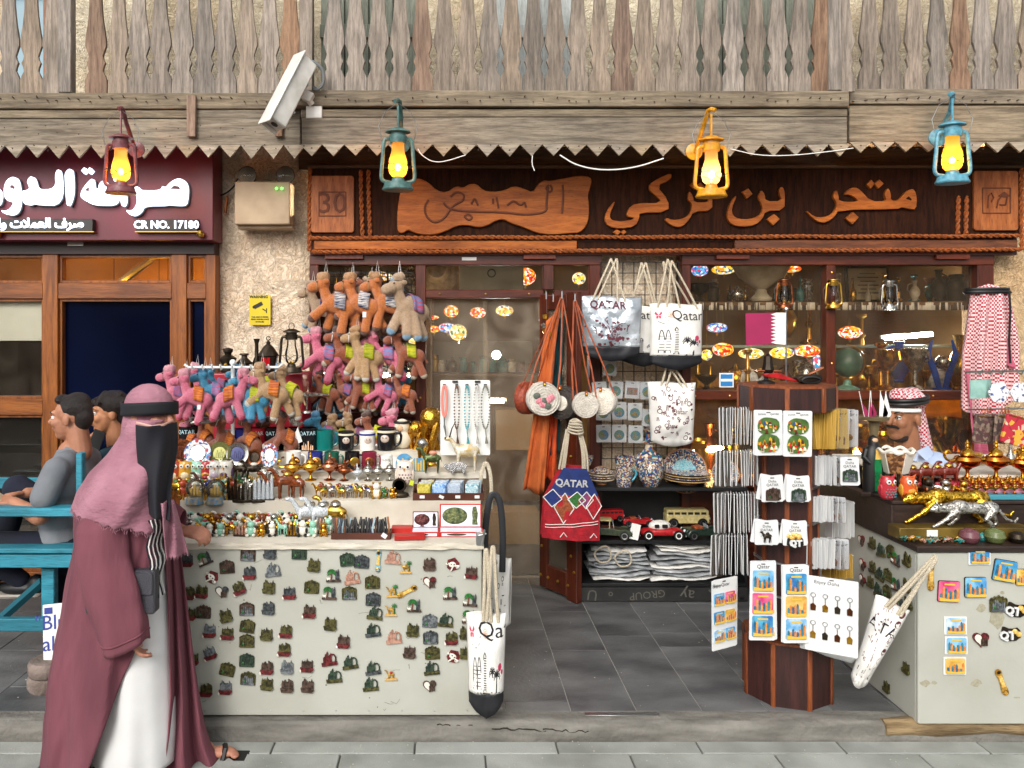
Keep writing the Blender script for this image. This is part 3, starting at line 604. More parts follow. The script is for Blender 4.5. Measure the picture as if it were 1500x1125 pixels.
dl=thing('open_door','open mahogany door leaf with brass studs and a scuffed lower glass panel','door',(X(793,5.44),5.42,FZ),(0,0,-38))
LW,LH=.45,Zp(430,5.3)-FZ
hh=math.hypot(X(848,5.12)-X(793,5.44),.3)
dl.rotation_euler[2]=math.atan2(5.10-5.42,X(848,5.10)-X(793,5.42));LW=math.hypot(5.10-5.42,X(848,5.10)-X(793,5.42))
for nm,c,d in(('stile',(.04,0,LH/2+.01),(.08,.045,LH-.02)),('stile',(LW-.05,0,LH/2),(.1,.05,LH)),('rail',(LW/2-.01,0,.1),(LW-.18,.045,.16)),('rail',(LW/2-.01,0,.78),(LW-.18,.045,.1)),('rail',(LW/2-.01,0,LH-.06),(LW-.18,.045,.1))):
 obj(nm,MB().box((0,0,0),d),m_mahog,dl,c,bev=.005,ang=0)
obj('panel_glass',MB().box((LW/2,0,.45),(LW-.16,.006,.58)),g_cur,dl);obj('panel_glass',MB().box((LW/2,0,1.4),(LW-.16,.006,1.15)),g_cur,dl)
for x in(.02,.1,.2,.3,.38):obj('brass_stud',MB().ball((0,0,0),.011,8),m_brass,dl,(min(x,LW-.02),-.027,.1 if x<.36 else.2))
for z in(.3,.7,.95):obj('brass_stud',MB().ball((0,0,0),.01,8),m_brass,dl,(LW-.05,-.027,z));obj('brass_stud',MB().ball((0,0,0),.01,8),m_brass,dl,(.03,-.024,z))
m_ins=M('shop interior plaster','c49a62','9a743f',r=.85,sc=2);m_shelf=M('shelf board','7d5a34','5c3f22',r=.6,kind='wood',sc=4,st=(1,8,8))
m_brick=M('interior dark brick','7a5836','523a22',r=.8,sc=6)
sr=tagit(obj('shop_room',MB().box((1.0,8.0,.075),(6.0,4.6,.02)),m_slate),kind='structure')
obj('back_wall',MB().box((1.2,8.2,1.5),(6.2,.05,3)),m_ins,sr);obj('side_wall',MB().box((-1.46,6.9,1.5),(.05,2.6,3)),m_ins,sr);obj('side_wall',MB().box((4.2,6.9,1.5),(.05,2.6,3)),m_ins,sr)
obj('ceiling',MB().box((1.2,6.9,2.66),(6.2,2.7,.05)),M('interior ceiling','a08a64',r=.9),sr)
obj('partition',MB().box((1.35,6.6,1.2),(.06,1.2,2.4)),m_brick,sr);obj('partition',MB().box((-.15,6.5,1.2),(.05,1.1,2.4)),m_brick,sr)
def lamp_tube(px0,py0,px1,py1,D,label,es,col):
 a,b=P(px0,py0,D),P(px1,py1,D);t=thing('tube_lamp',label,'lamp',(a+b)/2)
 obj('tube',MB().cyl(a-(a+b)/2,b-(a+b)/2,.013,n=8),M('tube glow %g %s'%(es,col),'ffffff',em=col,es=es),t)
 obj('housing',MB().cyl(a-(a+b)/2+V(-.02,.03,.012),b-(a+b)/2+V(.02,.03,.012),.016,n=6),m_white,t)
lamp_tube(1297,496,1365,490,6.1,'lit white tube lamp inside the right window over the golden cups',160,'f4f6ff')
lamp_tube(1015,661,1058,658,5.75,'lit yellowish tube lamp in the lower case behind the ceramic plates',200,'ffd890')
lamp_tube(1225,664,1320,664,5.75,'lit warm tube lamp in the lower case behind the seller',220,'ffd890')
lamp_tube(1330,640,1415,640,5.9,'lit warm tube in the lower case right of the seller',130,'ffc870')
lamp_tube(718,588,738,588,5.9,'short lit tube seen low through the plastic curtain',60,'ffe0a0')
lamp_tube(475,549,600,551,5.62,'lit tube shining between the rows of plush camels',40,'fff6e0')
lamp_tube(560,300,720,300,6.4,'unseen ceiling tube added to brighten the shop behind the doorway',700,'ffdba8')  # added light, hidden behind the shop sign, brightens the interior
lamp_tube(1040,310,1400,310,6.0,'unseen ceiling tube added to light the right display window',650,'ffe2b4')  # added fill tube out of sight behind the sign, warms the window display
t=thing('spot_lamp','bright white round lamp glaring through the plastic curtain','lamp',P(727,520,6.3));obj('bulb',MB().ball((0,0,0),.035),M('spot glow','ffffff',em='f4fbff',es=220),t);obj('holder',MB().cyl((0,.02,0),(0,.09,0),.03),m_steel,t)
def shelf(x0,x1,y,z,d,label,mat=m_shelf):solo('shelf',MB().box((0,0,0),(x1-x0,d,.022)),mat,label,'shelf',((x0+x1)/2,y,z-.011),bev=.002)
PROF={'vase':[(.03,0),(.035,.01),(.028,.02),(.06,.08),(.065,.13),(.04,.18),(.022,.2),(.026,.25),(.035,.27),(.03,.272)],'pot':[(.05,0),(.075,.03),(.085,.08),(.07,.13),(.05,.15),(.052,.16),(.03,.17),(.01,.2),(0,.21)],'cup':[(.045,0),(.047,.012),(.015,.03),(.01,.09),(.03,.11),(.06,.17),(.065,.22),(.06,.22),(.05,.16)],'bowl':[(.04,0),(.045,.01),(.025,.03),(.02,.05),(.09,.1),(.12,.15),(.115,.15),(.08,.11),(0,.06)],'bottle':[(.03,0),(.035,.02),(.035,.09),(.012,.14),(.01,.22),(.015,.225),(0,.23)],'jar':[(.045,0),(.05,.02),(.05,.12),(.035,.14),(.035,.15),(.045,.155),(.04,.17),(0,.175)],'candlestick':[(.05,0),(.052,.01),(.02,.03),(.012,.1),(.025,.12),(.012,.14),(.01,.22),(.03,.235),(.03,.25),(0,.25)],'goblet':[(.035,0),(.008,.015),(.008,.08),(.03,.1),(.035,.16),(.03,.16)],}
m_cop=M('dark copper','9a5a36','5e3420',r=.35,m=.9);m_crys=M('crystal','d8dde0','9aa2a8',r=.08,sc=40,spec=.9)
m_blu=M('cobalt glaze','1c4ea8','123a84',r=.15,sc=20);m_tealg=M('teal glaze','3c8a86','2a6260',r=.25,sc=10);m_cerm=M('cream ceramic','d8cdb4','b0a284',r=.4,sc=14)
m_dkm=M('dark bronze','4a4034','2c251e',r=.4,m=.8)
CM={'gold':m_gold,'copper':m_cop,'silver':m_silver,'crystal':m_crys,'cobalt blue':m_blu,'teal':m_tealg,'cream':m_cerm,'dark bronze':m_dkm,'brass':m_brass}
PM={k:MB().lathe(v,n=18).mesh(k)for k,v in PROF.items()}
def ware(kind,col,px,py,D,h,where,extra=None):
 """one piece of ware standing with its foot at pixel py; h in pixels"""
 s=(h*D/K)/max(q_[1]for q_ in PROF[kind])
 p=P(px,py,D)
 t=thing(kind,'%s %s %s'%(col,kind,where),kind,p,(0,0,rnd.uniform(0,360)),sc=s)
 obj('body',PM[kind],CM[col],t)
 if kind in('pot','vase'):
  H=MB().tube([(.05,0,.06),(.12,0,.09),(.12,0,.14),(.05,0,.15)]if kind=='pot' else[(.04,0,.1),(.09,0,.15),(.08,0,.22),(.03,0,.24)],.008,6);obj('handle',H,CM[col],t)
 if kind=='pot':obj('spout',MB().tube([(-.07,0,.06),(-.12,0,.1),(-.14,0,.16)],[.02,.014,.008],8),CM[col],t)
 if kind=='bowl':obj('rim',MB().tube([(.117*math.cos(a*PI/12),.117*math.sin(a*PI/12),.15)for a in range(24)],.005,5,True),CM[col],t)
 if kind=='cup':
  for sx in(-1,1):obj('handle',MB().tube([(sx*.055,0,.14),(sx*.1,0,.17),(sx*.09,0,.21),(sx*.06,0,.21)],.006,5),CM[col],t)
 return t
shelf(X(1010,5.75),X(1424,5.75),5.8,Zp(443,5.65),.4,'upper display shelf inside the right window with a striped cloth edge')
m_stripe=M('striped cloth','d9d0be','3e2f26',r=.9,kind='wood',sc=9,st=(5,.2,.2),mixr=(.47,.53))
vb=MB()
vb.grid(lambda u,v:(X(1012,5.6)+(X(1204,5.6)-X(1012,5.6))*u,5.6+.008*math.sin(u*60),Zp(443,5.6)-v*.055),80,2)
solo('cloth_edging',vb,m_stripe,'black and white striped woven edging below the upper shelf, left bay','cloth',solid=.003)
vb=MB();vb.grid(lambda u,v:(X(1221,5.6)+(X(1420,5.6)-X(1221,5.6))*u,5.6+.008*math.sin(u*60),Zp(443,5.6)-v*.055),80,2)
solo('cloth_edging',vb,m_stripe,'black and white striped woven edging below the upper shelf, right bay','cloth',solid=.003)
shelf(X(1010,5.9),X(1424,5.9),5.85,Zp(573,5.62),.5,'window sill shelf holding golden cups and the green globe')
shelf(X(1010,5.9),X(1424,5.9),6.15,Zp(505,6.1),.25,'middle glass shelf inside the right window',M('glass shelf','8aa09a',r=.1,spec=.8))
W1=[('bowl','cream',1115,441,5.8,52,'on the upper shelf left of the hanging lanterns'),('pot','silver',1080,441,5.75,24,'on the upper shelf left of the cream bowl'),('jar','dark bronze',1045,441,5.8,28,'at the left end of the upper shelf'),('bottle','teal',1172,441,5.8,36,'on the upper shelf beside the left hanging lantern'),('vase','cream',1340,441,5.8,30,'on the upper shelf right of the framed picture'),('vase','dark bronze',1375,441,5.8,46,'on the upper shelf near the right window edge'),('jar','dark bronze',1400,441,5.75,40,'at the right end of the upper shelf'),('cup','gold',1273,572,5.65,36,'standing right of the green globe on the window sill'),('cup','gold',1300,572,5.7,60,'second golden cup right of the green globe'),('cup','silver',1340,572,5.66,62,'on a black base in front of the white tube lamp'),('vase','cobalt blue',1317,560,5.9,60,'behind the cups under the white tube lamp'),('vase','gold',1407,572,5.75,82,'with worn handle at the right end of the window sill'),('candlestick','brass',1262,520,6.1,60,'on the middle shelf behind the green globe'),('candlestick','gold',1290,572,5.75,70,'between the golden cups in the right window'),('pot','silver',1180,565,5.7,42,'with curved spout on the sill behind the toy crane'),('bowl','dark bronze',1035,570,5.7,20,'at the left end of the window sill'),('candlestick','brass',1095,572,5.8,60,'standing on the sill behind the blue sticker'),('cup','gold',1140,440,6.2,40,'far back on the upper shelf'),('vase','brass',1150,500,6.3,70,'hanging dark in the middle of the left bay'),('candlestick','gold',1185,504,6.15,60,'on the middle shelf near the centre mullion')]
for a in W1:ware(*a)
for i in range(22):
 px=1022+i*18.5
 if abs(px-1212)>9:ware(rnd.choice(['candlestick','vase','pot','jar','goblet','cup']),rnd.choice(['gold','brass','brass','copper','silver','crystal','cream']),px,571,5.95+.05*(i%2),rnd.uniform(28,54),'in the rear row of the window sill, %s from its left end'%ORD[i])
for i in range(18):
 px=1024+i*22.5
 if abs(px-1212)>9:ware(rnd.choice(['candlestick','vase','pot','jar','bottle','bowl']),rnd.choice(['gold','brass','copper','silver','dark bronze','cream','teal']),px,441,5.93,rnd.uniform(22,42),'in the rear row of the upper shelf, %s from its left end'%ORD[i])
for i in range(10):ware(rnd.choice(['jar','bottle','vase','pot']),rnd.choice(['brass','gold','copper','dark bronze']),1022+i*17+(0 if i<11 else 0),692,5.8+.1*(i%2),62+rnd.uniform(-12,12),'in the lit lower case, %s from its left end'%ORD[i])
for i in range(13):ware(rnd.choice(['jar','candlestick','vase','cup','pot']),rnd.choice(['brass','gold','gold','copper']),1230+i*15.5,692,5.75+.12*(i%2),70+rnd.uniform(-14,14),'in the lower case behind the seller, %s from the rack'%ORD[i])
shelf(X(1010,5.8),X(1424,5.8),5.85,Zp(695,5.72),.4,'board of the lower display case behind the rack',M('gilt shelf','b98a4a','946a34',r=.5,sc=5))
obj('case_back',MB().box(((X(1010,6.1)+X(1424,6.1))/2,6.1,Zp(640,6)),(2.3,.02,.9)),M('gilt case back','b07c35','7c5420',r=.45,sc=9),sr)
fp=thing('framed_picture','framed pale document leaning behind the hanging lanterns','picture',P(1271,416,6.0),(-6,0,0));w=.33
obj('frame',MB().prism(rrect(w,.28,.01),0,.02),m_dkm,fp);obj('paper',MB().box((0,-.003,0),(w-.04,.004,.24)),M('aged paper','cfc39f','b5a67c',r=.8,sc=8),fp)
tx=MB()
for i in range(6):tx.box((0,-.006,.08-.03*i),(.12+.04*(i%2),.002,.008))
obj('lines',tx,m_dkm,fp)
gl=thing('globe','dark green globe on a turned stand inside the right window','globe',P(1241,572,5.62))
obj('ball',MB().ball((0,0,.2),.105,20),M('green globe','4a6f60','2f4c42',r=.4,sc=9),gl);obj('meridian',MB().tube([(.125*math.cos(R(a)),0,.2+.125*math.sin(R(a)))for a in range(-100,95,12)],.006,6),m_brass,gl);obj('foot',MB().lathe([(.08,0),(.08,.02),(.03,.04),(.02,.075),(0,.08)]),M('verdigris','6a9a8a',r=.5),gl)
aw=thing('trophy','cobalt blue curved glass trophy holding a silver ball at the right window edge','trophy',P(1380,572,5.6))
for s in(-1,1):obj('fin',MB().tube([(s*.02,0,.01),(s*.05,0,.12),(s*.1,0,.26),(s*.07,0,.36)],[.02,.025,.022,.008],8,flat=.6),m_blu,aw)
obj('ball',MB().ball((0,0,.2),.05,12),m_silver,aw);obj('base',MB().box((0,0,.01),(.1,.06,.02)),m_blu,aw)
MOS=[('orange',['e84a10','ff9a1a','ffd24a','c81a10','ffffff']),('white',['fff3c8','ffe27a','3a7a3a','ffffff','f0b030']),('blue',['2a6ae0','7ac0ff','ffffff','f04060','2a9ad0']),('yellow',['ffd21a','fff08a','ffffff','2a6a9a','f0a010'])]
mosm={n:M('mosaic glass '+n,'ffffff','ffffff',kind='mosaic',sc=55,det=c,r=.15,es=.95)for n,c in MOS}
for px,py,w,h,c,D,lab in((1245,487,32,19,'orange',5.9,'over the green globe'),(1059,512,30,20,'orange',5.85,'left of the flag'),(1035,520,16,16,'yellow',5.9,'at the left edge of the right window'),(1050,480,30,14,'blue',6.0,'above the orange one left of the flag'),(1100,518,36,16,'white',5.9,'below the flag'),(1145,517,34,17,'yellow',6.0,'right below the flag'),(1183,514,34,18,'orange',5.85,'beside the centre mullion above the white pot'),(1195,530,18,22,'blue',6.1,'lower beside the centre mullion'),(1170,513,12,16,'blue',6.2,'between the two below the flag'),(634,465,18,6,'orange',6.4,'top left behind the curtain'),(655,480,26,14,'blue',6.2,'upper middle left behind the curtain'),(635,482,20,10,'orange',6.0,'small, left behind the curtain'),(661,456,22,18,'orange',6.3,'with pink tint behind the curtain'),(671,487,26,24,'white',5.9,'lowest hanging behind the curtain'),(700,458,24,16,'orange',6.5,'narrow, beside the curtain seam'),(739,455,26,16,'yellow',6.2,'right of the curtain seam'),(652,402,30,22,'orange',6.3,'behind the left transom pane'),(770,405,30,26,'orange',6.4,'behind the middle transom pane'),(848,408,20,18,'yellow',6.3,'behind the right transom pane'),(555,405,40,14,'yellow',6.2,'above the orange plush camels'),(604,500,12,10,'white',6.0,'behind the right plush camels'),(1025,396,24,18,'blue',6.0,'in the top left corner of the right window'),(1060,395,34,14,'yellow',6.2,'second along the top of the right window'),(1120,392,40,10,'white',6.2,'above the cream bowl'),(1160,394,26,10,'orange',6.2,'top right of the cream bowl')):
 D_=D;t=thing('mosaic_lamp','lit %s mosaic glass lamp %s'%(c,lab),'lamp',P(px,py,D_));a,b_=w*D_/K/2,h*D_/K/2
 obj('globe',MB().ball((0,0,0),(a,a,b_),16),mosm[c],t);obj('chain',MB().cyl((0,0,b_),(0,0,.5),.002,n=4),m_brass,t);obj('finial',MB().lathe([(0,-b_-.03),(.008,-b_-.02),(.012,-b_)],n=8),m_brass,t)
shelf(X(626,7),X(795,7),7.0,Zp(546,7),.3,'wall shelf with teal boxes at the back behind the curtain')
for i,(px,h,c)in enumerate(((636,26,'brass'),(646,18,'cream'),(662,22,'dark bronze'),(678,22,'teal'),(694,16,'teal'),(708,24,'teal'),(722,22,'teal'),(736,24,'teal'),(750,20,'cream'),(765,16,'copper'))):ware(rnd.choice(['jar','pot']),c,px,545,6.95,h,'on the back shelf behind the curtain, %s from the left'%ORD[i])
bxm=[M('carton brown','9a7650','7d5c3a',r=.8,sc=5),M('carton tan','ab8b62',r=.8),M('pale panel','b9b2a2','a39b89',r=.7,sc=3)]
for i,(x0,y0,x1,y1,D,m,lab)in enumerate(((626,755,700,850,6.3,0,'big brown carton standing at the foot of the doorway left'),(702,750,790,850,6.5,1,'tan carton standing at the foot of the doorway right'),(560,500,780,532,7.6,2,'long pale panel box high behind the curtain'),(640,620,700,740,7.0,0,'dark stack of boxes behind the bead board'),(726,600,790,660,6.9,1,'golden brown box beside the low tube lamp'))):
 w,h=(x1-x0)*D/K,(y1-y0)*D/K
 solo('box',MB().box((0,0,0),(w,.25,h)),bxm[m],lab,'box',((X(x0,D)+X(x1,D))/2,D+.13,Zp((y0+y1)/2,D)),bev=.004)
tr=thing('air_conditioner','pale wall unit with a round emblem seen through the transom panes','air conditioner',P(720,404,6.1));obj('casing',MB().box((0,.1,0),(.5,.2,.26)),M('pale casing','a8aaa0','989a90',r=.5,sc=3),tr,bev=.01);obj('emblem',MB().tube([(.03*math.cos(a),-.003,.03*math.sin(a)+.02)for a in[i*PI/8 for i in range(16)]],.005,5,True),m_black,tr);obj('feet',MB().box((0,0,-.13),(.3,.02,.02)),m_black,tr)
solo('straw_hat',MB().lathe([(0,.1),(.07,.1),(.1,.03),(.17,0),(.168,-.005)],n=20,rot=(80,0,0)),M('straw','b59468','8c6d46',r=.8,sc=30,bump=.5),'woven straw hat behind the left transom pane','hat',P(640,398,5.9))
for i in range(9):ware(rnd.choice(['vase','bottle','candlestick','jar']),rnd.choice(['silver','brass','gold','dark bronze','crystal']),478+i*15,430,5.9,34+rnd.uniform(-6,6),'behind the top row of plush camels, %s from the left'%ORD[i])
shelf(X(470,5.9),X(607,5.9),5.9,Zp(430,5.8),.25,'top shelf behind the orange plush camels')
shelf(X(470,5.9),X(607,5.9),5.9,Zp(545,5.8),.25,'lower shelf behind the pink plush camels')
for i in range(8):ware(rnd.choice(['jar','bottle','cup']),rnd.choice(['silver','crystal','brass','cream']),480+i*17,544,5.9,40+rnd.uniform(-6,6),'behind the second row of plush camels, %s from the left'%ORD[i])
# lanterns on the fascia
def hurricane(name,label,loc,mat,H,lit=True,side=1,bracket=True,glow='ffb23a',amber=.5,rot=0,cat='lantern',group=None):
 """unit height 1 from base to hood; scaled by H"""
 t=thing(name,label,cat,loc,(0,0,rot),group,H)
 obj('base',MB().lathe([(.24,0),(.25,.02),(.23,.05),(.215,.1),(.2,.125),(.1,.14),(.09,.19),(0,.19)],n=24,sy=.8),mat,t)
 obj('hood',MB().lathe([(.13,.73),(.135,.8),(.14,.845),(.12,.85),(.12,.885),(.2,.9),(.19,.92),(.09,.965),(.05,.975),(0,.975)],n=24,sy=.8),mat,t)
 for s in(-1,1):obj('side_tube',MB().tube(smoothpts([(s*.12,0,.8),(s*.2,0,.8),(s*.225,0,.72),(s*.24,0,.45),(s*.265,0,.22),(s*.24,0,.14),(s*.12,0,.12)],2,False),.03,8),mat,t)
 gm=m_chim if not lit else M('amber chimney '+glow,'ffb040',r=.1,em=glow,es=1.1*amber)
 if lit:gm=GLOW(glow,amber)
 obj('chimney',MB().lathe([(.07,.19),(.13,.26),(.15,.34),(.14,.46),(.1,.6),(.095,.73)],n=20),gm,t)
 obj('burner',MB().lathe([(.06,.19),(.07,.23),(.03,.26),(0,.27)],n=12),m_brass if not lit else mat,t)
 wg=MB()
 for s in(-1,1):wg.tube([(-.22,-.1*s,.3+.08),(-.08,-.16,.33+.06*s),(.08,-.16,.33-.06*s),(.22,-.1*s,.3+.06)],.006,4)
 obj('wire_guard',wg,m_black,t)
 if lit:obj('bulb',MB().ball((0,0,.36),(.045,.045,.06),10),M('bulb '+glow,'ffffff',em=glow,es=150),t)
 if bracket:
  s=side
  obj('bail_wire',MB().tube([(-.25,0,.78),(-.3,0,1.0),(-.2,0,1.22),(0,0,1.36),(.2,0,1.22),(.3,0,1.0),(.25,0,.78)],.005,4),m_steel,t)
  obj('hanger',MB().tube([(0,0,.97),(0,0,1.32)],.018,6),mat,t)
  obj('arm',MB().tube([(s*-.14,-.05,1.37),(0,0,1.4),(s*.08,.05,1.4),(s*.16,.2,1.2),(s*.2,.6,.85)],.035,8),mat,t)
  obj('wall_rose',MB().lathe([(.14,0),(.14,.03),(.05,.06),(0,.06)],(s*.22,.66,.87),16,(90,0,0)),mat,t)
 else:obj('bail_wire',MB().tube([(-.2,0,.8),(-.3,.06,.6),(-.27,.1,.3)],.006,4),m_steel,t)
 return t
def GLOW(c,a):
 n='lit chimney %s %g'%(c,a)
 if n in MATS:return MATS[n]
 m=bpy.data.materials.new(n);MATS[n]=m;m.use_nodes=True;N=m.node_tree.nodes;L=m.node_tree.links;N.remove(N['Principled BSDF'])
 t=N.new('ShaderNodeBsdfTransparent');t.inputs[0].default_value=(1,.85,.6,1);e=N.new('ShaderNodeEmission');e.inputs[0].default_value=(*srgb(c),1);e.inputs[1].default_value=.55*a
 tr=N.new('ShaderNodeBsdfTranslucent');tr.inputs[0].default_value=(1,.8,.5,1)
 ad=N.new('ShaderNodeAddShader');mx=N.new('ShaderNodeMixShader');mx.inputs[0].default_value=.33
 L.new(tr.outputs[0],ad.inputs[0]);L.new(e.outputs[0],ad.inputs[1]);L.new(t.outputs[0],mx.inputs[1]);L.new(ad.outputs[0],mx.inputs[2]);L.new(mx.outputs[0],N['Material Output'].inputs[0]);return m
def enam(n,a,b):return M(n,a,b,r=.35,sc=14,bump=.1,bsc=80)
lanterns=[('maroon hurricane lantern with lit amber bulb over the maroon exchange sign',177,284,enam('maroon enamel','7d4448','5a2c30'),88,.1,'ff9020',1.3),('teal green hurricane lantern with lit bulb at the left end of the shop sign',583,279,enam('teal enamel','4f7672','37524f'),92,.35,'ff9428',1.1),('yellow hurricane lantern with lit bulb hanging in front of the Arabic lettering',1042,289,enam('yellow enamel','e0a020','b87a12'),90,-.35,'ffc070',.5),('light blue hurricane lantern with lit bulb near the right end of the sign',1395,269,enam('blue enamel','5fa0b4','3d7488'),92,.45,'ffa020',1.4)]
for lb,px,py,mt,h,sd,gc,am in lanterns:hurricane('hurricane_lantern',lb,P(px,py,4.62),mt,h*4.62/K/.975,True,sd,True,gc,am,rnd.uniform(-8,8),group='lanterns hanging from the balcony fascia')
for px,py,mt,lb in((1149,452,m_cop,'copper hurricane lantern hanging inside the right window, left one above the flag'),(1221,452,m_brass,'brass hurricane lantern hanging inside the window before the centre mullion'),(1303,454,m_silver,'silver hurricane lantern hanging inside the right window before the framed picture')):
 hurricane('hurricane_lantern',lb,P(px,py,5.38),mt,46*5.38/K,False,1,False)
cc=thing('security_camera','white box security camera angled down on the balcony beam','camera',P(455,100,4.78),(0,0,0))
ax=(P(402,182,4.62)-P(449,90,4.78));q_=ax.to_track_quat('X','Z').to_euler();cc.location=P(449,90,4.78)
hsg=thing('x',None,None);LINK.remove(hsg);bpy.data.objects.remove(hsg)
T=ax.to_track_quat('X','Y').to_matrix().to_4x4();L=ax.length
m_cam=M('camera white','d7d6d0','bcbab2',r=.4,sc=10)
hb=MB(T);hb.box((L/2,0,0),(L,.11,.1));obj('housing',hb,m_cam,cc,bev=.01)
hb=MB(T);hb.box((L/2+.01,.062,0),(L+.05,.008,.125));hb.box((L/2+.01,0,.057),(L+.03,.12,.006));obj('sun_shield',hb,m_cam,cc,bev=.003)
for u in(.28,.72):hb=MB(T);hb.box((L*u,-.06,.0),(.03,.01,.04));hb.box((L*u,-.066,.0),(.012,.01,.06));obj('clip',hb,m_steel,cc,bev=.002)
hb=MB(T);hb.box((L/2,-.058,-.03),(L*.85,.004,.004));obj('seam',hb,m_black,cc)
hb=MB(T);hb.cyl((L,0,0),(L+.003,0,0),.022);obj('lens_window',hb,m_black,cc)
obj('cable',MB().tube(smoothpts([V(.03,.0,-.0),V(.06,.0,-.01),V(.1,.02,-.05),V(.1,.04,-.12),V(.06,.05,-.16),V(.03,.06,-.14)],2,False),.011,8),M('grey conduit','6e7274',r=.6),cc)
obj('bracket',MB().box((.0,.05,-.2),(.06,.06,.06),(0,25,0)).box((.03,.1,-.25),(.1,.02,.14)).cyl((-.03,.03,-.17),(.02,.08,-.24),.02),m_cam,cc,bev=.004)
el=thing('emergency_light','beige twin head emergency light with two round lamps and green indicator lights','light',P(388,300,5.36))
obj('case',MB().box((0,0,0),(80*5.36/K,.16,62*5.36/K)),M('beige casing','b59f82','9c866a',r=.6,sc=5),el,bev=.008);obj('case_foot',MB().box((.005,.03,-.155),(80*5.36/K,.12,.02)),M('beige casing',''),el,bev=.004)
for px in(362,418):
 c=P(px,257,5.3)-P(388,300,5.36);o=obj('lamp_head',MB().lathe([(.0,.05),(.045,.045),(.06,.02),(.064,0),(.06,-.004)],c,20,(-90,0,0)),m_dkm,el)
 obj('lens',MB().lathe([(0,-.012),(.035,-.008),(.056,0)],c,20,(-90,0,0)),m_chim,el);obj('reflector',MB().lathe([(0,.03),(.03,.025),(.054,.002)],c,16,(-90,0,0)),m_steel,el)
 obj('stem',MB().cyl(c+V(0,.03,-.05),c+V(.0,.05,-.09),.015),m_dkm,el)
for px in(405,413):obj('indicator',MB().ball(P(px,276,5.26)-P(388,300,5.36),.009,8),M('green led','60ff60',em='60ff50',es=3),el)
cable([P(348,262,5.35),P(342,275,5.4),P(330,284,5.42),P(312,290,5.44)],.006,'black cable from the emergency light to the maroon sign',m_black)
solo('steel_hook',MB().tube([P(333,288,5.46),P(331,300,5.45),P(330,312,5.45)],.01,6),m_cop,'rusty bracket stub on the stucco pier beside the emergency light','hook')
wsn=thing('warning_sign','yellow security camera warning sign on the cream stucco pier','sign',P(381,454,5.47));m_yel=M('sign yellow','d9c31c','cdb60f',r=.4,sc=3)
obj('plate',MB().prism(rrect(31*5.47/K,44*5.47/K,.004),-.006,0),m_yel,wsn)
g=MB();g.mesh_in(text('WARNING',.026,.0005,bold=.001),Matrix.Translation((-.008,-.007,.09)))
for i,wd in enumerate((.13,.12,.13)):pass
g.mesh_in(text('THIS AREA IS UNDER',.0125,.0005,bold=.0006),Matrix.Translation((0,-.007,-.05)));g.mesh_in(text('VIDEO SURVEILLANCE',.0125,.0005,bold=.0006),Matrix.Translation((0,-.007,-.066)));g.mesh_in(text('24 HOURS',.0125,.0005,bold=.0006),Matrix.Translation((0,-.007,-.083)))
g.box((-.012,-.007,.032),(.065,.002,.026),(0,-28,0));g.box((.03,-.007,.0),(.028,.002,.007),(0,35,0));g.box((.046,-.007,-.004),(.006,.002,.034));g.box((-.044,-.007,.018),(.012,.002,.016),(0,-28,0))
obj('print',g,m_black,wsn,ang=0)
# labels that say which one
REG=[]
def LBL(t):
 for a in(' of the left counter',' figurine',' standing',' the'):
  if len(t.split())>16:t=t.replace(a,'')
 if len(t.split())>16:print('LONG',t)
 return t
def reg(o,desc,where,cat=None):
 if cat:o['category']=cat
 REG.append((o,desc,where));return o
def plural(d):
 for a,b in((' with ','s with '),(' in ','s in '),(' holding ','s holding '),(' of ','s of ')):
  if a in d:i=d.index(a);return(d[:i]+('es' if d[:i].endswith(('x','ch','s'))else 's')+d[i:])
 return d+('es' if d.endswith(('x','ch','s'))else 's')
def finish_labels():
 by={}
 for o,d,w in REG:by.setdefault((d,w),[]).append(o)
 for(d,w),os_ in by.items():
  os_.sort(key=lambda o:(round(o.location.x,2),-o.location.z))
  if len(os_)>1:
   for i,o in enumerate(os_):o['label']=LBL('%s from left of the %s %s'%(ORD[i],plural(d),w));o['group']=(plural(d)+' '+w)
  else:os_[0]['label']=LBL('%s %s'%(d,w))
# left counter
m_panel=M('painted counter panel','b5b6ac','a3a297',r=.6,sc=2.2,det=9,bump=.15,bsc=30,mixr=(.25,.6))
m_cloth=M('cream cloth','d3cdbf','c3bbaa',r=.85,sc=5,bump=.5,bsc=14)
DC=3.59
xl,xr=X(236,DC),X(706,DC)
ct=thing('display_counter','off white stepped counter covered with skyline magnets, left of the doorway','counter',(0,DC,0))
def bx(par,nm,x0,x1,y0,y1,z0,z1,mat,bev=.004):return obj(nm,MB().box((0,0,0),(x1-x0,y1-y0,z1-z0)),mat,par,((x0+x1)/2,(y0+y1)/2-DC,(z0+z1)/2),bev=bev,ang=0)
bx(ct,'front_panel',xl,xr,DC,DC+.02,FZ+.012,.876,m_panel)
bx(ct,'side_panel',xr-.02,xr-.002,DC+.021,4.4,FZ,.87,m_panel);bx(ct,'side_panel',xl+.002,xl+.02,DC+.021,4.4,FZ,.87,m_panel)
bx(ct,'plinth',xl+.01,xr-.03,DC+.03,4.3,FZ+.001,FZ+.05,m_under)
scr=MB()
for i in range(9):scr.ball((xl+.2+i*.15,-.001,FZ+.035),.004,6)
obj('screw',scr,m_steel,ct).__setitem__('kind','stuff')
TZ=[(.89,3.578,3.85),(1.02,3.85,4.0),(1.078,4.0,4.12),(1.109,4.12,4.3),(1.19,4.3,4.6)]
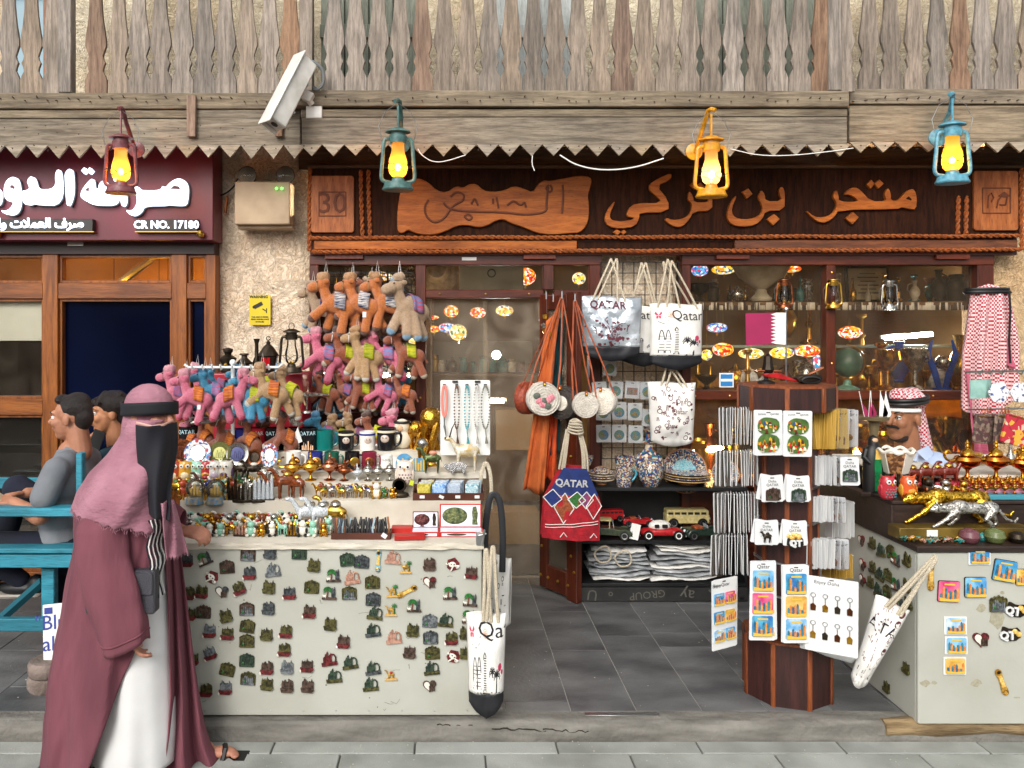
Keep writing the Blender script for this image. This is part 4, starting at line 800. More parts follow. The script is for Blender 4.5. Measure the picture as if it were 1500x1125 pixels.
for i,(z,y0,y1)in enumerate(TZ):
 zb=TZ[i-1][0]if i else.862
 b=MB();nx=60;xa,xb=(xl-.01,xr+.008)if i==0 else(xl,X(704,y0)if i<3 else X(712,y0))
 if i==2:xb=X(606,y0)+.02
 def f(u,v,z=z,zb=zb,y0=y0,y1=y1,i=i,xa=xa,xb=xb):
  x=xa+(xb-xa)*u
  w=.006*noise.noise(Vector((x*9,v*3,i*3)))+.004*noise.noise(Vector((x*22+v*6,v*5,i)))
  if v<=.5:return(x,y0-.004+w,zb-(.006+.004*noise.noise(Vector((x*7,0,1)))if i==0 else 0)+(z-zb)*v*2+.002*noise.noise(Vector((x*12,0,i))))
  return(x,y0+(y1-y0)*(v-.5)*2,z+.3*w*(1-(v-.5)*2))
 b.grid(f,nx*2,10);b.box(((xa+xb)/2,(y0+y1)/2,(z+zb)/2-.004),(xb-xa-.004,y1-y0-.004,z-zb-.008))
 obj('cloth_step',b,m_cloth,ct,(0,-DC,0),label='cream cloth covered display step')
sf_=MB()
for i in range(26):x=rnd.uniform(xl+.05,xr-.05);z=rnd.uniform(FZ+.03,.8);a=rnd.uniform(-.03,.03);sf_.tube([(x,-.0005,z),(x+a,-.0005,z+rnd.uniform(-.012,.012)),(x+1.6*a,-.0005,z+rnd.uniform(-.02,.02))],.0009,4)
for i in range(16):x=rnd.uniform(xl+.05,xr-.05);sf_.ball((x,0,rnd.uniform(.1,.8)),(rnd.uniform(.002,.005),.0006,rnd.uniform(.002,.004)),6)
obj('scuff',sf_,M('scuff mark','77766e',r=.9),ct)['kind']='stuff'
solo('clamp',MB().box((0,0,0),(.035,.05,.05)).cyl((.01,-.03,-.02),(.02,-.03,.05),.006).cyl((-.01,-.02,.02),(.03,-.02,.03),.005),m_steel,'small steel clamp on the right front corner of the cream counter cloth','clamp',(xr-.01,DC,.9),bev=.003)
U=DC/K
mm_={k:M('magnet '+k,a,b,r=.4,m=.2,sc=60,mixr=(.42,.58))for k,a,b in(('olive','5e5a30','302e1a'),('grey','54595c','2c3033'),('brown','5e4a40','35281f'),('red','7d2b2e','4a1a1c'),('pewter','7f8488','4e5457'),('green','3f5240','24322a'),('rose','c79a86','a87866'),('gold','c9a04c','93702c'))}
m_leaf=M('leaf enamel','2f7a35','1d5224',r=.4,sc=50);m_cowh=M('white enamel','e2ddd0',r=.35);m_redE=M('red enamel','a31f2b',r=.35);m_trunk=M('trunk enamel','7c4a35',r=.5)
def mag_sky(var,tow,base,pearl):
 r=random.Random(var);t=MB();x=-9
 k=0
 while x<9:
  w=r.uniform(2.2,3.6);h=r.uniform(6,13)*(1 if abs(x)<7 else.7);kind=r.choice('tcb')
  if kind=='t':pts=[(x,-6),(x,h*.5),(x+w*.5,h),(x+w,h*.5),(x+w,-6)]
  elif kind=='c':pts=[(x,-6),(x,h*.8),(x+w*.3,h*.95),(x+w*.7,h*.95),(x+w,h*.7),(x+w,-6)]
  else:pts=[(x,-6),(x,h),(x+w,h*.86),(x+w,-6)]
  t.prism([(a*U,c*U)for a,c in pts],-(1.6+.9*(k%2))*U,0);x+=w*.82;k+=1
 b=MB().prism([(a*U,c*U)for a,c in((-11,-4),(-9,-11),(8,-12),(12,-8),(11,-4),(3,-5))],-4*U,0)
 p=MB().ball((-10*U,-3*U,-9.5*U),(2.3*U,1.2*U,3.2*U),10)if pearl else None
 return[('towers',t.mesh('towers',0),mm_[tow]),('base',b.mesh('base',0),mm_[base])]+([('pearl',p.mesh('pearl'),m_cowh)]if p else[])
def mag_arch(var,col):
 b=MB();out=[(-12,-11),(-12,6),(-10,8),(-8,7),(-6,10),(-3,9),(0,12),(3,9),(6,10),(8,7),(10,8),(12,6),(12,-11)]
 b.prism([(x*U,z*U)for x,z in out],-.8*U,0)
 fr=MB()
 for i in range(len(out)):a=out[i];c=out[(i+1)%len(out)];fr.tube([(a[0]*U,-1.2*U,a[1]*U),(c[0]*U,-1.2*U,c[1]*U)],1.1*U,5)
 t=MB();r=random.Random(var)
 for i in range(6):x=-9+i*3.1;h=r.uniform(-2,5);t.prism([(x*U,-9*U),(x*U,h*U),((x+1.1)*U,(h+2)*U),((x+2.2)*U,h*U),((x+2.2)*U,-9*U)],-2.4*U,-.8*U)
 t.box((0,-1.8*U,-9.5*U),(22*U,2.6*U,3*U));d=MB().ball((-6*U,-2.4*U,-5*U),(2*U,1*U,2.4*U),8)
 return[('plate',b.mesh('plate',0),mm_['brown' if col=='brown' else 'green' if col=='green' else col]),('frame',fr.mesh('frame'),mm_[col]),('towers',t.mesh('towers',0),mm_['pewter' if var%2 else col]),('tree',d.mesh('tree'),m_leaf)]
def mag_palm(var):
 t=MB().tube([(-4*U,-1.5*U,-9*U),(-3*U,-1.5*U,3*U)],1.2*U,6);l=MB();r=random.Random(var)
 for i in range(11):a=R(-30+i*24);l.tube([(-3*U,-2*U,4*U),((-3+5*math.cos(a))*U,-2.6*U,(4+5*math.sin(a)+1)*U),((-3+8.5*math.cos(a))*U,-2*U,(4+8*math.sin(a)-2)*U)],[1.3*U,1.6*U,.3*U],5,flat=.5)
 w=MB()
 for x,h in((5,8),(8.5,10)):w.prism([((x-1.6)*U,-9*U),((x-1.6)*U,(h-5)*U),(x*U,h*U),((x+1.6)*U,(h-5)*U),((x+1.6)*U,-9*U)],-2*U,0)
 b=MB().box((0,-1.6*U,-10.5*U),(25*U,3.6*U,3.4*U));c=MB().ball((-8*U,-3*U,-6.5*U),(3.4*U,1.2*U,2*U),8).ball((-11*U,-3.2*U,-5*U),1.2*U,6)
 for x in(-10,-6):c.cyl((x*U,-3*U,-7*U),(x*U,-3*U,-10*U),.5*U,n=5)
 return[('trunk',t.mesh('trunk'),m_trunk),('leaves',l.mesh('leaves'),m_leaf),('towers',w.mesh('towers',0),mm_['grey']),('base',b.mesh('base',0),mm_['brown']),('cow',c.mesh('cow'),m_cowh)]
def heartpts(s):return[(s*16*math.sin(t)**3,s*(13*math.cos(t)-5*math.cos(2*t)-2*math.cos(3*t)-math.cos(4*t))+s*2)for t in[2*PI*i/22 for i in range(22)]]
def mag_heart(var,col):
 b=MB().prism([(x*U,z*U)for x,z in heartpts(.74)],-2*U,0);w=MB().prism([(x*U,z*U)for x,z in heartpts(.6)if x<1],-2.6*U,-1.9*U);t=MB()
 for i in range(4):x=-1+2.6*i;t.prism([(x*U,-8*U),(x*U,(2+i%2*3)*U),((x+2)*U,(1+i%2*3)*U),((x+2)*U,-8*U)],-3.4*U,-2*U)
 return[('heart',b.mesh('heart',0),mm_[col]),('white_half',w.mesh('white_half',0),m_cowh),('towers',t.mesh('towers',0),mm_['brown'])]
def mag_curve(var,col):
 b=MB().prism([(a*U,c*U)for a,c in((-14,-6),(-13,-12),(14,-9),(13,-3),(0,-5))],-3*U,0);t=MB()
 for i,(x,h)in enumerate(((-11,3),(-8,8),(-5,12),(-2,6),(1,9))):t.prism([(x*U,-7*U),(x*U,h*U),((x+1.8)*U,(h+2)*U),((x+2.6)*U,h*U),((x+2.6)*U,-7*U)],-2.5*U,0)
 t.tube([((6+5*math.cos(a))*U,-1.6*U,(1+8*math.sin(a))*U)for a in[R(q)for q in range(-80,200,20)]],1.3*U,6)
 return[('base',b.mesh('base',0),mm_[col]),('towers',t.mesh('towers',0),mm_['green' if col in('olive','grey')else col])]
def mag_camel(var):
 c=blob([('s',(-1*U,-1.6*U,-1*U),(6*U,1.8*U,3*U)),('s',(0,-1.6*U,2*U),(2.4*U,1.6*U,2.6*U)),('c',(-6*U,-1.6*U,-1*U),(-9*U,-1.6*U,5*U),1.4*U,1*U),('s',(-10.5*U,-1.6*U,5.5*U),(2*U,1*U,1.1*U))]+[('c',(x*U,-1.6*U,-2*U),((x-.5)*U,-1.6*U,-10*U),.95*U,.7*U)for x in(-5,-3,2,4)],.9*U,1,'camel')
 p=[('camel',c,mm_['gold']),('base',MB().prism([(a*U,b*U)for a,b in((-12,-12),(-9,-9),(8,-9),(10,-12))],-3*U,0).mesh('base',0),M('sand enamel','cfa55a',r=.5))]
 if var:
  l=MB();l.tube([(6*U,-1.5*U,-9*U),(5*U,-1.5*U,4*U)],.9*U,5)
  for i in range(7):a=R(-20+i*36);l.tube([(5*U,-1.5*U,4.5*U),((5+5.5*math.cos(a))*U,-1.5*U,(5+5*math.sin(a))*U)],[1.3*U,.4*U],5,flat=.6)
  p.append(('palm',l.mesh('palm'),m_leaf))
 else:p.append(('saddle',MB().ball((0,-2.6*U,1*U),(2.6*U,1.4*U,2.6*U),8).mesh('saddle'),m_redE))
 return p
def mag_oryx(var):
 b=blob([('s',(0,-1.5*U,0),(7*U,2*U,5*U),(0,30,0)),('s',(-7*U,-2*U,6*U),(3*U,2*U,2.4*U)),('s',(6*U,-2*U,-8*U),(4*U,2*U,3*U)),('c',(-2*U,-2*U,-4*U),(-8*U,-2*U,-8*U),1.6*U,1.4*U)],.9*U,1,'oryx')
 r=MB().prism([(a*U,c*U)for a,c in((-11,0),(-3,11),(10,8),(12,-4),(4,-12),(-8,-9))],-1*U,0)
 s=MB()
 for x,z in((-1,2),(3,-1),(-5,-3),(5,-7),(-6,7)):s.ball((x*U,-3.4*U,z*U),(1.4*U,.7*U,1.1*U),6)
 return[('plate',r.mesh('plate',0),mm_['red']),('oryx',b,m_cowh),('patch',s.mesh('patch'),m_black)]
def mag_opener(var,col):
 o=[(-4,-18),(-5,-12),(-3.4,-4),(-3.4,8),(-5,13),(-4,18),(0,20),(4,18),(5,13),(3.4,8),(3.4,-4),(5,-12),(4,-18),(0,-20)]
 b=MB().prism([(x*U,z*U)for x,z in smoothpts(o,1)],-1.6*U,0);rg=MB();rg.tube([(3.4*U*math.cos(a),-2*U,15*U+3.2*U*math.sin(a))for a in[i*PI/6 for i in range(12)]],.7*U,5,True);rg.tube([(3.2*U*math.cos(a),-2*U,-15*U+3.2*U*math.sin(a))for a in[i*PI/6 for i in range(12)]],.9*U,5,True)
 i=MB().box((0,-2*U,1*U),(5*U,1.2*U,16*U)).box((0,-2.6*U,-3*U),(4*U,1.2*U,6*U));h=MB().prism(arcp(0,15,2.4),-2.2*U,-1.5*U)
 return[('body',b.mesh('body',0),mm_['gold']if col!='blue' else M('pale blue enamel','7fb0bd',r=.4)),('ring',rg.mesh('ring'),m_brass),('picture',i.mesh('picture',0),M('amber enamel','d29a28','f0d080',r=.4,sc=140)),('hole',h.mesh('hole',0),m_dkm)]
def arcp(x,z,r):return[((x+r*math.cos(i*PI/6))*U,(z+r*math.sin(i*PI/6))*U)for i in range(12)]
MG={}
def magnet(kind,var,cols,px,py,D,rot=0,where='on the left counter front',face=0,scale=1,loc=None):
 key=(kind,var,cols)
 p=loc if loc is not None else P(px,py,D)
 if key in MG:t=dup(MG[key],p,(0,rot,face),sc=scale)
 else:
  t=thing('fridge_magnet',None,'magnet',p,(0,rot,face),sc=scale);MG[key]=t
  c=cols.split('/')
  parts={'sky':lambda:mag_sky(var,c[0],c[-1],len(c)>1 and c[-1]=='red'),'arch':lambda:mag_arch(var,c[0]),'palm':lambda:mag_palm(var),'heart':lambda:mag_heart(var,c[0]),'curve':lambda:mag_curve(var,c[0]),'camel':lambda:mag_camel(0),'camelpalm':lambda:mag_camel(1),'oryx':lambda:mag_oryx(var),'opener':lambda:mag_opener(var,c[0])}[kind]()
  for nm,me,mt in parts:obj(nm,me,mt,t)
 nm={'sky':'%s city skyline magnet'%(c_(cols)),'arch':'%s arched skyline plate magnet'%c_(cols),'palm':'green palm and cow magnet','heart':'%s heart magnet'%c_(cols),'curve':'%s skyline magnet with a big ring'%c_(cols),'camel':'gold camel magnet','camelpalm':'gold camel magnet with green palm','oryx':'white oryx magnet with maroon plate','opener':'%s bottle opener magnet'%('gold' if cols=='gold' else 'pale blue' if cols=='blue' else cols)}[kind]
 return reg(t,nm,where)
def c_(c):return c.replace('/',' and ')
ML=[(100,180,'sky','grey/red',0),(178,172,'palm','g',-22),(210,255,'oryx','g',10),(278,210,'arch','brown',-4),(370,155,'arch','brown',3),(375,235,'sky','grey/red',0),(465,145,'sky','grey',0),(480,225,'curve','pewter',0),(595,148,'arch','green',4),(658,202,'sky','olive',0),(745,245,'palm','g',0),(806,178,'arch','green',-4),(870,187,'arch','grey',6),(828,258,'curve','rose',0),(942,185,'opener','blue',2),(1008,170,'curve','rose',10),(1065,208,'camelpalm','g',0),(1165,197,'sky','brown',0),(1268,200,'oryx','g',-30),(1350,232,'sky','brown/red',0),(108,325,'sky','olive/red',0),(165,318,'sky','olive/red',0),(255,322,'heart','grey',0),(328,303,'sky','olive/red',-20),(460,298,'sky','olive',0),(550,322,'sky','grey/red',0),(650,298,'arch','olive',2),(728,322,'palm','g',0),(815,325,'arch','olive',-2),(917,277,'arch','olive',0),(920,352,'arch','grey',0),(1005,312,'camelpalm','g',0),(1068,320,'opener','gold',62),(1168,280,'heart','red',0),(1258,322,'palm','g',0),(1347,352,'palm','g',6),(1100,377,'palm','g',0),(112,415,'sky','olive/red',0),(175,407,'arch','brown',0),(270,425,'sky','olive',-18),(365,395,'arch','brown',0),(458,390,'sky','grey',0),(638,405,'sky','brown/red',0),(1000,395,'camelpalm','g',0),(930,415,'curve','olive',14),(1168,447,'arch','pewter',0),(1240,447,'curve','olive',12),(1340,425,'palm','g',0),(200,490,'sky','pewter/red',0),(278,500,'sky','olive/red',0),(368,470,'arch','olive',6),(365,535,'arch','olive',0),(450,504,'sky','olive',0),(535,492,'sky','olive/red',0),(730,460,'sky','olive',0),(920,490,'curve','grey',0),(1012,520,'curve','rose',0),(1092,487,'sky','olive',0),(1172,520,'arch','grey',0),(1262,522,'sky','olive/red',0),(1325,500,'sky','olive',0),(200,588,'sky','pewter/red',-24),(528,572,'sky','olive/red',0),(788,537,'sky','brown/red',0),(1078,582,'sky','brown',0),(1180,587,'arch','olive',0),(1270,603,'oryx','g',0),(125,612,'sky','olive/red',0),(365,620,'arch','green',3),(280,660,'arch','olive',10),(370,700,'arch','olive',0),(452,652,'sky','brown/red',0),(540,650,'sky','pewter',0),(628,642,'sky','brown/red',0),(728,617,'curve','red',0),(820,632,'curve','olive',-6),(920,657,'curve','grey',0),(1000,677,'camel','g',0),(1178,657,'curve','olive',0),(1325,585,'sky','olive',0),(185,750,'sky','olive/red',0),(270,740,'sky','pewter/red',0),(452,722,'sky','olive',0),(540,732,'sky','brown',0),(630,732,'sky','brown',0),(750,692,'curve','olive',0),(910,728,'curve','olive',0),(1168,735,'heart','brown',0)]
for i,(a,b,k,c,r)in enumerate(ML):magnet(k,i%3,c,240+a/3,760+b/3,DC-.0025,r+rnd.uniform(-3,3),scale=.84)
# plush camels
def fur(n,a,b=None):return M('plush '+n,a,b or a,r=.95,sc=30,bump=.9,bsc=260,sheen=.4)
FUR={'orange':(fur('orange','de7e22','c46412'),fur('dark brown','6b3a1e','542b14'),fur('tan mane','c9955a','b5814a')),'pink':(fur('pink','f07f9c','e26285'),fur('hot pink','e02560','c41c50'),fur('pale pink','efa5b2','e391a2')),'brown':(fur('brown','b25518','8f3f0e'),fur('cream','e2d2bc','cfbda4'),fur('deep brown','5a2f18','47230f')),'beige':(fur('beige','cfa673','b98d58'),fur('white plush','e6e0d4','d6cfc0'),fur('sand mane','c99a66','b5854f')),'blue':(fur('blue','2aa3cc','1888b4'),fur('navy','1e3f6e','183257'),fur('bright blue','2f8fc0','2379a6')),'grey':(fur('oat','c9a988','b5946f'),fur('powder blue','8fb7d2','7ca6c4'),fur('light oat','c6a888','b39472'))}
BLK=[M('blanket '+n,a,b,r=.9,kind='wood',sc=9,st=(.5,.5,9),mixr=(.48,.52),bump=.2)for n,a,b in(('red blue','b54a56','4a6fa8'),('navy white','d9d3cc','3a4468'),('yellow green','c7c02a','8ea020'),('orange striped','d98228','a84a34'),('blue pink','5f86b8','c0506a'))]
def plush_meshes(pose):
 if pose==0:legs=[((-.16,-.06,-.02),(-.4,-.09,-.24)),((-.06,.07,-.06),(-.16,.09,-.42)),((.16,-.08,-.14),(.1,-.1,-.5)),((.24,.06,-.12),(.4,.08,-.42))]
 elif pose==1:legs=[((-.14,-.06,-.06),(-.22,-.1,-.42)),((-.1,.07,-.02),(-.36,.08,-.34)),((.18,-.07,-.14),(.3,-.1,-.46)),((.22,.07,-.12),(.12,.09,-.48))]
 else:legs=[((-.1,-.08,-.06),(-.14,-.14,-.44)),((.0,-.1,-.1),(.02,-.2,-.46)),((.12,-.02,-.12),(.22,-.06,-.46)),((-.16,.02,-.06),(-.34,.0,-.36))]
 pr=[('c',(-.1,0,.0),(.2,0,-.09),.165,.175),('s',(.03,0,.1),(.13,.12,.11)),('c',(-.16,0,.04),(-.24,0,.28),.11,.088),('s',(-.26,0,.36),(.135,.12,.12)),('c',(-.3,0,.34),(-.42,0,.3),.09,.1),('s',(-.45,0,.29),(.105,.105,.095))]
 for a,b in legs:pr+=[('c',a,b,.085,.09),('s',b,.096)]
 pr+=[('c',(.32,0,-.04),(.4,0,-.2),.02,.02),('s',(.41,0,-.22),.035)]
 body=blob(pr,.02,3,'body')
 hoof=MB()
 hs=[]
 for a,b in legs:
  d=(V(*b)-V(*a)).normalized();h=MB();h.ball(V(*b)+d*.05,.082,12);hs.append(h.mesh('hoof'))
 r=random.Random(pose);mane=blob([('s',(-.25+r.uniform(-.07,.07),r.uniform(-.07,.07),.49+r.uniform(-.06,.05)),r.uniform(.045,.07))for _ in range(20)]+[('s',(-.24,0,.46),.1)],.018,1,'mane')
 ears=[MB().ball((-.19,s*.13,.41),(.06,.03,.045),8).mesh('ear')for s in(-1,1)]
 eyes=[MB().ball((-.36,s*.09,.39),.017,8).mesh('eye')for s in(-1,1)]
 bl=MB()
 bl.grid(lambda u,v:((.07+(u-.5)*.2),(.195+.01*math.cos(u*9))*math.sin((v-.5)*3.7)*(1 if abs(v-.5)<.5 else 1),-.03+.02*u*-3+.26*math.cos((v-.5)*3.4)),8,14)
 return dict(body=body,hoofs=hs,mane=mane,ears=ears,eyes=eyes,blanket=bl.mesh('blanket'))
PLM={}
def plush(col,px,py,D,h,pose=0,flip=False,bl=0,tilt=0,cap=False,tag_=False,loop=True,where='',turn=0,desc=None):
 key=(col,pose,bl,cap,tag_);s=1.1*h*D/K
 loc=P(px,py,D);rot=(0,tilt,turn+(180 if flip else 0))
 if key in PLM:t=dup(PLM[key],loc,rot,sc=s)
 else:
  if pose not in PLM:PLM[pose]=plush_meshes(pose)
  pm=PLM[pose];a,b,c=FUR[col];t=thing('plush_camel',None,'plush toy',loc,rot,sc=s);PLM[key]=t
  obj('body',pm['body'],a,t);obj('mane',pm['mane'],c,t);obj('blanket',pm['blanket'],BLK[bl],t,solid=.02)
  for m_ in pm['hoofs']:obj('hoof',m_,b,t)
  for m_ in pm['ears']:obj('ear',m_,a,t)
  for m_ in pm['eyes']:obj('eye',m_,m_black,t)
  obj('halter',MB().tube([(-.36+.0,.112*math.cos(q*PI/6),.33+.112*math.sin(q*PI/6))for q in range(12)],.009,5,True),m_white if col in('brown','beige')else c,t)
  obj('hanging_loop',MB().tube([(-.24,0,.5),(-.2,0,.78),(-.16,0,.5)],.006,4),m_white,t)
  if cap:obj('cap',blob([('s',(-.26,0,.45),(.115,.1,.075)),('c',(-.18,.0,.43),(-.12,0,.28),.035,.02)],.02,2,'cap'),fur('powder blue',''),t)
  if tag_:obj('care_tag',MB().box((.1,-.19,-.22),(.07,.004,.1)),m_white,t)
 return reg(t,desc or '%s plush camel'%({'grey':'oat coloured'}.get(col,col))+(' with blue cap' if cap else ''),where)
wl='in the top row at the shop window'
for a in(('grey',473,450,5.36,62,1,0,0),('orange',493,445,5.2,72,0,0,1),('orange',530,444,5.2,70,0,0,1),('grey',557,452,5.34,70,1,0,0),('orange',570,443,5.2,72,1,0,1),('brown',505,430,5.4,50,1,1,3),('brown',535,460,5.4,50,1,0,3)):
 plush(a[0],a[1],a[2],a[3],a[4],a[5],bool(a[6]),a[7],where=wl,tilt=rnd.uniform(-4,8),tag_=a[1]==530,turn=rnd.uniform(-18,18))
plush('grey',600,450,5.18,78,2,False,4,cap=True,where=wl,turn=35)
wl='in the second row at the shop window'
for a in(('pink',477,520,5.2,63,0,0,4),('brown',507,518,5.22,60,0,0,2),('beige',536,518,5.16,64,2,0,2),('pink',566,520,5.22,63,1,0,4),('brown',598,517,5.18,60,1,0,2),('brown',520,512,5.36,50,0,1,0),('pink',488,515,5.36,52,1,1,4)):
 plush(a[0],a[1],a[2],a[3],a[4],a[5],bool(a[6]),a[7],where=wl,tilt=rnd.uniform(-6,8),turn=rnd.uniform(-18,18))
wl='in the third row at the shop window'
for a in(('brown',478,573,5.2,50,0,0,2),('blue',485,580,5.34,48,1,0,0),('brown',508,572,5.22,50,0,0,0),('brown',531,571,5.18,48,1,0,2),('pink',563,574,5.18,50,0,0,4),('blue',575,570,5.34,46,1,1,4),('brown',592,574,5.22,48,1,0,3),('beige',550,580,5.35,44,1,0,2)):
 plush(a[0],a[1],a[2],a[3],a[4],a[5],bool(a[6]),a[7],where=wl,tilt=rnd.uniform(-6,12),turn=rnd.uniform(-18,18))
wl='behind the hat shaped mugs'
for a in(('blue',477,636,4.75,54,0,0,4),('beige',500,640,4.8,52,0,0,2),('beige',524,638,4.8,54,1,0,0),('brown',551,636,4.75,54,2,0,2),('pink',590,638,4.75,62,2,0,4),('brown',470,645,4.9,44,0,0,3)):
 plush(a[0],a[1],a[2],a[3],a[4],a[5],bool(a[6]),a[7],where=wl,turn=rnd.uniform(-25,25))
wl='hanging on the white wire rack'
for a in(('pink',262,574,4.3,60,0,0,0),('pink',286,580,4.2,62,0,0,3),('pink',300,566,4.4,54,1,0,0),('blue',312,574,4.3,58,1,0,4),('blue',322,566,4.4,50,0,0,4),('pink',341,579,4.16,62,0,1,3),('blue',360,570,4.35,54,1,0,0),('blue',370,580,4.2,60,2,0,2),('beige',397,572,4.2,64,0,0,3),('beige',424,574,4.3,60,1,0,2),('blue',396,560,4.45,44,1,1,2)):
 plush(a[0],a[1],a[2],a[3],a[4],a[5],bool(a[6]),a[7],where=wl,tilt=rnd.uniform(-4,8),tag_=a[1]==286,turn=rnd.uniform(-15,15))
wl='lying on the lower wire rack behind the round plates'
for a in(('brown',300,640,4.35,46,0),('brown',331,643,4.3,52,1),('brown',368,644,4.3,52,0),('brown',395,642,4.4,44,1),('brown',419,640,4.3,54,1),('pink',279,642,4.35,40,1)):plush(a[0],a[1],a[2],a[3],a[4],a[5],False,3,where=wl,tilt=20,turn=rnd.uniform(-30,30))
m_wire=M('white coated wire','dfe3e3',r=.35);m_bwire=M('black wire','151515',r=.4)
def rack(nm,label,pts,mat,hooks,r=.006):
 t=thing(nm,label,'rack');obj('bar',MB().tube(pts,r,6),mat,t)
 for h in hooks:obj('hook',MB().tube([h,h+V(0,-.03,-.01),h+V(0,-.05,.015)],r*.7,5),mat,t)
 return t
rk=rack('wire_rack','white wire rack with plush camels in front of the red cabinet',[P(270,534,4.25),P(276,538,4.25),P(408,538,4.25),P(414,533,4.25)],m_wire,[P(x,538,4.25)for x in(285,300,314,326,343,357,370,384,396)],.007)
obj('pole',MB().cyl(P(341,534,4.3),P(341,690,4.3),.011),m_wire,rk);obj('finial',MB().ball(P(341,531,4.3),.018,10),m_wire,rk)
obj('lower_bar',MB().tube([P(272,612,4.3),P(410,611,4.3)],.005,6),m_steel,rk)
rk2=rack('window_rack','black wire grid with bars holding the rows of plush camels',[P(470,400,5.38),P(606,400,5.38)],m_bwire,[P(x,400,5.38)for x in(480,500,530,568,598)],.004)
for y in(478,548,604):obj('bar',MB().tube([P(468,y,5.3),P(606,y,5.3)],.004,5),m_steel if y==604 else m_bwire,rk2)
for x in range(476,606,12):obj('wire',MB().cyl(P(x,398,5.39),P(x,640,5.39),.002,n=4),m_bwire,rk2)
for y in range(405,640,12):obj('wire',MB().cyl(P(470,y,5.394),P(606,y,5.394),.002,n=4),m_bwire,rk2)
m_redc=M('red lacquer','a3182c','8b1324',r=.35,sc=3)
rc=thing('red_cabinet','red lacquered cabinet carrying old lanterns beside the stucco pier','cabinet',P(378,547,4.9))
cz=rc.location.z-FZ
obj('body',MB().box((0,.15,-cz/2),(.56,.32,cz)),m_redc,rc,bev=.008,ang=0)
for s in(-1,1):obj('door_panel',MB().prism(rrect(.2,.5,.01),-.012,0),m_redc,rc,(s*.135,-.01,-.4),bev=.004);
for s in(-1,1):obj('door_moulding',MB().tube([(s*.135+a*.07,-.024,-.4+b*.2)for a,b in((-1,-1),(1,-1),(1,1),(-1,1))],.006,5,True),m_redc,rc)
def oldlamp(kind,label,px,D=4.8,py=546):
 t=thing('old_'+kind,label,kind,P(px,py,D));return t
t=hurricane('old_lantern','tall dark bronze hurricane lantern on the red cabinet below the yellow sign',P(427,546,4.8),m_dkm,66*4.8/K,False,1,False);obj('top_ring',MB().tube([(.06*math.cos(a),0,1.03+.08*math.sin(a))for a in[i*PI/6 for i in range(12)]],.01,5,True),m_dkm,t)
t=thing('old_lantern','domed dark metal lantern with red glass on the red cabinet','lantern',P(393,546,4.8));obj('frame',MB().lathe([(.045,0),(.05,.02),(.06,.1),(.066,.105),(.06,.115),(.03,.16),(.012,.175),(.014,.185),(0,.2)],n=8),m_dkm,t);obj('red_glass',MB().box((0,-.052,.06),(.045,.01,.07)),M('red glass','a01018',r=.1),t);obj('ring',MB().tube([(.012*math.cos(a),0,.21+.012*math.sin(a))for a in[i*PI/6 for i in range(12)]],.003,5,True),m_dkm,t)
t=thing('old_vase','slim dark metal bud vase between two old lanterns','vase',P(376,546,4.85));obj('body',MB().lathe([(.018,0),(.02,.02),(.028,.06),(.012,.1),(.011,.18),(.02,.21),(.018,.21)],n=14),m_dkm,t)
t=thing('old_burner','squat dark oil burner with a brass knob at the left end of the cabinet','oil lamp',P(334,546,4.8));obj('body',MB().lathe([(.04,0),(.045,.02),(.035,.05),(.05,.075),(.052,.09),(.02,.11),(.022,.12),(.03,.13),(.03,.145),(.012,.152),(0,.153)],n=18),m_dkm,t);obj('knob',MB().ball((0,-.05,.05),.012,8),m_brass,t)
t=thing('old_burner','low dark oil burner with a pierced chimney, second from the left on the cabinet','oil lamp',P(358,546,4.8));obj('body',MB().lathe([(.035,0),(.04,.015),(.03,.035),(.05,.06),(.035,.075),(.02,.09),(.016,.105),(.03,.11),(.026,.118),(0,.12)],n=18),m_dkm,t);obj('knob',MB().ball((0,-.045,.045),.01,8),m_brass,t)
t=thing('silver_crescent','pale metal crescent on a thin rod before the red cabinet','ornament',P(435,612,4.3));obj('crescent',MB().prism(arc(0,0,.045,70,340,16)+arc(.018,.01,.034,325,85,14),-.008,.008),m_silver,t);obj('rod',MB().cyl((.01,0,-.045),(.01,0,-.2),.004),m_silver,t);obj('pennant',MB().prism([(.005,-.05),(.03,-.13),(-.04,-.16)],-.004,.004),m_white,t)
t=thing('silver_plane','small silver airplane model on a stand before the mahogany frame','ornament',P(449,578,4.3));obj('body',MB().ball((0,0,0),(.018,.06,.018),10),m_silver,t);obj('wing',MB().prism([(-.12,-.003),(0,.012),(.12,.004),(.12,-.002),(0,-.01),(-.12,-.008)],-.02,.02),m_silver,t);obj('fin',MB().box((.0,.05,.02),(.004,.02,.05)),m_silver,t);obj('stand',MB().cyl((0,0,0),(.0,0,-.09),.005).lathe([(.03,-.1),(.028,-.09),(0,-.088)]),m_silver,t)
t=thing('silver_plane','small silver airplane model lying on the lower wire rack','ornament',P(300,617,4.2),(0,-6,12));obj('body',MB().ball((0,0,0),(.08,.016,.016),10),m_silver,t);obj('wing',MB().prism([(-.03,0),(.04,.0),(.05,.012),(-.01,.01)],-.09,.09),m_silver,t);obj('fin',MB().prism([(-.08,0),(-.05,0),(-.08,.04)],-.003,.003),m_silver,t)
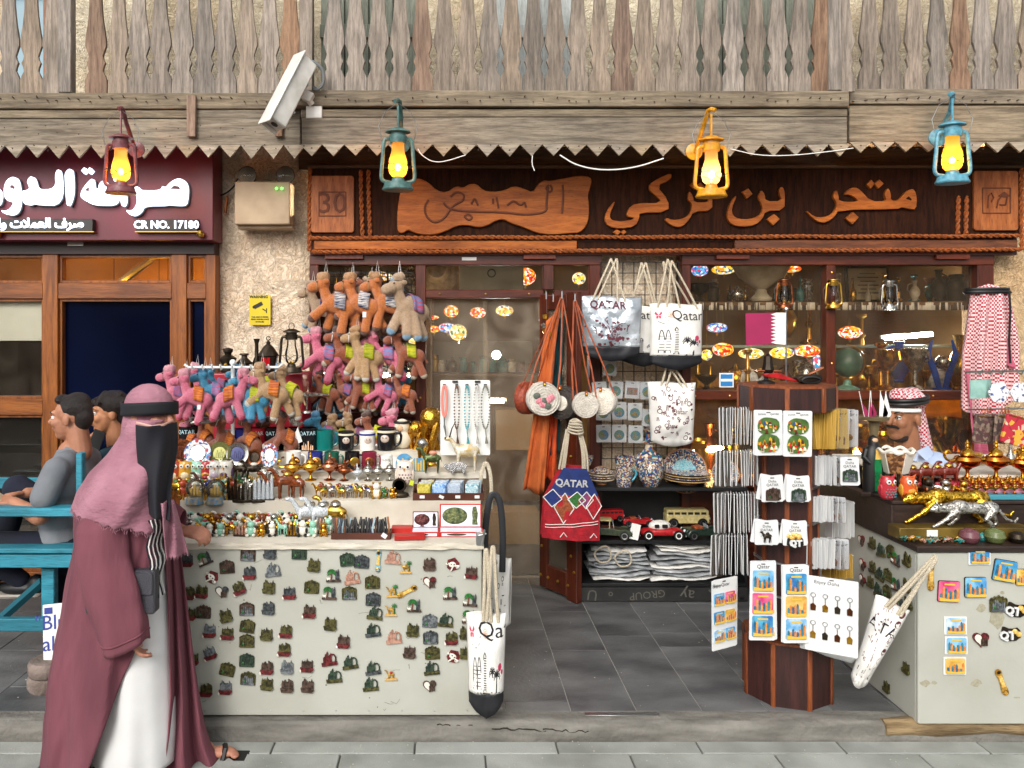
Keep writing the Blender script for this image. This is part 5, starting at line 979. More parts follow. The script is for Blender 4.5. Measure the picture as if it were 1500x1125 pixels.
# prayer bead board
bb=thing('display_board','white board hung with five strings of beads at the counter end','display board',P(681.5,612,4.22))
s_=4.22/K
obj('card',MB().prism(rrect(73*s_,110*s_,.008),0,.01),m_white,bb,bev=.002)
for x in(-15,18):obj('clip',MB().box((x*s_,-.004,53*s_),(.03,.012,.01)),m_black,bb)
for i,(x,m_,r_)in enumerate(((651,M('coral cord','ee8478',r=.5),0),(669,M('brown beads','6a4426','4a2c16',r=.3,sc=60),1),(684,M('turquoise beads','4aa5ad','2f7c86',r=.3,sc=60),1),(698,M('pearl beads','cfc9c2','8f8a86',r=.25,sc=60),1),(711,M('speckled beads','8a8474','3e4a40',r=.3,sc=90),1))):
 t=thing('bead_string',('coral pink wrist cord with grey clasp','brown wooden bead string','turquoise bead string','pearl grey bead string','speckled green and white bead string')[i]+' hanging on the white display board','beads',P(x,565,4.2))
 obj('peg',MB().box((0,0,.003),(.016,.02,.012)),m_black,t)
 w=(3.5 if i<4 else 6)*s_;n=26;L_=(44 if i==0 else 62)*s_
 loopp=[(w*math.sin(2*PI*k/40)*(1+.0),-.012,-L_/2+L_/2*math.cos(2*PI*k/40))for k in range(40)]
 if i==0:obj('cord',MB().tube(loopp,.0065,6,True),m_,t);obj('clasp',MB().cyl((0,-.012,-L_),(0,-.012,-L_-.05),.004).cyl((0,-.012,-L_-.05),(.01,-.012,-L_-.11),.007,.003),m_steel,t)
 else:
  b=MB()
  for p in loopp:b.ball(p,.0052,6)
  o=obj('beads',b,m_,t);o['kind']='stuff'
  tz=MB();tz.cyl((0,-.012,-L_),(.004,-.012,-L_-.045),.003);tz.cyl((.004,-.012,-L_-.045),(.006,-.012,-L_-.08),.004,.009);obj('tassel',tz,m_,t)
# small goods on the steps
def dv(z,py):return K*(CZ-z)/(py-PY)
m_glaze={n:M('glaze '+n,c,r=.18)for n,c in(('white','e8e5de'),('blue','26307e'),('green','1f5a48'),('black','17171a'),('maroon','7c1e36'),('red','b01e30'),('teal','0f6e68'),('brown','5b3628'),('cream','dcd3bd'))}
mug_me=MB().lathe([(.36,0),(.4,.02),(.42,.3),(.42,1),(.385,1),(.38,.1),(0,.08)],n=24).mesh('cup_wall');mug_h=MB().tube(smoothpts([(.41,0,.82),(.62,0,.8),(.68,0,.55),(.6,0,.28),(.4,0,.2)],2,False),.06,8).mesh('handle')
def onmug(me,r=.428,sc=1,z=.5,x=0,ang=0):
 def f(a,b,c):t=(a*sc+x)/r;return(r*math.sin(t),-r*math.cos(t)+b,c*sc+z)
 return MB().mesh_in(me,f=f)
def mug(px,z,D,h,col,mark,desc,where):
 s=h*D/K;p=V(X(px,D),D,z)
 t=thing('mug',None,'mug',p,(0,0,rnd.uniform(-12,12)),sc=s)
 obj('cup_wall',mug_me,m_glaze[col],t);obj('handle',mug_h,m_glaze[col],t)
 if mark=='badge':obj('badge',MB().lathe([(0,.03),(.2,.03),(.26,.01),(.27,0)],(.14,-.4,.5),18,(90,0,18)),m_cop if rnd.random()<.7 else m_brass,t)
 elif mark=='qatar':
  obj('lettering',onmug(text('QATAR',.24,.006),z=.78),M('pale print','bfe0e6',r=.4)if col!='red' else m_glaze['white'],t,ang=0)
  if col=='black':
   b=MB()
   for i,(x,hh)in enumerate(((-.22,.2),(-.14,.34),(-.06,.28),(.04,.4),(.14,.26),(.22,.2))):b.box((x,-.42+abs(x)*.3,.05+hh/2),(.06,.02,hh))
   obj('picture',b,M('print peach','d79a78','f0cfa8',r=.5,sc=30),t,ang=0)
 elif mark=='love':obj('lettering',onmug(text('I LOVE',.2,.006),z=.7),m_black,t,ang=0)
 elif mark=='face':
  obj('face',MB().ball((.0,-.36,.55),(.2,.12,.2),12),M('face print','c9b6a8',r=.3),t);obj('band',MB().lathe([(.43,.8),(.44,.85),(.43,.9)],n=24),m_glaze['cream']if col!='white' else m_glaze['blue'],t)
  for sx in(-.07,.07):obj('eye',MB().ball((sx,-.475,.6),.03,6),m_black,t)
 return reg(t,desc,where)
w5='in the back mug row';w4='in the front mug row'
for px,h,c,k,d in((277,40,'black','qatar','black QATAR skyline mug'),(333,34,'white','love','white mug with small lettering'),(353,36,'blue','','plain deep blue mug'),(376,38,'red','qatar','red QATAR mug'),(402,38,'black','qatar','black QATAR skyline mug'),(427,38,'black','qatar','black QATAR skyline mug'),(452,38,'black','qatar','black QATAR skyline mug'),(476,34,'teal','','sparkling teal mug'),(507,32,'black','face','black mug with a moulded face'),(538,32,'white','face','white mug with a moulded face and headband'),(566,38,'black','face','black mug with a moulded face')):
 D=4.36 if px>300 else 4.38;mug(px,1.19,D,h*.86,c,k,d,w5)
for px,h,c,k,d in((430,30,'white','badge','white mug with a metal badge'),(462,29,'blue','badge','blue mug with a metal badge'),(486,29,'green','badge','dark green mug with a metal badge'),(516,29,'black','badge','black mug with a metal badge'),(541,29,'maroon','badge','maroon mug with a metal badge'),(566,24,'white','love','small white lettered mug'),(583,20,'white','','tiny white cup')):
 mug(px,1.109,4.2,h*.9,c,k,d,w4)
t=thing('figure_mug','white figure shaped mug with a black headband beside the golden trophies','mug',V(X(589,4.4),4.4,1.19));obj('body',blob([('s',(0,0,.055),(.055,.05,.055)),('s',(0,0,.125),(.045,.042,.045))],.006,2),m_glaze['cream'],t);obj('headband',MB().lathe([(.045,.145),(.05,.15),(.046,.157)],n=18),m_black,t);obj('face',MB().ball((-.008,-.035,.12),(.018,.014,.02),8),M('skin print','c9a07c',r=.4),t);obj('handle',MB().tube([(.05,0,.03),(.085,0,.05),(.08,0,.09),(.045,0,.1)],.007,6),m_glaze['cream'],t)
def award(px,D,z,h,label,ballm=m_gold):
 s=h*D/K;t=thing('trophy',label,'trophy',V(X(px,D),D,z),sc=s)
 obj('base',MB().lathe([(.2,0),(.21,.03),(.19,.06),(.19,.12),(.17,.15),(0,.15)],n=20),m_gold,t);obj('band',MB().lathe([(.193,.07),(.2,.09),(.193,.11)],n=20),M('malachite','1e4a30',r=.3),t)
 st_=MB()
 for a in range(3):
  st_.tube([(.12*math.cos(a*2.1+u*1.6)*(1.1-.3*math.sin(u*PI)),.12*math.sin(a*2.1+u*1.6)*(1.1-.3*math.sin(u*PI)),.12+.62*u)for u in[i/8 for i in range(9)]],[.09-.02*math.sin(i/8*PI)for i in range(9)],8)
 obj('stem',st_,m_gold,t);obj('ball',MB().ball((0,0,.82),.19,18),M('hammered gold','e2b44e','b5832a',r=.25,m=1,sc=12,bump=1,bsc=14)if ballm is m_gold else ballm,t);return t
award(631,4.35,1.109,84,'large golden trophy topped with a ball beside the bead board');award(609,4.4,1.109,62,'medium golden trophy topped with a ball, left of the large one');award(619,4.25,1.109,44,'small golden trophy with a silver ball in front of the large one',m_silver)
def quad(h=1,hump=True,horn=False,neck=.3,thick=1):
 p=[('s',(0,0,.55),(.34,.13*thick,.16*thick)),('c',(-.25,0,.58),(-.42,0,.58+neck),.085,.055),('s',(-.5,0,.6+neck),(.12,.055,.06)),('c',(.3,0,.6),(.36,0,.4),.025,.015)]
 if hump:p+=[('s',(.03,0,.72),(.14,.1,.14))]
 for x in(-.22,.22):
  for s in(-1,1):p+=[('c',(x,s*.07,.5),(x+.02*s,s*.08,.24),.055,.035),('c',(x+.02*s,s*.08,.24),(x-.01,s*.08,.02),.035,.03)]
 return blob(p,.022,2,'body')
QM=quad();OM=quad(hump=False,neck=.26,thick=1.15)
def camel_fig(px,D,z,h,mat,desc,where,rz=0,saddle=None,nm='camel_figurine'):
 t=thing(nm,None,'figurine',V(X(px,D),D,z),(0,0,rz),sc=h*D/K)
 obj('body',QM,mat,t)
 obj('saddle',MB().ball((.03,0,.74),(.15,.13,.1),10),saddle or m_redE,t)
 return reg(t,desc,where)
t=thing('oryx_statue','white and gold oryx statue with long horns at the right end of the step','statue',V(X(684,4.15),4.15,1.109),sc=.2);obj('body',OM,M('pearl white','e4dfd0','c4a86a',r=.25,sc=6,m=.3),t)
for s in(-1,1):obj('horn',MB().tube([(-.46,s*.02,.9),(-.4,s*.04,1.12),(-.3,s*.05,1.32)],[.02,.014,.005],6),m_dkm,t)
for s in(-1,1):obj('ear',MB().ball((-.42,s*.07,.9),(.02,.05,.02),6),m_cowh,t)
obj('face_mask',MB().ball((-.545,0,.87),(.06,.05,.04),8),m_dkm,t)
t=thing('rhino_figurine','crumpled shiny silver rhino figurine under the white oryx','figurine',V(X(671,4.1),4.1,1.109),sc=.1);obj('body',blob([('s',(0,0,.35),(.5,.25,.28)),('s',(-.5,0,.3),(.25,.17,.18),(0,30,0)),('c',(-.7,0,.3),(-.75,0,.55),.05,.015)]+[('c',(x,s*.14,.3),(x,s*.14,.04),.1,.09)for x in(-.3,.3)for s in(-1,1)],.03,2),M('foil silver','dcdcdc',r=.12,m=1,bump=1,bsc=25),t)
camel_fig(633,4.1,1.109,40,M('jade bronze','5c6a3e','36401f',r=.35,m=.5,sc=18),'green bronze camel figurine with a pink saddle','left of the white oryx statue',saddle=M('pink saddle','d98a70',r=.6))
t=thing('big_camel',None,None);LINK.remove(t);bpy.data.objects.remove(t)
for px,c,lb in((596,'yellow','domed blue and yellow skyline magnet'),(615,'b','rectangular blue skyline magnet')):
 t=thing('picture_magnet',lb+' leaning behind the white owl','magnet',V(X(px-4,4.14),4.14,1.109),(-8,0,0));b=MB().prism(arc(0,.05,.045,0,180,10)+[(-.045,0),(.045,0)],0,.008)if c=='yellow' else MB().box((0,.004,.035),(.1,.008,.07));obj('plate',b,M('enamel sky blue','3a7ab0','5aa0c0',r=.3,sc=20),t);q_=MB()
 for i in range(6):q_.box((-.035+i*.014,-.003,.025+(i%3)*.006),(.008,.006,.04+(i%3)*.012))
 obj('towers',q_,M('enamel yellow','d8b028',r=.4),t,ang=0)
owb=MB().lathe([(.22,0),(.32,.1),(.36,.35),(.33,.6),(.34,.8),(.26,.95),(0,1)],n=20,sy=.85).mesh('body')
def owl(px,D,z,h,cols,desc,where,spots=False):
 t=thing('owl_figurine',None,'figurine',V(X(px,D),D,z),(0,0,rnd.uniform(-10,10)),sc=h*D/K);a,b=cols
 obj('body',owb,a,t);br=MB()
 if spots:
  for r_ in range(4):
   for c in range(5):an=(-40+c*20+(r_%2)*10);br.ball((.35*math.sin(R(an)),-.3*math.cos(R(an)),.12+r_*.11),.035,6)
 else:br.ball((0,-.13,.34),(.26,.2,.26),12)
 obj('breast',br,b,t)
 for s in(-1,1):
  e=obj('eye',MB().lathe([(0,.03),(.085,.02),(.1,0)],(s*.14,-.275,.76),14,(90,0,s*20)),m_glaze['white'],t);obj('pupil',MB().ball((s*.145,-.305,.76),.045,8),m_black,t)
  obj('ear_tuft',MB().cyl((s*.2,-.02,.88),(s*.36,-.04,1.06),.09,.01,8),a,t);obj('wing',MB().ball((s*.33,.0,.4),(.07,.16,.26),8),b if not spots else a,t)
 obj('beak',MB().cyl((0,-.3,.7),(0,-.34,.6),.05,.005,6),M('beak orange','d08a28',r=.4),t)
 return reg(t,desc,where)
cer=lambda n,a,b=None:M('ceramic '+n,a,b,r=.2,sc=30)
for px,a,b,d in((256,cer('rust','a6452a'),cer('cream','dccaa8'),'rust coloured owl'),(272,cer('mustard','c8922e'),cer('cream',''),'mustard owl'),(290,cer('mint','8cc2ac'),cer('pale','e2e0d6'),'mint green owl'),(303,cer('scarlet','b0303a'),cer('mustard',''),'small red owl'),(315,cer('ash','d5d2ca'),cer('lilac','b8a8b8'),'white and lilac owl'),(331,cer('bone','dcd6c8'),cer('plum','5a3a5c'),'white owl with dark eyes')):owl(px,4.03,1.078,31,(a,b),d,'in the owl row below the round plates')
owl(593,3.98,1.07,37,(cer('shell','ddd0c2'),cer('wine spots','6a3644')),'large cream owl with wine red spots','right of the small oil lamps',True)
solo('price_tag',MB().box((0,0,0),(.02,.002,.025)),M('lime tag','c3d030',r=.6),'lime green tag on the foot of the large cream owl','tag',(X(603,3.93),3.93,1.09),(0,20,0))
def oil_parts():
 f=MB().lathe([(.2,0),(.21,.03),(.08,.08),(.04,.14),(.04,.24),(.1,.3)],n=18).mesh('foot')
 b=MB().lathe([(.1,.3),(.26,.38),(.33,.5),(.28,.58),(.16,.62),(.15,.66)],n=20,sy=.8).mesh('bowl');l=MB().lathe([(.16,.66),(.13,.72),(.06,.76),(.03,.8),(.05,.84),(.03,.88),(.05,.92),(0,1)],n=16).mesh('lid')
 s=MB().tube(smoothpts([(-.25,0,.48),(-.45,0,.5),(-.58,0,.6),(-.68,0,.66)],2,False),[.12,.1,.085,.07,.06,.05,.045,.04,.035,.03,.04,.045][:len(smoothpts([0.]*0 or[(-.25,0,.48),(-.45,0,.5),(-.58,0,.6),(-.68,0,.66)],2,False))]if False else.07,10).mesh('spout')
 h=MB().tube(smoothpts([(.28,0,.5),(.48,0,.48),(.58,0,.62),(.5,0,.74),(.42,0,.68)],2,False),.035,8).mesh('handle');return f,b,l,s,h
OL=oil_parts()
def oil(px,D,z,h,mat,desc,where,rz=0,m2=None):
 t=thing('oil_lamp',None,'oil lamp',V(X(px,D),D,z),(0,0,rz),sc=h*D/K)
 for n,me in zip(('foot','bowl','lid','spout','handle'),OL):obj(n,me,(m2 or mat)if n in('bowl','foot')else mat,t)
 return reg(t,desc,where)
m_rose=M('rose gold','c98a6a','9c5a3e',r=.22,m=1,sc=30)
for px,h,m_,d in((429,40,m_gold,'golden genie oil lamp'),(455,42,m_gold,'golden genie oil lamp'),(483,42,m_rose,'rose gold genie oil lamp')):oil(px,4.06,1.078,h,m_,d,'in front of the badge mugs',180 if px<460 else 180)
for px,h,m_,d in((504,32,m_cop,'small copper oil lamp'),(523,26,m_crys,'small crystal oil lamp'),(539,30,m_silver,'small silver oil lamp'),(554,30,m_silver,'small silver oil lamp'),(571,31,m_silver,'small silver oil lamp')):oil(px,4.05,1.078,h,m_,d,'in front of the badge mugs',rnd.uniform(-20,20))
def plate(px,py,D,r,mat,desc,inner,tilt=-14,sx=1):
 s=r*D/K;t=thing('souvenir_plate',desc,'plate',P(px,py,D),(tilt,0,0),sc=(s*sx,s,s))
 obj('rim',MB().lathe([(.62,.04),(.7,.1),(.95,.14),(1,.1),(.98,.02),(0,.0)],n=28,rot=(90,0,0)),mat,t)
 obj('centre',MB().lathe([(0,.1),(.55,.1),(.62,.04)],n=24,rot=(90,0,0)),inner,t)
 b=MB()
 for i,(x,h)in enumerate(((-.4,.3),(-.26,.6),(-.1,.45),(.08,.65),(.24,.5),(.4,.28))):b.box((x,-.14,-.35+h/2),(.12,.1,h))
 obj('skyline',b,inner,t,ang=0);obj('stand',MB().box((0,.15,-.98),(.7,.5,.08)).cyl((0,.3,-.95),(0,.2,.3),.04),m_dkm,t);return t
m_mos=M('mosaic enamel plate','c8d2e0','b0405a',kind='mosaic',sc=5,det=['d8dce4','6a9ac8','b04a50','e6e2e4','4a5a90'],r=.15)
plate(263,670,4.2,27,m_cop,'large copper souvenir plate at the left end of the plate row',M('copper relief','a8664a','5e3226',r=.35,m=.9,sc=30,bump=.8));plate(290,664,4.16,20,m_mos,'round blue and white enamel plate with a silver skyline',m_silver);plate(322,664,4.17,17,M('olive bronze','8a8a52','55562e',r=.35,m=.8,sc=25,bump=.5),'round olive bronze plate with raised skyline',M('olive relief','9a9a62','4a4a26',r=.35,m=.8,sc=40))
t=plate(348,665,4.17,17,m_silver,'silver ring frame with bronze towers inside before the blue mug',M('blue field','2c3474',r=.3));plate(373,670,4.2,12,m_cop,'small copper souvenir plate before the red mug',m_dkm);plate(395,667,4.16,17,m_mos,'upright oval blue and white enamel plate',m_silver,sx=.75)
for px,h,m_,d in((351,34,m_dkm,'dark metal camel figurine with white saddle'),(371,34,m_dkm,'dark metal camel figurine with white saddle'),(400,24,m_silver,'small silver camel figurine'),(385,22,m_silver,'small silver camel figurine')):camel_fig(px,4.03,1.078,h,m_,d,'beside the owl row',rnd.uniform(-20,20),m_cowh)
camel_fig(300,3.97,1.02,36,M('chestnut lacquer','5b2f20','3c1c12',r=.25,sc=14),'chestnut camel figurine with red saddle','behind the snow globes',0)
W2='on the second step'
for px,h in((402,42),(420,48),(434,42)):camel_fig(px,3.9,1.02,h,M('glossy brown lacquer','8a4520','5e2b12',r=.18,sc=12),'glossy brown camel figurine','on the step left of the glass camels',rnd.uniform(-30,30),m_brass)
for px in(452,472,490):camel_fig(px,3.74,.89,56,m_crys if px<480 else m_brass,'tall %s camel figurine'%('crystal' if px<480 else 'brass'),'left of the bracelet tray',rnd.uniform(-15,15),m_silver)
def snow(px,D,z,h,desc):
 s=h*D/K;t=thing('snow_globe',desc,'snow globe',V(X(px,D),D,z),sc=s);obj('base',MB().lathe([(.36,0),(.38,.04),(.34,.2),(.3,.3),(0,.3)],n=20),M('globe base blue','3a78a0','9a8450',r=.3,sc=8),t);obj('dome',MB().ball((0,0,.62),.36,18),glass('snow globe glass',(.9,.93,.92),.03,.12),t)
 b=MB()
 for x,hh in((-.15,.3),(-.03,.45),(.1,.36),(.2,.2)):b.box((x,0,.3+hh/2),(.09,.09,hh))
 obj('towers',b,M('amber enamel',''),t,ang=0)
 for sx in(-1,1):obj('side_tower',MB().cyl((sx*.44,-.05,0),(sx*.44,-.05,.42),.07,.02,8),m_brass,t)
snow(286,3.86,1.0,38,'snow globe with golden towers, left one of the pair');snow(316,3.86,1.0,38,'snow globe with green scene, right one of the pair')
def crysct(px,D,z,h,mat,desc,where,n=5):
 t=thing('tower_souvenir',None,'souvenir',V(X(px,D),D,z),(0,0,rnd.uniform(-15,15)),sc=h*D/K);b=MB();r=random.Random(px)
 obj('base',MB().box((0,0,.05),(.8,.4,.1)),m_dkm,t,bev=.01)
 for i in range(n):x=-.3+.6*i/(n-1);hh=r.uniform(.5,.9);b.cyl((x,0,.1),(x,0,.1+hh*.8),.075,.06,6);b.cyl((x,0,.1+hh*.8),(x,0,.1+hh),.06,.005,6)
 obj('towers',b,mat,t,ang=0);return reg(t,desc,where)
for px,m_,d in((345,m_dkm,'dark bronze tower cluster souvenir'),(366,m_silver,'silver tower cluster souvenir'),(386,m_crys,'crystal tower cluster souvenir')):crysct(px,3.87,1.01,40,m_,d,'between snow globes and brown camels')
for px in(262,330,352,370):crysct(px,3.97,1.045,26,mm_['gold']if px!=352 else mm_['green'],'small %s tower souvenir'%('gold' if px!=352 else 'green'),'behind the snow globes',6)
t=thing('dhow_model','small wooden sailing boat model with green sails behind the tower souvenirs','model boat',V(X(348,3.94),3.94,1.05));obj('hull',blob([('s',(0,0,.02),(.09,.022,.02))],.005,1),M('hull wood','b07a3c','8a5a28',r=.4,sc=20),t);obj('mast',MB().cyl((0,0,.02),(0,0,.1),.003,n=5),m_brass,t)
for i in range(5):obj('sail',MB().prism([(-.06+i*.026,.03),(-.045+i*.026,.085-.01*abs(i-2)),(-.035+i*.026,.03)],-.01,.01),M('sail green','2d6a48',r=.4),t)
WHERE='on the second step'
for i in range(20):
 px=468+i*6.4
 k=i%4
 if px<565:camel_fig(px,3.93-.03*(i%2),1.02,20+rnd.uniform(-2,3),(m_gold,m_brass,m_cop,m_silver)[k],('tiny gold','tiny brass','tiny copper','tiny silver')[k]+' camel figurine',WHERE,rnd.uniform(-30,30),(m_redE,m_leaf,m_cowh,m_glaze['blue'])[i%4])
m_panda=m_cowh
def critter(px,D,z,h,ma,mb,desc,where,ears=True):
 t=thing('animal_figurine',None,'figurine',V(X(px,D),D,z),(0,0,rnd.uniform(-35,35)),sc=h*D/K)
 obj('body',CRB,ma,t);obj('head',CRH,ma if ears!='p' else m_cowh,t)
 for s in(-1,1):obj('ear',MB().ball((s*.2,-.1,.93),.09,8),mb,t);obj('arm',MB().ball((s*.26,-.2,.38),(.09,.12,.16),8),mb,t);obj('leg',MB().ball((s*.2,-.25,.1),(.12,.18,.1),8),mb,t)
 return reg(t,desc,where)
CRB=MB().ball((0,0,.32),(.3,.26,.33),14).mesh('body');CRH=MB().ball((0,-.08,.74),(.24,.22,.22),14).mesh('head')
FC=[('gold',m_gold,m_brass),('white',m_cowh,m_silver),('panda',m_cowh,m_black),('rust',cer('rust',''),m_brass),('silver',m_silver,m_crys),('mint',cer('mint',''),m_cowh),('brown',M('glossy brown lacquer',''),m_brass),('blue',m_glaze['blue'],m_brass)]
Wf='on the front edge of the left counter'
for i in range(26):
 px=292+i*7.6;c=FC[(i*5+i//3)%8];D=3.68+.05*(i%2)
 if i%5==3:crysct(px,D,.89,24,(m_gold,m_silver,mm_['rose'])[i%3],'small %s tower souvenir'%('gold','silver','rose')[i%3],Wf,4)
 elif i%5==1:camel_fig(px,D,.89,25,c[1],'little %s camel figurine'%c[0],Wf,rnd.uniform(-60,60),m_redE)
 else:critter(px,D,.89,21+rnd.uniform(-2,4),c[1],c[2],'little sitting %s animal figurine'%c[0],Wf)
for i in range(22):
 px=262+i*8.2;c=FC[(i*3+1)%8];D=3.79
 if i%4==0:camel_fig(px,D,.89,30,c[1],'mid row %s camel figurine'%c[0],'behind the front figurines of the left counter',rnd.uniform(-30,30),m_redE)
 elif i%4==2:oil(px,D,.89,26,(m_gold,m_cop,m_silver)[i%3],'tiny %s oil lamp'%('gold','copper','silver')[i%3],'behind the front figurines of the left counter',rnd.uniform(0,360))
 else:critter(px,D,.89,26,c[1],c[2],'mid row %s animal figurine'%c[0],'behind the front figurines of the left counter')
for i in range(14):
 px=258+i*9.5;c=FC[(i*3)%8];D=3.94
 (critter(px,D,1.02,26,c[1],c[2],'%s animal figurine'%c[0],'at the left of the second step')if i%2 else camel_fig(px,D,1.02,30,c[1],'%s camel figurine'%c[0],'at the left of the second step',rnd.uniform(-30,30),m_leaf))
for px,m_,h in((552,m_cowh,24),(563,m_leaf,16),(575,m_gold,16)):critter(px,3.9,1.02,h,m_,m_brass,'%s little animal figurine'%{m_cowh:'white',m_leaf:'green',m_gold:'golden'}[m_],'left of the playing card tray')
t=thing('falcon_ornament','bronze ring ornament on a stand left of the playing cards','ornament',V(X(585,3.92),3.92,1.02));obj('ring',MB().tube([(.03*math.cos(a),0,.06+.03*math.sin(a))for a in[i*PI/8 for i in range(16)]],.006,6,True),m_dkm,t);obj('foot',blob([('s',(0,0,.012),(.05,.03,.02)),('s',(-.035,0,.03),.015)],.005,1),m_dkm,t);obj('disc',MB().lathe([(0,.0),(.027,0)],(0,0,.06),14,(90,0,0)),m_brass,t)
tr=thing('bracelet_tray','brown tray packed with leather bracelets on the counter front edge','tray',V(X(530,3.66),3.66,.89));w=X(572,3.62)-X(486,3.62)
m_tray=M('brown tray','5c2e20','43200f',r=.5,sc=8)
obj('front',MB().box((0,-.04,.014),(w,.006,.03)),m_tray,tr);obj('back',MB().box((0,.04,.014),(w,.006,.03)),m_tray,tr);obj('floor',MB().box((0,0,.003),(w,.08,.004)),m_tray,tr)
for s in(-1,1):obj('side',MB().box((s*w/2,0,.014),(.006,.074,.03)),m_tray,tr)
obj('price_card',MB().box((w*.4,-.046,.018),(.025,.002,.02),(0,35,0)),m_white,tr)
BC=[M('leather '+n,a,b,r=.5,sc=40)for n,a,b in(('black','1d1b1c','0f0e0f'),('navy','2a3950','18222f'),('brown','5a3322','3a1f14'),('tan','a5683c','7c4a28'),('pale blue','9fb6bf','70868f'))]
for i in range(30):
 b=MB().tube([(0,-.01,0),(rnd.uniform(-.004,.004),-.005,.035),(rnd.uniform(-.008,.008),.006,.075+rnd.uniform(-.008,.008)),(rnd.uniform(-.004,.004),.02,.04)],.0052,5,flat=.5)
 o=solo('bracelet',b,rnd.choice([BC[0]]*4+BC),None,'bracelet',V(X(491+i*2.68,3.66),3.65+.012*(i%3),.9));reg(o,'braided leather bracelet','standing in the brown tray')
m_rbox=M('red gift box','c4281e','a81e18',r=.45,sc=4);m_lin=M('white lining','dfe0ea',r=.6)
def gift(px0,px1,pyt,pyb,D,desc,ovalm,kind):
 w=(px1-px0)*D/K;t=thing('gift_box',desc,'gift box',V(X((px0+px1)/2,D),D,.89));hl=(pyb-pyt)*D/K
 obj('base',MB().box((0,0,.012),(w*1.05,.09,.024)),m_rbox,t,bev=.002);obj('base_lining',MB().box((0,-.002,.0245),(w*.96,.075,.002)),m_lin,t);obj('front_window',MB().box((0,-.046,.012),(w*.9,.001,.013)),m_lin,t);obj('front_piece',MB().ball((-w*.1,-.047,.013),(w*.24,.003,.005),10),m_dkm,t)
 lid=obj('lid',MB().box((0,0,hl/2),(w,.016,hl)),m_rbox if kind else M('maroon lid','6c1526',r=.4),t,(0,.045,.024),(-9,0,0),bev=.002);obj('lid_lining',MB().box((0,-.0095,hl/2),(w*.93,.002,hl*.9)),m_lin,lid)
 obj('relief',MB().ball((-w*.14,-.012,hl*.5),(w*.3,.008,hl*.36),20),ovalm,lid)
 if not kind:obj('relief_foot',MB().prism([(-w*.2,hl*.08),(-w*.17,hl*.3),(-w*.1,hl*.3),(-w*.06,hl*.08)],-.016,-.01),ovalm,lid)
 obj('small_relief',MB().prism([(w*(.27+.07*a),hl*b)for a,b in((0,.12),(.2,.4),(0,.6),(.3,.88),(1.4,.9),(2,.6),(1.7,.3),(2,.12))],-.015,-.009),ovalm if kind else m_dkm,lid,bev=.002)
gift(644,706,737,771,3.7,'large open red gift box with an oval green metal relief in its lid',M('tree relief','7a7f52','3c4a34',r=.4,m=.7,sc=60,bump=1,bsc=90),1)
gift(604,642,749,772,3.7,'small open red gift box with a dark copper goblet relief in its lid',M('copper goblet','6c3c3a','40201f',r=.4,m=.7,sc=60,bump=1),0)
solo('gift_box',MB().box((0,0,.012),(.1,.07,.024)),m_rbox,'small closed red gift box behind the brown bracelet tray','gift box',V(X(589,3.76),3.76,.89),bev=.002)
solo('gift_box',MB().box((0,0,.01),(.14,.06,.02)),m_rbox,'flat red gift box lying in front of the goblet box','gift box',V(X(600,3.63),3.63,.89),(0,0,3),bev=.002)
DT=3.9;tc_=thing('card_tray','brown wooden tray with price tags holding playing card packs','tray',V(X(657,DT),DT,1.02));w=X(708,DT)-X(605,DT)
obj('front',MB().box((0,-.05,.018),(w,.008,.036)),m_tray,tc_);obj('back',MB().box((0,.05,.03),(w,.008,.06)),m_tray,tc_);obj('floor',MB().box((0,0,.003),(w,.09,.004)),m_tray,tc_)
for s in(-1,1):obj('side',MB().box((s*(w/2-.002),0,.022),(.006,.09,.045)),m_tray,tc_)
for i,x in enumerate((-.37,-.1,.13,.4)):obj('price_label',MB().box((x*w,-.0555,.018),(.024,.002,.014),(0,(0,25,0,0)[i],0)),m_white,tc_)
for i,(px,a,b)in enumerate(((621,'d6c860','a89c3a'),(643,'5f97d8','b8d0ea'),(665,'b6c2cf','8fa3b8'),(690,'cfe0e4','6fa3b0'))):
 me=MB().box((0,0,.035),(.062,.014,.07)).mesh('pack',0);mt=M('card pack %d'%i,a,b,r=.3,sc=60,mixr=(.46,.54));cn=('yellow','blue','grey','pale teal')[i]
 for k in range(5):
  t=thing('card_pack',None,'playing cards',V(X(px+1.4*k,DT),DT-.04+.017*k,1.026+.002*k),(rnd.uniform(-4,0),rnd.uniform(-2,2),0));obj('pack',me,mt,t,bev=.001,ang=0)
  if k==0:obj('print',MB().box((0,-.0078,.035),(.045,.001,.05)).box((0,-.0085,.035),(.03,.001,.012)),M('card print %d'%i,b,a,r=.3,sc=200),t)
  else:obj('wrapper',MB().box((0,0,.0705),(.064,.0145,.002)),m_crys,t)
  reg(t,'%s playing card pack'%cn,'in the brown wooden tray')
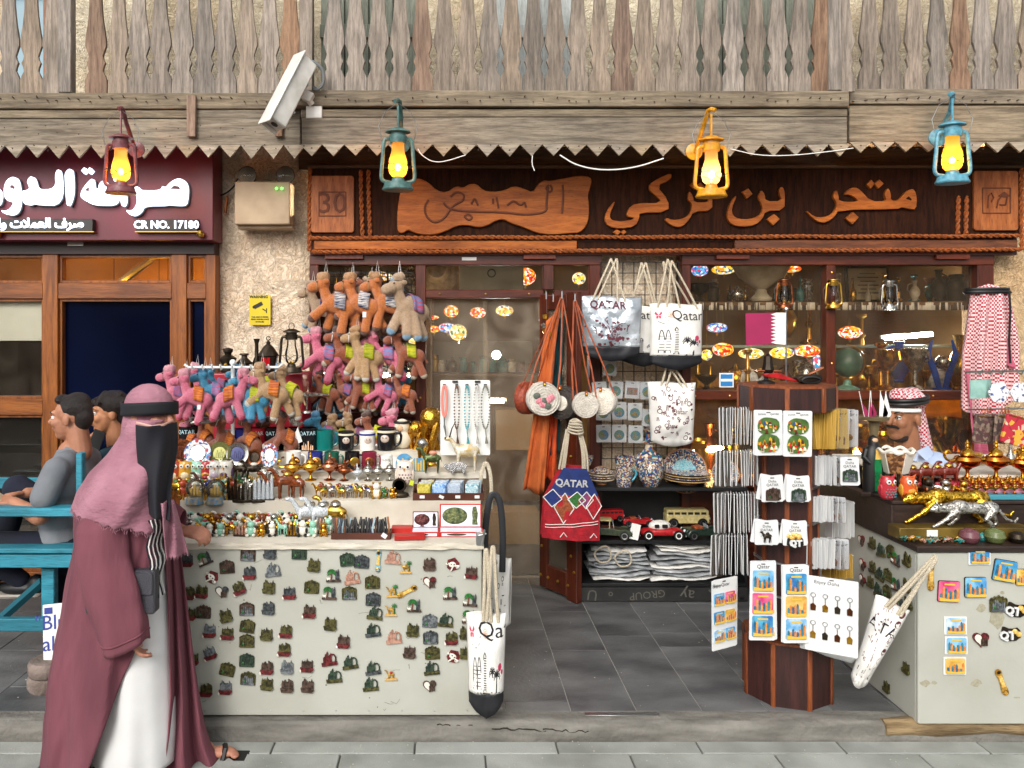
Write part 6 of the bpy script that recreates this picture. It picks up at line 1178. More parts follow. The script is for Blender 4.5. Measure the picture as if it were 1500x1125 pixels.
# prints on cloth bags
m_canvas=M('white canvas','efede8','dad8d3',r=.85,sc=7,bump=.25,bsc=160);m_ink=M('black ink','17161a',r=.7);m_inkr=M('pink ink','c2305c',r=.7);m_inkm=M('maroon ink','5a2430',r=.7);m_ropew=M('cotton rope','d6cbb6','b5a88f',r=.9,sc=160,st=(1,1,2),bump=.8,bsc=200)
m_bagblk=M('black bag base','1e1f24',r=.6)
def doodle(kind,seed=0):
 """ink drawing in unit coordinates (0..1, 0..1): list of (material index, builder mesh)"""
 b=MB();r=random.Random(seed)
 def ln(p,w=.006):b.tube([(x,0,z)for x,z in p],w*1.4,4,flat=.25)
 if kind=='city':
  for x in(.16,.28):ln([(x-.05,.12)]+[(x-.05+.1*i/8,.12+.36*math.sin(PI*(.12+.76*i/8))**.5)for i in range(9)]+[(x+.05,.12)])
  for k in range(6):
   for x in(.16,.28):ln([(x-.045,.16+k*.045),(x+.045,.16+k*.045)],.003)
  ln([(.4,.1),(.42,.5),(.45,.53),(.48,.5),(.5,.1)],.008)
  for k in range(14):ln([(.41+.001*k,.12+k*.027),(.49,.12+k*.027)],.004)
  for x,h in((.66,.32),(.8,.28)):
   ln([(x,.08),(x+.01,h)],.012)
   for a in range(8):an=R(-25+a*33);ln([(x+.01,h),(x+.01+.07*math.cos(an),h+.06*math.sin(an)+.01),(x+.01+.1*math.cos(an),h+.05*math.sin(an)-.03)],.006)
  ln([(.02,.1),(.3,.08),(.6,.07),(.98,.1)],.004);ln([(.1,.62),(.2,.58),(.3,.63),(.22,.68),(.34,.7)],.003)
  for k in range(16):x=.03+k*.06;h=r.uniform(.02,.07);ln([(x,.02),(x,.02+h),(x+.035,.02+h),(x+.035,.02)],.005)
 elif kind=='scrawl':
  for k in range(34):
   x,z=r.uniform(.06,.9),r.uniform(.04,.92);s=r.uniform(.02,.05);t=r.choice('abcd')
   if t=='a':ln([(x+s*math.cos(a),z+s*.8*math.sin(a))for a in[i*PI/4 for i in range(9)]],.005)
   elif t=='b':ln([(x+i*.014,z+r.uniform(-.012,.012))for i in range(6)],.006)
   elif t=='c':ln([(x,z),(x+.01,z+s*2),(x+.03,z+s*2),(x+.035,z)],.005)
   else:b.prism([(x,z),(x+s,z+.02),(x+s*1.4,z-.01),(x+s*.5,z-.03)],-.003,.003)
 elif kind=='collage':
  for k in range(46):
   x,z=r.gauss(.5,.2),r.gauss(.36,.16);s=r.uniform(.015,.06);b.prism([(x+s*r.uniform(.4,1)*math.cos(a),z+s*r.uniform(.4,1)*math.sin(a))for a in[i*PI/3.5 for i in range(7)]],-.002,.002)
  for k in range(14):x=.2+r.random()*.6;z=.2+r.random()*.4;ln([(x,z),(x+r.uniform(-.1,.1),z+.1),(x+r.uniform(-.12,.12),z+.16)],.006)
 elif kind=='butterfly':
  for s in(-1,1):b.prism([(.13,.8),(.13+s*.05,.86),(.13+s*.065,.82),(.13+s*.03,.79)],-.002,.002);b.prism([(.13,.79),(.13+s*.04,.78),(.13+s*.04,.74),(.13+s*.01,.74)],-.002,.002)
  b.prism(arc(.86,.42,.05,0,360,7),-.002,.002);b.prism(arc(.92,.36,.03,0,360,6),-.002,.002)
 elif kind=='stamp':ln([(.37+.06*math.cos(a),.8+.05*math.sin(a))for a in[i*PI/8 for i in range(17)]],.004);ln([(.33,.8),(.41,.8)],.01);ln([(.34,.775),(.4,.775)],.004);ln([(.34,.825),(.4,.825)],.004)
 return b
def tote(name,label,px,py,D,wpx,hpx,mat,prints,ropes,rz=0,ry=0,rx=0,taper=.9,base=None,wr=.006,group=None,bulge=.05,ropemat=None,seed=0,rr=.007):
 """py is the top edge; ropes: hook offsets in px from the bag centre top"""
 s=D/K;W_,H=wpx*s,hpx*s;t=thing(name,label,'bag',P(px,py,D),(rx,ry,rz))
 def S_(u,v):
  ww=W_*(taper+(1-taper)*v)*(1-.0*v);x=(u-.5)*ww
  k=noise.noise(Vector((u*3.2+seed,v*3.5,seed*1.7)))*1.6+noise.noise(Vector((u*9,v*8,seed)))*.6
  y=-bulge*(1-(2*u-1)**4)*(math.sin(PI*min(1,.15+v*.85))**.6)-.006+wr*k
  return Vector((x,y,-H*(1-v)-(.03*(1-(2*u-1)**2)*(1 if v<.01 else 0))+.006*math.sin(u*6)*v))
 v0=.12 if base else 0;b=MB()
 b.grid(lambda u,v:S_(u,v0+(1-v0)*v),26,26);n=len(b.v);b.grid(lambda u,v:(lambda q:(q.x,-q.y*.5+.004,q.z))(S_(u,v0+(1-v0)*v)),26,26,flip=True)
 obj('body',b,mat,t,solid=.002)
 if base:b=MB();b.grid(lambda u,v:S_(u,v*v0)-V(0,0,(.2*W_ if base==2 else.02)*(1-v)*(1-abs(2*u-1))),20,5);b.grid(lambda u,v:(lambda q:(q.x,-q.y*.5+.004,q.z-(.2*W_ if base==2 else.02)*(1-v)*(1-abs(2*u-1))))(S_(u,v*v0)),20,5,flip=True);obj('bag_base',b,m_bagblk,t,solid=.002)
 for nm,me,mt,(cx,cz,sx,sz)in prints:
  if isinstance(me,MB):f=lambda x,y,z,cx=cx,cz=cz,sx=sx,sz=sz:S_(min(.99,max(.01,cx+x*sx)),min(.995,max(0,cz+z*sz)))+V(0,-.0018+y*.1,0);o=MB();o.v=[tuple(f(*p))for p in me.v];o.f=me.f;o.m=me.m;x=obj(nm,o,mt,t);x['kind']='stuff'
  else:f=lambda x,y,z,cx=cx,cz=cz,sx=sx:S_(min(.99,max(.01,cx+x*sx)),min(.995,cz+z*sx*W_/H))+V(0,-.0045,0);obj(nm,MB().mesh_in(me,f=f),mt,t,ang=0)
 for(x0,hx,hz,x1)in ropes:
  a=S_(x0,.95);c=S_(x1,.95);hk=V(hx*s,.0,hz*s)
  pts=smoothpts([a+V(0,-.004,-.01),a*.6+hk*.4+V(0,-.01,0),hk+V(-.006,0,-.01),hk+V(0,.005,.006),hk+V(.006,0,-.01),c*.6+hk*.4+V(0,-.006,0),c+V(0,-.004,-.01)],2,False)
  q_=MB()
  q_.tube(pts,rr,7);obj('rope_handle',q_,ropemat or m_ropew,t)
 if group:t['group']=group
 return t
mcol=m_ink
gt=thing('wire_grid','black wire grid panel on the wall between doorway and right window','grid panel',(0,0,0))
for x in[880+16.2*i for i in range(8)]:obj('wire',MB().cyl(P(x,384,5.4),P(x,720,5.4),.0035,n=5),m_bwire,gt)
for y in range(384,722,16):obj('wire',MB().cyl(P(878,y,5.395),P(996,y,5.395),.003,n=5),m_bwire,gt)
TD=5.22
tote('tote_bag','white canvas tote with the word Qatar half hidden behind the silvery bag',940,448,TD+.06,72,78,m_canvas,[('drawing',doodle('city',3),m_ink,(.02,.02,.96,.7)),('lettering',text('Qatar',.5),m_ink,(.55,.82,.5,1))],[(.25,0,62,.75),(.2,6,62,.8)],base=1,seed=4)
tote('tote_bag','white canvas tote with a pink flower at the right edge of the hanging totes',1000,455,TD+.05,62,74,m_canvas,[('drawing',doodle('city',6),m_ink,(.02,.02,.96,.6)),('lettering',text('Qatar',.5),m_ink,(.4,.82,.6,1)),('flower',doodle('butterfly'),m_inkr,(0,-.1,1,.9))],[(.2,-30,70,.8)],base=1,seed=8,rz=12)
tote('tote_bag','white canvas tote with drawn towers, palms and the word Qatar in black',990,445,TD-.04,78,86,m_canvas,[('drawing',doodle('city',1),m_ink,(.02,.04,.96,1.05)),('lettering',text('Qatar',.5),m_ink,(.68,.8,.52,1)),('butterfly',doodle('butterfly'),m_inkr,(0,0,1,1)),('stamp',doodle('stamp'),M('peach ink','d8a58c',r=.7),(0,0,1,1))],[(.12,-12,64,.55),(.3,-6,62,.9)],base=1,taper=1.0,seed=1,rz=6)
tote('tote_bag','silvery plastic wrapped tote with QATAR in maroon capitals',895,434,TD-.1,90,84,M('crumpled silver film','c3cad0','8d979f',r=.22,m=.35,sc=5,bump=1,bsc=18),[('collage',doodle('collage',2),m_inkm,(.05,.05,.9,.8)),('lettering',text('QATAR',.42,bold=.01),m_inkm,(.44,.84,.42,1))],[(.2,0,54,.72),(.28,8,54,.6)],base=1,wr=.014,seed=2,rz=-5,ropemat=m_ropew)
tote('tote_bag','soft white tote printed all over with maroon sketches, hanging lower on the grid',984,560,TD-.02,70,86,m_canvas,[('sketches',doodle('scrawl',5),m_inkm,(0,0,1,1)),('sketches',doodle('scrawl',11),m_inkm,(0,0,1,1)),('lettering',text('Qatar',.3),m_inkm,(.6,.52,.5,1)),('lettering',text('Qatar',.25),m_inkm,(.4,.28,.5,1))],[(.25,-6,26,.7),(.35,2,24,.8)],taper=.86,wr=.012,seed=5,bulge=.07)
m_foil=glass('sachet film',(.97,.98,1),.08,.12,2.0)
sc_me=MB().prism(rrect(.1,.12,.006),-.003,.003).mesh('card',0)
SA=[(893,538)]+[(878,572),(902,571),(926,571),(948,572)]+[(884,603),(907,602),(930,603),(951,612)]+[(884,635),(907,635),(931,636)]
for i,(x,y)in enumerate(SA):
 D=5.36;t=thing('magnet_sachet',None,'magnet',P(x,y,D),(0,rnd.uniform(-4,4),0),sc=(21 if i else 20)*D/K/.1)
 obj('card',sc_me,m_white,t);obj('picture',MB().lathe([(0,.004),(.034,.004),(.036,0)],(0,-.003,-.01),16,(90,0,0))if i!=3 else MB().box((0,-.005,-.01),(.075,.004,.05)),(M('round enamel blue','3a88b8','7a9a48',r=.3,sc=30)if i!=3 else M('terracotta picture','b86a48','8aa0a8',r=.4,sc=40)),t)
 b=MB()
 for k,(xx,h)in enumerate(((-.016,.02),(-.004,.03),(.01,.024))):b.box((xx,-.008,-.03+h/2),(.008,.003,h))
 obj('towers',b,mm_['gold'],t,ang=0);obj('peg_hole',MB().box((0,-.004,.047),(.02,.002,.006)),m_black,t);obj('film',MB().prism(rrect(.108,.13,.008),-.012,-.011),m_foil,t)
 reg(t,'clear sachet with a %s magnet'%('round blue' if i!=3 else 'square terracotta'),'on the black wire grid')
m_strap=M('tan leather strap','a8522c','7f3a1e',r=.5,sc=20);m_rat=M('white rattan','efe9de','d2cabc',r=.8,kind='wood',sc=9,st=(3,3,3),bump=.6);m_ratb=M('dark rattan','4a423c','2a2522',r=.8,sc=60,bump=.8,bsc=150)
HK1,HK2=P(823,436,5.12),P(842,440,5.06)
def rattan(px,py,D,r,rz,hk,desc,mat,deco=None,dd=0):
 s=r*D/K;c=P(px,py,D);t=thing('round_bag',desc,'bag',c,(0,0,rz));iv=Euler((0,0,R(rz))).to_matrix().inverted()
 obj('body',MB().lathe([(0,-.04),(s*.8,-.04),(s*.95,-.032),(s,-.02),(s,.02),(s*.95,.032),(s*.8,.04),(0,.04)],n=28,rot=(90,0,0)),mat,t)
 w=MB()
 for k in range(5):w.tube([(s*(.3+.16*k)*math.cos(a),-.041,s*(.3+.16*k)*math.sin(a))for a in[i*PI/10 for i in range(20)]],.0025,4,True)
 for k in range(16 if not deco else 0):a=k*PI/8;w.tube([(s*.1*math.cos(a),-.042,s*.1*math.sin(a)),(s*.85*math.cos(a+.15),-.042,s*.85*math.sin(a+.15))],.002,4)
 obj('weave',w,mat,t).__setitem__('kind','stuff')
 if deco=='roses':
  for i,(x,z)in enumerate(((-.45,.2),(-.1,-.3),(-.3,-.1),(.2,-.4),(.25,-.05),(.4,.1),(0,-.1))):obj('rose',MB().ball((x*s,-.043,z*s),(s*.23,.006,s*.2),8),M('rose print','c2566a','e0a0a8',r=.7,sc=120)if i%3 else M('leaf print','6a6a64','4a5a48',r=.7,sc=90),t)
 if deco=='disc':obj('shell_disc',MB().lathe([(0,.01),(s*.42,.008),(s*.45,0)],(0,-.041,0),20,(90,0,0)),m_rat,t)
 obj('flap_tab',MB().box((0,-.044,s*.92),(.016,.012,.03)),m_strap,t);obj('stud',MB().ball((0,-.052,s*.86),.007,8),m_brass,t)
 for e in(-1,1):
  a=V(e*s*.9,0,s*.35);h=iv@(hk-c)+V(e*.006,0,0);obj('strap',MB().tube([a,a*.7+h*.3+V(e*.01,0,0),h],.0055,5,flat=.5),m_strap,t)
 return t
rattan(795,584,5.0,25,8,HK1,'round white rattan bag with printed roses on the open door',m_rat,'roses');rattan(771,583,5.1,24,55,HK1,'reddish tooled leather bag turned sideways, first on the open door',M('red tooled leather','a3482e','74301e',r=.5,sc=50,bump=.6,bsc=90))
rattan(826,590,5.06,25,-38,HK1,'dark rattan bag with a pale shell disc, turned sideways on the door',m_ratb,'disc');rattan(857,593,4.96,19,0,HK2,'plain round white rattan bag in the middle of the door bags',m_rat);rattan(884,588,5.0,20,-35,HK2,'round white rattan bag turned to the right beside the sachets',m_rat)
bm=MB()
hk=thing('door_hooks','metal hooks on the top corner of the open door','hook',HK1)
for p in(V(0,0,0),HK2-HK1,V(-.05,.05,-.02),V(-.09,.1,.0)):obj('hook',MB().tube([p+V(0,.02,.05),p+V(0,-.01,.04),p+V(0,-.012,-.005),p+V(0,.01,0)],.004,6),m_steel,hk)
def drape(name,label,cat,pts_top,pts_bot,mat,amp=.02,fr=9,dy=0,th=.003):
 (a0,a1),(b0,b1)=pts_top,pts_bot;b=MB()
 def f(u,v):
  p=a0 .lerp(a1,u).lerp(b0 .lerp(b1,u),v);k=.25+v
  return p+V(.3*amp*math.sin(u*fr*.5+v*2),-amp*k*math.sin(u*fr+v*1.6)-amp*.5*noise.noise(Vector((u*7,v*4,dy))),0 if v<.98 else.01*math.sin(u*fr*.7))
 b.grid(f,48,30);return solo(name,b,mat,label,cat,solid=th)
drape('garment','orange cotton garment hanging on the door beside the round bags','garment',(P(800,470,5.2),P(820,450,5.16)),(P(764,718,5.2),P(797,722,5.1)),M('orange cotton','c8672e','a8501f',r=.85,sc=12))
drape('garment','dark teal garment hanging behind the rattan bags','garment',(P(815,470,5.22),P(828,460,5.2)),(P(793,668,5.2),P(820,664,5.16)),M('dark teal cotton','12474a','0b2f33',r=.8,sc=12))
drape('garment','bright orange beaded garment end above the embroidered bag','garment',(P(806,600,5.18),P(818,600,5.15)),(P(797,700,5.18),P(815,705,5.14)),M('bright orange cotton','d2521a','a8360f',r=.8,sc=12))
kc=thing('keychain_bunch','bunch of golden keychains hanging by the door top','keychains',P(802,455,5.2));
for i in range(9):obj('keychain',MB().box((rnd.uniform(-.03,.04),rnd.uniform(-.02,.02),-.04-.03*i),(.03,.008,.035),(0,rnd.uniform(-40,40),0)),(m_gold,m_brass,m_silver)[i%3],kc,bev=.003)
m_nav=M('navy cotton','1c3272','16275c',r=.8,sc=20,bump=.3);m_redc2=M('red embroidered cotton','b01626','8e101e',r=.85,sc=30,bump=.5,bsc=90)
D=4.92;s=D/K;t=thing('embroidered_bag','navy and red embroidered shoulder bag reading QATAR on the open door','bag',P(834,780,D),(0,3,0))
def F(x,z):return(x*s,-.05-.05*math.cos(min(1,abs(x)/46)*PI/2)-.006*math.sin(x*.2+z*.1),z*s)
def lay(nm,pts,mat,off=0,n=1):
 b=MB();N_=len(pts);c=(sum(p[0]for p in pts)/N_,sum(p[1]for p in pts)/N_);fp=[F(*p)for p in pts];b.add([(x,y-off,z)for x,y,z in fp]+[(lambda q:(q[0],q[1]-off,q[2]))(F(*c))],[(i,(i+1)%N_,N_)for i in range(N_)]);return obj(nm,b,mat,t,ang=60)
b=MB();out=lambda v:42-3*v if v<.55 else 40-(v-.55)*52
def fb(u,v,sgn=1,z0=0,z1=1):v=z0+(z1-z0)*v;w=out(v);x=(2*u-1)*w;q=F(x,98*v);return(q[0],q[1]if sgn>0 else.03,q[2]-(6*s*(1-v)if sgn else 0))
b.grid(lambda u,v:fb(u,v,1,0,.62),20,14);b.grid(lambda u,v:fb(u,v,-1,0,1),10,10,flip=True);obj('red_body',b,m_redc2,t)
b=MB();b.grid(lambda u,v:fb(u,v,1,.62,1),20,10);obj('navy_top',b,m_nav,t)
for cx,w,h,m_,z in((-30,13,26,m_nav,53),(-13,14,44,M('rust embroidery','a0522a','70341c',r=.8,sc=90),40),(4,13,24,M('green embroidery','3c7a34','28562a',r=.8,sc=90),53),(18,11,24,M('violet embroidery','4a3a78','a03a50',r=.8,sc=90),53),(30,12,36,M('crimson embroidery','c01c2c','7a1018',r=.8,sc=90),44)):
 lay('diamond',[(cx-w,z),(cx,z+h*.5),(cx+w,z),(cx,z-h*.5)],m_,.004)
 sb=MB()
 for a_,c_2 in(((cx-w,z),(cx,z-h*.5)),((cx,z-h*.5),(cx+w,z)),((cx-w,z),(cx,z+h*.5)),((cx,z+h*.5),(cx+w,z))):p0,p1=V(*F(*a_)),V(*F(*c_2));sb.tube([p0-V(0,.007,0),p1-V(0,.007,0)],.003,4)
 obj('stitching',sb,m_white,t).__setitem__('kind','stuff')
sb=MB()
for z in(10,14):sb.tube([V(*F(-38+76*i/12,z+i*.7))-V(0,.006,0)for i in range(13)],.0022,4)
for c in(-12,32):sb.tube([V(*F(c-5,-2))-V(0,.006,0),V(*F(c,5))-V(0,.006,0),V(*F(c+5,-1))-V(0,.006,0)],.003,4)
obj('stitching',sb,m_white,t).__setitem__('kind','stuff')
b=MB().mesh_in(text('QATAR',.06,.001,bold=.002),f=lambda x,y,z:Vector(F(x/s-4,z/s+76))-V(0,.005,0));obj('lettering',b,m_white,t,ang=0)
for i,x in enumerate((-20,-16,-13,13,16,20)):obj('strap',MB().tube(smoothpts([V(x*1.05*s,-.03,93*s),V(x*.9*s,-.04,120*s),V((x*.5-3)*s,-.035,152*s)],2,False),.007,6),m_ropew,t)
for i in range(5):obj('strap_wrap',MB().tube(smoothpts([V((-16+i)*s,-.04,(150+i*3)*s),V(0,-.09,(146+i*5)*s),V((14-i)*s,-.04,(149+i*3)*s),V(0,.0,(156+i*3)*s)],2),.006,6,True),m_ropew,t)
bk=thing('black_shelf','low black shelf unit on casters with ceramics, toy cars and wrapped bags','shelf',(0,5.13,FZ));xa,xb=X(846,5.13),X(1095,5.13);m_blkw=M('black painted board','191a1c','101112',r=.5,sc=4)
for z,nm in((.735,'top_board'),(.34+.05,'middle_board'),(.11,'bottom_board')):obj(nm,MB().box((0,0,0),(xb-xa-(.034 if nm!='top_board' else 0),.33,.022)),m_blkw,bk,((xa+xb)/2,.165,z),bev=.002)
obj('back_panel',MB().box((0,0,0),(xb-xa-.02,.01,.72)),m_blkw,bk,((xa+xb)/2,.335,.38))
for x in(xa+.009,xb-.009):obj('side_panel',MB().box((0,0,0),(.016,.325,.71)),m_blkw,bk,(x,.165,.368))
fs=obj('kick_board',MB().box((0,0,0),(xb-xa,.012,.09)),M('printed kick board','2a2a29','1c1c1b',r=.6,sc=8),bk,((xa+xb)/2,.0,.05),bev=.002)
b=MB();m_pr=M('faded print','5a5850',r=.8)
for i,wd in enumerate(('U','o','GROUP','ay')):b.mesh_in(text(wd,(.1,.06,.07,.11)[i]),Matrix.Translation(((-.46,-.34,-.1,.16)[i],-.007,.0))@Matrix.Rotation(R((8,0,-6,10)[i])+PI,4,'Y'))
b.tube([(.3,-.007,.03),(.37,-.007,-.02),(.48,-.007,-.03)],.006,4,flat=.1);obj('print',b,m_pr,fs,ang=0)['kind']='stuff'
for x in(xa+.0,xb-.04):obj('caster',MB().cyl((x-.01,.02,.03),(x+.015,.02,.03),.03,n=14).box((x,.02,.06),(.02,.03,.03)),m_black,bk)
TOPZ=FZ+.746
m_iz=M('painted faience','d9cfbc','34508a',kind='mosaic',sc=20,det=['b9a98e','2c4680','8f5a3c','3c3a50','cfc3ae','2a6a78'],r=.2);m_iz2=M('painted faience rim','d9cfbc','34508a',kind='mosaic',sc=130,det=['b9a98e','2c4680','8f5a3c','3c3a50','cfc3ae'],r=.2);m_izr=M('faience rim','b0704a','c89060',r=.3,sc=60);m_izt=M('turquoise faience','3fa6b4','d9cfc0',kind='mosaic',sc=90,det=['3aa0b0','e0dccf','2a6a98','5ac0c8'],r=.2)
def disc(px,py,D,r,label,tilt=-12,inner=True):
 s=r*D/K;t=thing('ceramic_plate',label,'plate',P(px,py,D),(tilt,0,0),sc=s);obj('plate',MB().lathe([(0,.02),(.6,.03),(.93,.14),(1,.15),(.98,.1),(.6,-.02),(0,-.03)],n=36,rot=(90,0,0)),m_iz,t);obj('rim',MB().tube([(math.cos(a),-.15,math.sin(a))for a in[i*PI/18 for i in range(36)]],.028,5,True),m_izr,t)
 if inner:obj('medallion',MB().prism([(.5*math.cos(a)*(1+.15*(i%2)),.5*math.sin(a)*(1+.15*(i%2)))for i,a in enumerate([k*PI/10 for k in range(20)])],-.05,-.03),m_izt,t)
 return t
disc(1002,690,5.36,32,'large painted faience plate with a turquoise centre standing upright');disc(1062,694,5.36,20,'painted faience plate upright behind the key ring rack',inner=False);disc(881,699,5.38,16,'small painted faience plate standing behind the stacked saucers',inner=False)
def stack(px,D,n,r,label,rm):
 t=thing('plate_stack',label,'plates',V(X(px,D),D,TOPZ));R_=r*D/K
 for i in range(n):obj('plate',MB().lathe([(0,0),(R_*.5,0),(R_*.97,.02),(R_,.022),(R_*.95,.026),(R_*.5,.01),(0,.009)],(0,0,.012+i*.016),28),m_iz2 if i%2 else rm,t)
 obj('foot',MB().lathe([(R_*.4,0),(R_*.42,.012),(0,.013)],n=20),m_izr,t)
stack(881,5.26,4,19,'stack of four small faience saucers at the left of the black shelf',M('cream faience','d6cab2','a8927a',r=.25,sc=40));stack(1007,5.26,4,33,'stack of large faience plates before the upright turquoise plate',M('ochre faience','cfa55c','9a8a70',r=.25,sc=60))
def izv(nm,px,D,prof,h,label,hd=False):
 s=h*D/K;t=thing(nm,label,nm.split('_')[-1],V(X(px,D),D,TOPZ),sc=s);obj('body',MB().lathe(prof,n=26),m_iz,t)
 if hd:obj('handle',MB().tube(smoothpts([(.36,0,.85),(.58,0,.8),(.6,0,.5),(.36,0,.25)],2,False),.05,8),M('turquoise handle','3a9ab0',r=.2),t)
 return t
VP=[(.14,0),(.2,.04),(.27,.2),(.29,.35),(.22,.52),(.1,.62),(.08,.72),(.13,.76),(.07,.8),(.06,.92),(.12,1),(.1,1)]
izv('faience_vase',951,5.3,VP,78,'tall painted faience vase with a slim neck behind the rounder one');izv('faience_vase',953,5.18,[(.25,0),(.3,.05),(.46,.4),(.44,.7),(.3,.95),(.26,1),(.24,1)],38,'squat round painted vase in front of the tall vase');izv('faience_mug',914,5.18,[(.34,0),(.36,.04),(.4,.5),(.42,1),(.38,1),(.36,.1),(0,.08)],30,'faience mug with a turquoise handle in front',True);izv('faience_mug',916,5.34,[(.34,0),(.36,.04),(.4,.5),(.42,1),(.38,1),(.36,.1),(0,.08)],37,'dark patterned faience mug behind the front mug',True);izv('faience_vase',857,5.3,[(.22,0),(.25,.1),(.12,.5),(.3,.9),(.3,1),(.28,1)],40,'dark faience vase partly hidden by the embroidered bag')
def toy(px,D,z,L,label,kind,mats,rz=0):
 s=L*D/K;t=thing('toy_car',label,'toy car',V(X(px,D),D,z),(0,0,rz),sc=s);bm_,cm,wm=mats
 if kind=='beetle':
  obj('body',blob([('s',(0,0,.17),(.46,.17,.1)),('s',(-.3,0,.15),(.17,.18,.09)),('s',(.3,0,.15),(.17,.18,.09)),('b',(0,0,.13),(.8,.3,.06))],.018,3),bm_,t)
  obj('roof',blob([('s',(-.04,0,.28),(.25,.13,.13))],.018,2),cm,t)
  for x,w in((-.13,.1),(.04,.12)):obj('side_window',MB().prism(rrect(w,.075,.02,cx=x,cz=.3),-.137,-.12),m_black,t)
  obj('windscreen',MB().box((.17,0,.29),(.01,.2,.09),(0,-30,0)),m_black,t)
 elif kind=='bus':
  obj('body',MB().prism(rrect(.95,.22,.05,cz=.2),-.15,.15),bm_,t,bev=.02);obj('roof',MB().prism(rrect(.93,.12,.05,cz=.34),-.145,.145),cm,t,bev=.02)
  for k in range(6):obj('side_window',MB().box((-.38+k*.145,-.146,.31),(.11,.006,.07)),m_black,t)
 else:
  obj('body',MB().prism([(-.48,.1),(-.5,.22),(-.46,.26),(.1,.26),(.14,.24),(.44,.22),(.5,.16),(.48,.1)],-.15,.15),bm_,t,bev=.015)
  if kind=='jeep':obj('canopy',MB().prism([(-.46,.44),(.02,.44),(.05,.41),(-.46,.41)],-.15,.15),cm,t,bev=.01);[obj('post',MB().box((x,-.13,.34),(.02,.02,.16)),cm,t)for x in(-.44,-.22,.0)];obj('windscreen',MB().box((.08,0,.33),(.01,.24,.14),(0,-10,0)),m_crys,t)
  else:obj('seat',MB().box((-.15,0,.28),(.2,.2,.06)),m_strap,t,bev=.01);obj('windscreen',MB().box((.06,0,.3),(.01,.22,.08),(0,-15,0)),m_crys,t)
  for e in(-1,1):
   for x in(-.32,.32):obj('mudguard',MB().tube([(x+.12*math.cos(R(a)),e*.17,.11+.12*math.sin(R(a)))for a in range(0,181,30)],.03,6,flat=.5),bm_,t)
 obj('bumper',MB().box((.49,0,.1),(.02,.28,.03)).box((-.49,0,.1),(.02,.28,.03)),m_steel,t,bev=.005)
 for x in(-.32,.32):
  for e in(-1,1):
   w=obj('wheel',MB().lathe([(.06,-.03),(.1,-.03),(.11,0),(.1,.03),(.06,.03)],(x,e*.16,.11),18,(90,0,0)),m_black,t);obj('rim',MB().lathe([(0,-.02),(.07,-.034),(.07,.034),(0,.02)],(x,e*.16,.11),14,(90,0,0)),wm,w)
 for e in(-1,1):obj('headlight',MB().ball((.47,e*.1,.2),.035,8),m_crys,t)
 return t
m_tin={n:M('tin '+n,a,b,r=.3,sc=20)for n,a,b in(('army','3c4630','2c3424'),('red','b82226','931a1e'),('cream','cfc088','b3a26c'),('white','e0ddd6','c6c2ba'),('green','24362c','18261f'))}
CZ5=FZ+.402
toy(893,5.18,CZ5,66,'olive army jeep toy car with a cream canopy on the black shelf','jeep',(m_tin['army'],m_tin['cream'],m_steel),-12);toy(969,5.17,CZ5,68,'red and white rounded toy car with whitewall wheels','beetle',(m_tin['red'],m_tin['white'],m_white),0)
toy(1030,5.18,CZ5,62,'dark green vintage roadster toy behind the rack edge','road',(m_tin['green'],m_tin['cream'],m_steel),10);toy(1005,5.38,CZ5+.03,66,'cream toy bus behind the red and white toy car','bus',(m_tin['cream'],m_tin['cream'],m_steel),0);toy(892,5.36,CZ5+.07,44,'red toy fire engine behind the jeep','bus',(m_tin['red'],m_tin['red'],m_steel),8);toy(934,5.38,CZ5+.03,46,'red vintage toy car behind the price card','road',(m_tin['red'],m_tin['red'],m_steel),0)
solo('price_card',MB().box((0,0,0),(.06,.004,.1)),m_canvas,'small white printed price card between the jeep and the red toy car','card',V(X(930,5.12),5.12,CZ5+.06),(-10,14,0))
m_film=M('crinkled clear wrap','cfd2d4','85898c',r=.18,sc=9,st=(1,1,6),bump=1,bsc=25,m=.1)
def bundle(px0,px1,n,z0,D,label_,seed):
 r=random.Random(seed);x0,x1=X(px0,D),X(px1,D)
 for i in range(n):
  w=(x1-x0)*r.uniform(.82,1);zc=z0+i*.026+.013;b=MB()
  def f(u,v,w=w,i=i):
   a=2*PI*v;e=abs(2*u-1)**6;h=(.017+.004*noise.noise(Vector((u*5,i,seed))))*(1-.6*e)
   return(w*(u-.5),-.14*(1-.1*e)*math.cos(a)*(1 if abs(math.cos(a))>.2 else 1),h*math.sin(a)+.008*math.sin(u*7+i)+.007*noise.noise(Vector((u*8,v*6,i*3+seed))))
  b.grid(f,30,14);o=solo('wrapped_bag',b,m_film if r.random()<.7 else m_canvas,None,'bag',V((x0+x1)/2+r.uniform(-.02,.02),D+.0,zc),(0,r.uniform(-2.5,2.5),r.uniform(-6,6)));o['label']='%s from the bottom of the wrapped white bags %s'%(ORD[i],label_);o['group']='plastic wrapped bags on the black shelf'
bundle(855,950,8,FZ+.122,5.3,'piled in the left heap',1);bundle(948,1045,9,FZ+.122,5.3,'piled in the right heap',2)
for k,(a,b_,c)in enumerate(((875,920,800),(905,890,806))):solo('rope_handle_coil',MB().tube(smoothpts([P(a,c+4,5.14),P(a+16,c-2,5.12),P(a+22,c+20,5.12),P(a+4,c+26,5.13),P(a-6,c+12,5.14)],2),.006,6,True),m_ropew,'white rope handle curled over the left heap of wrapped bags, %s one'%('outer','inner')[k],'rope')
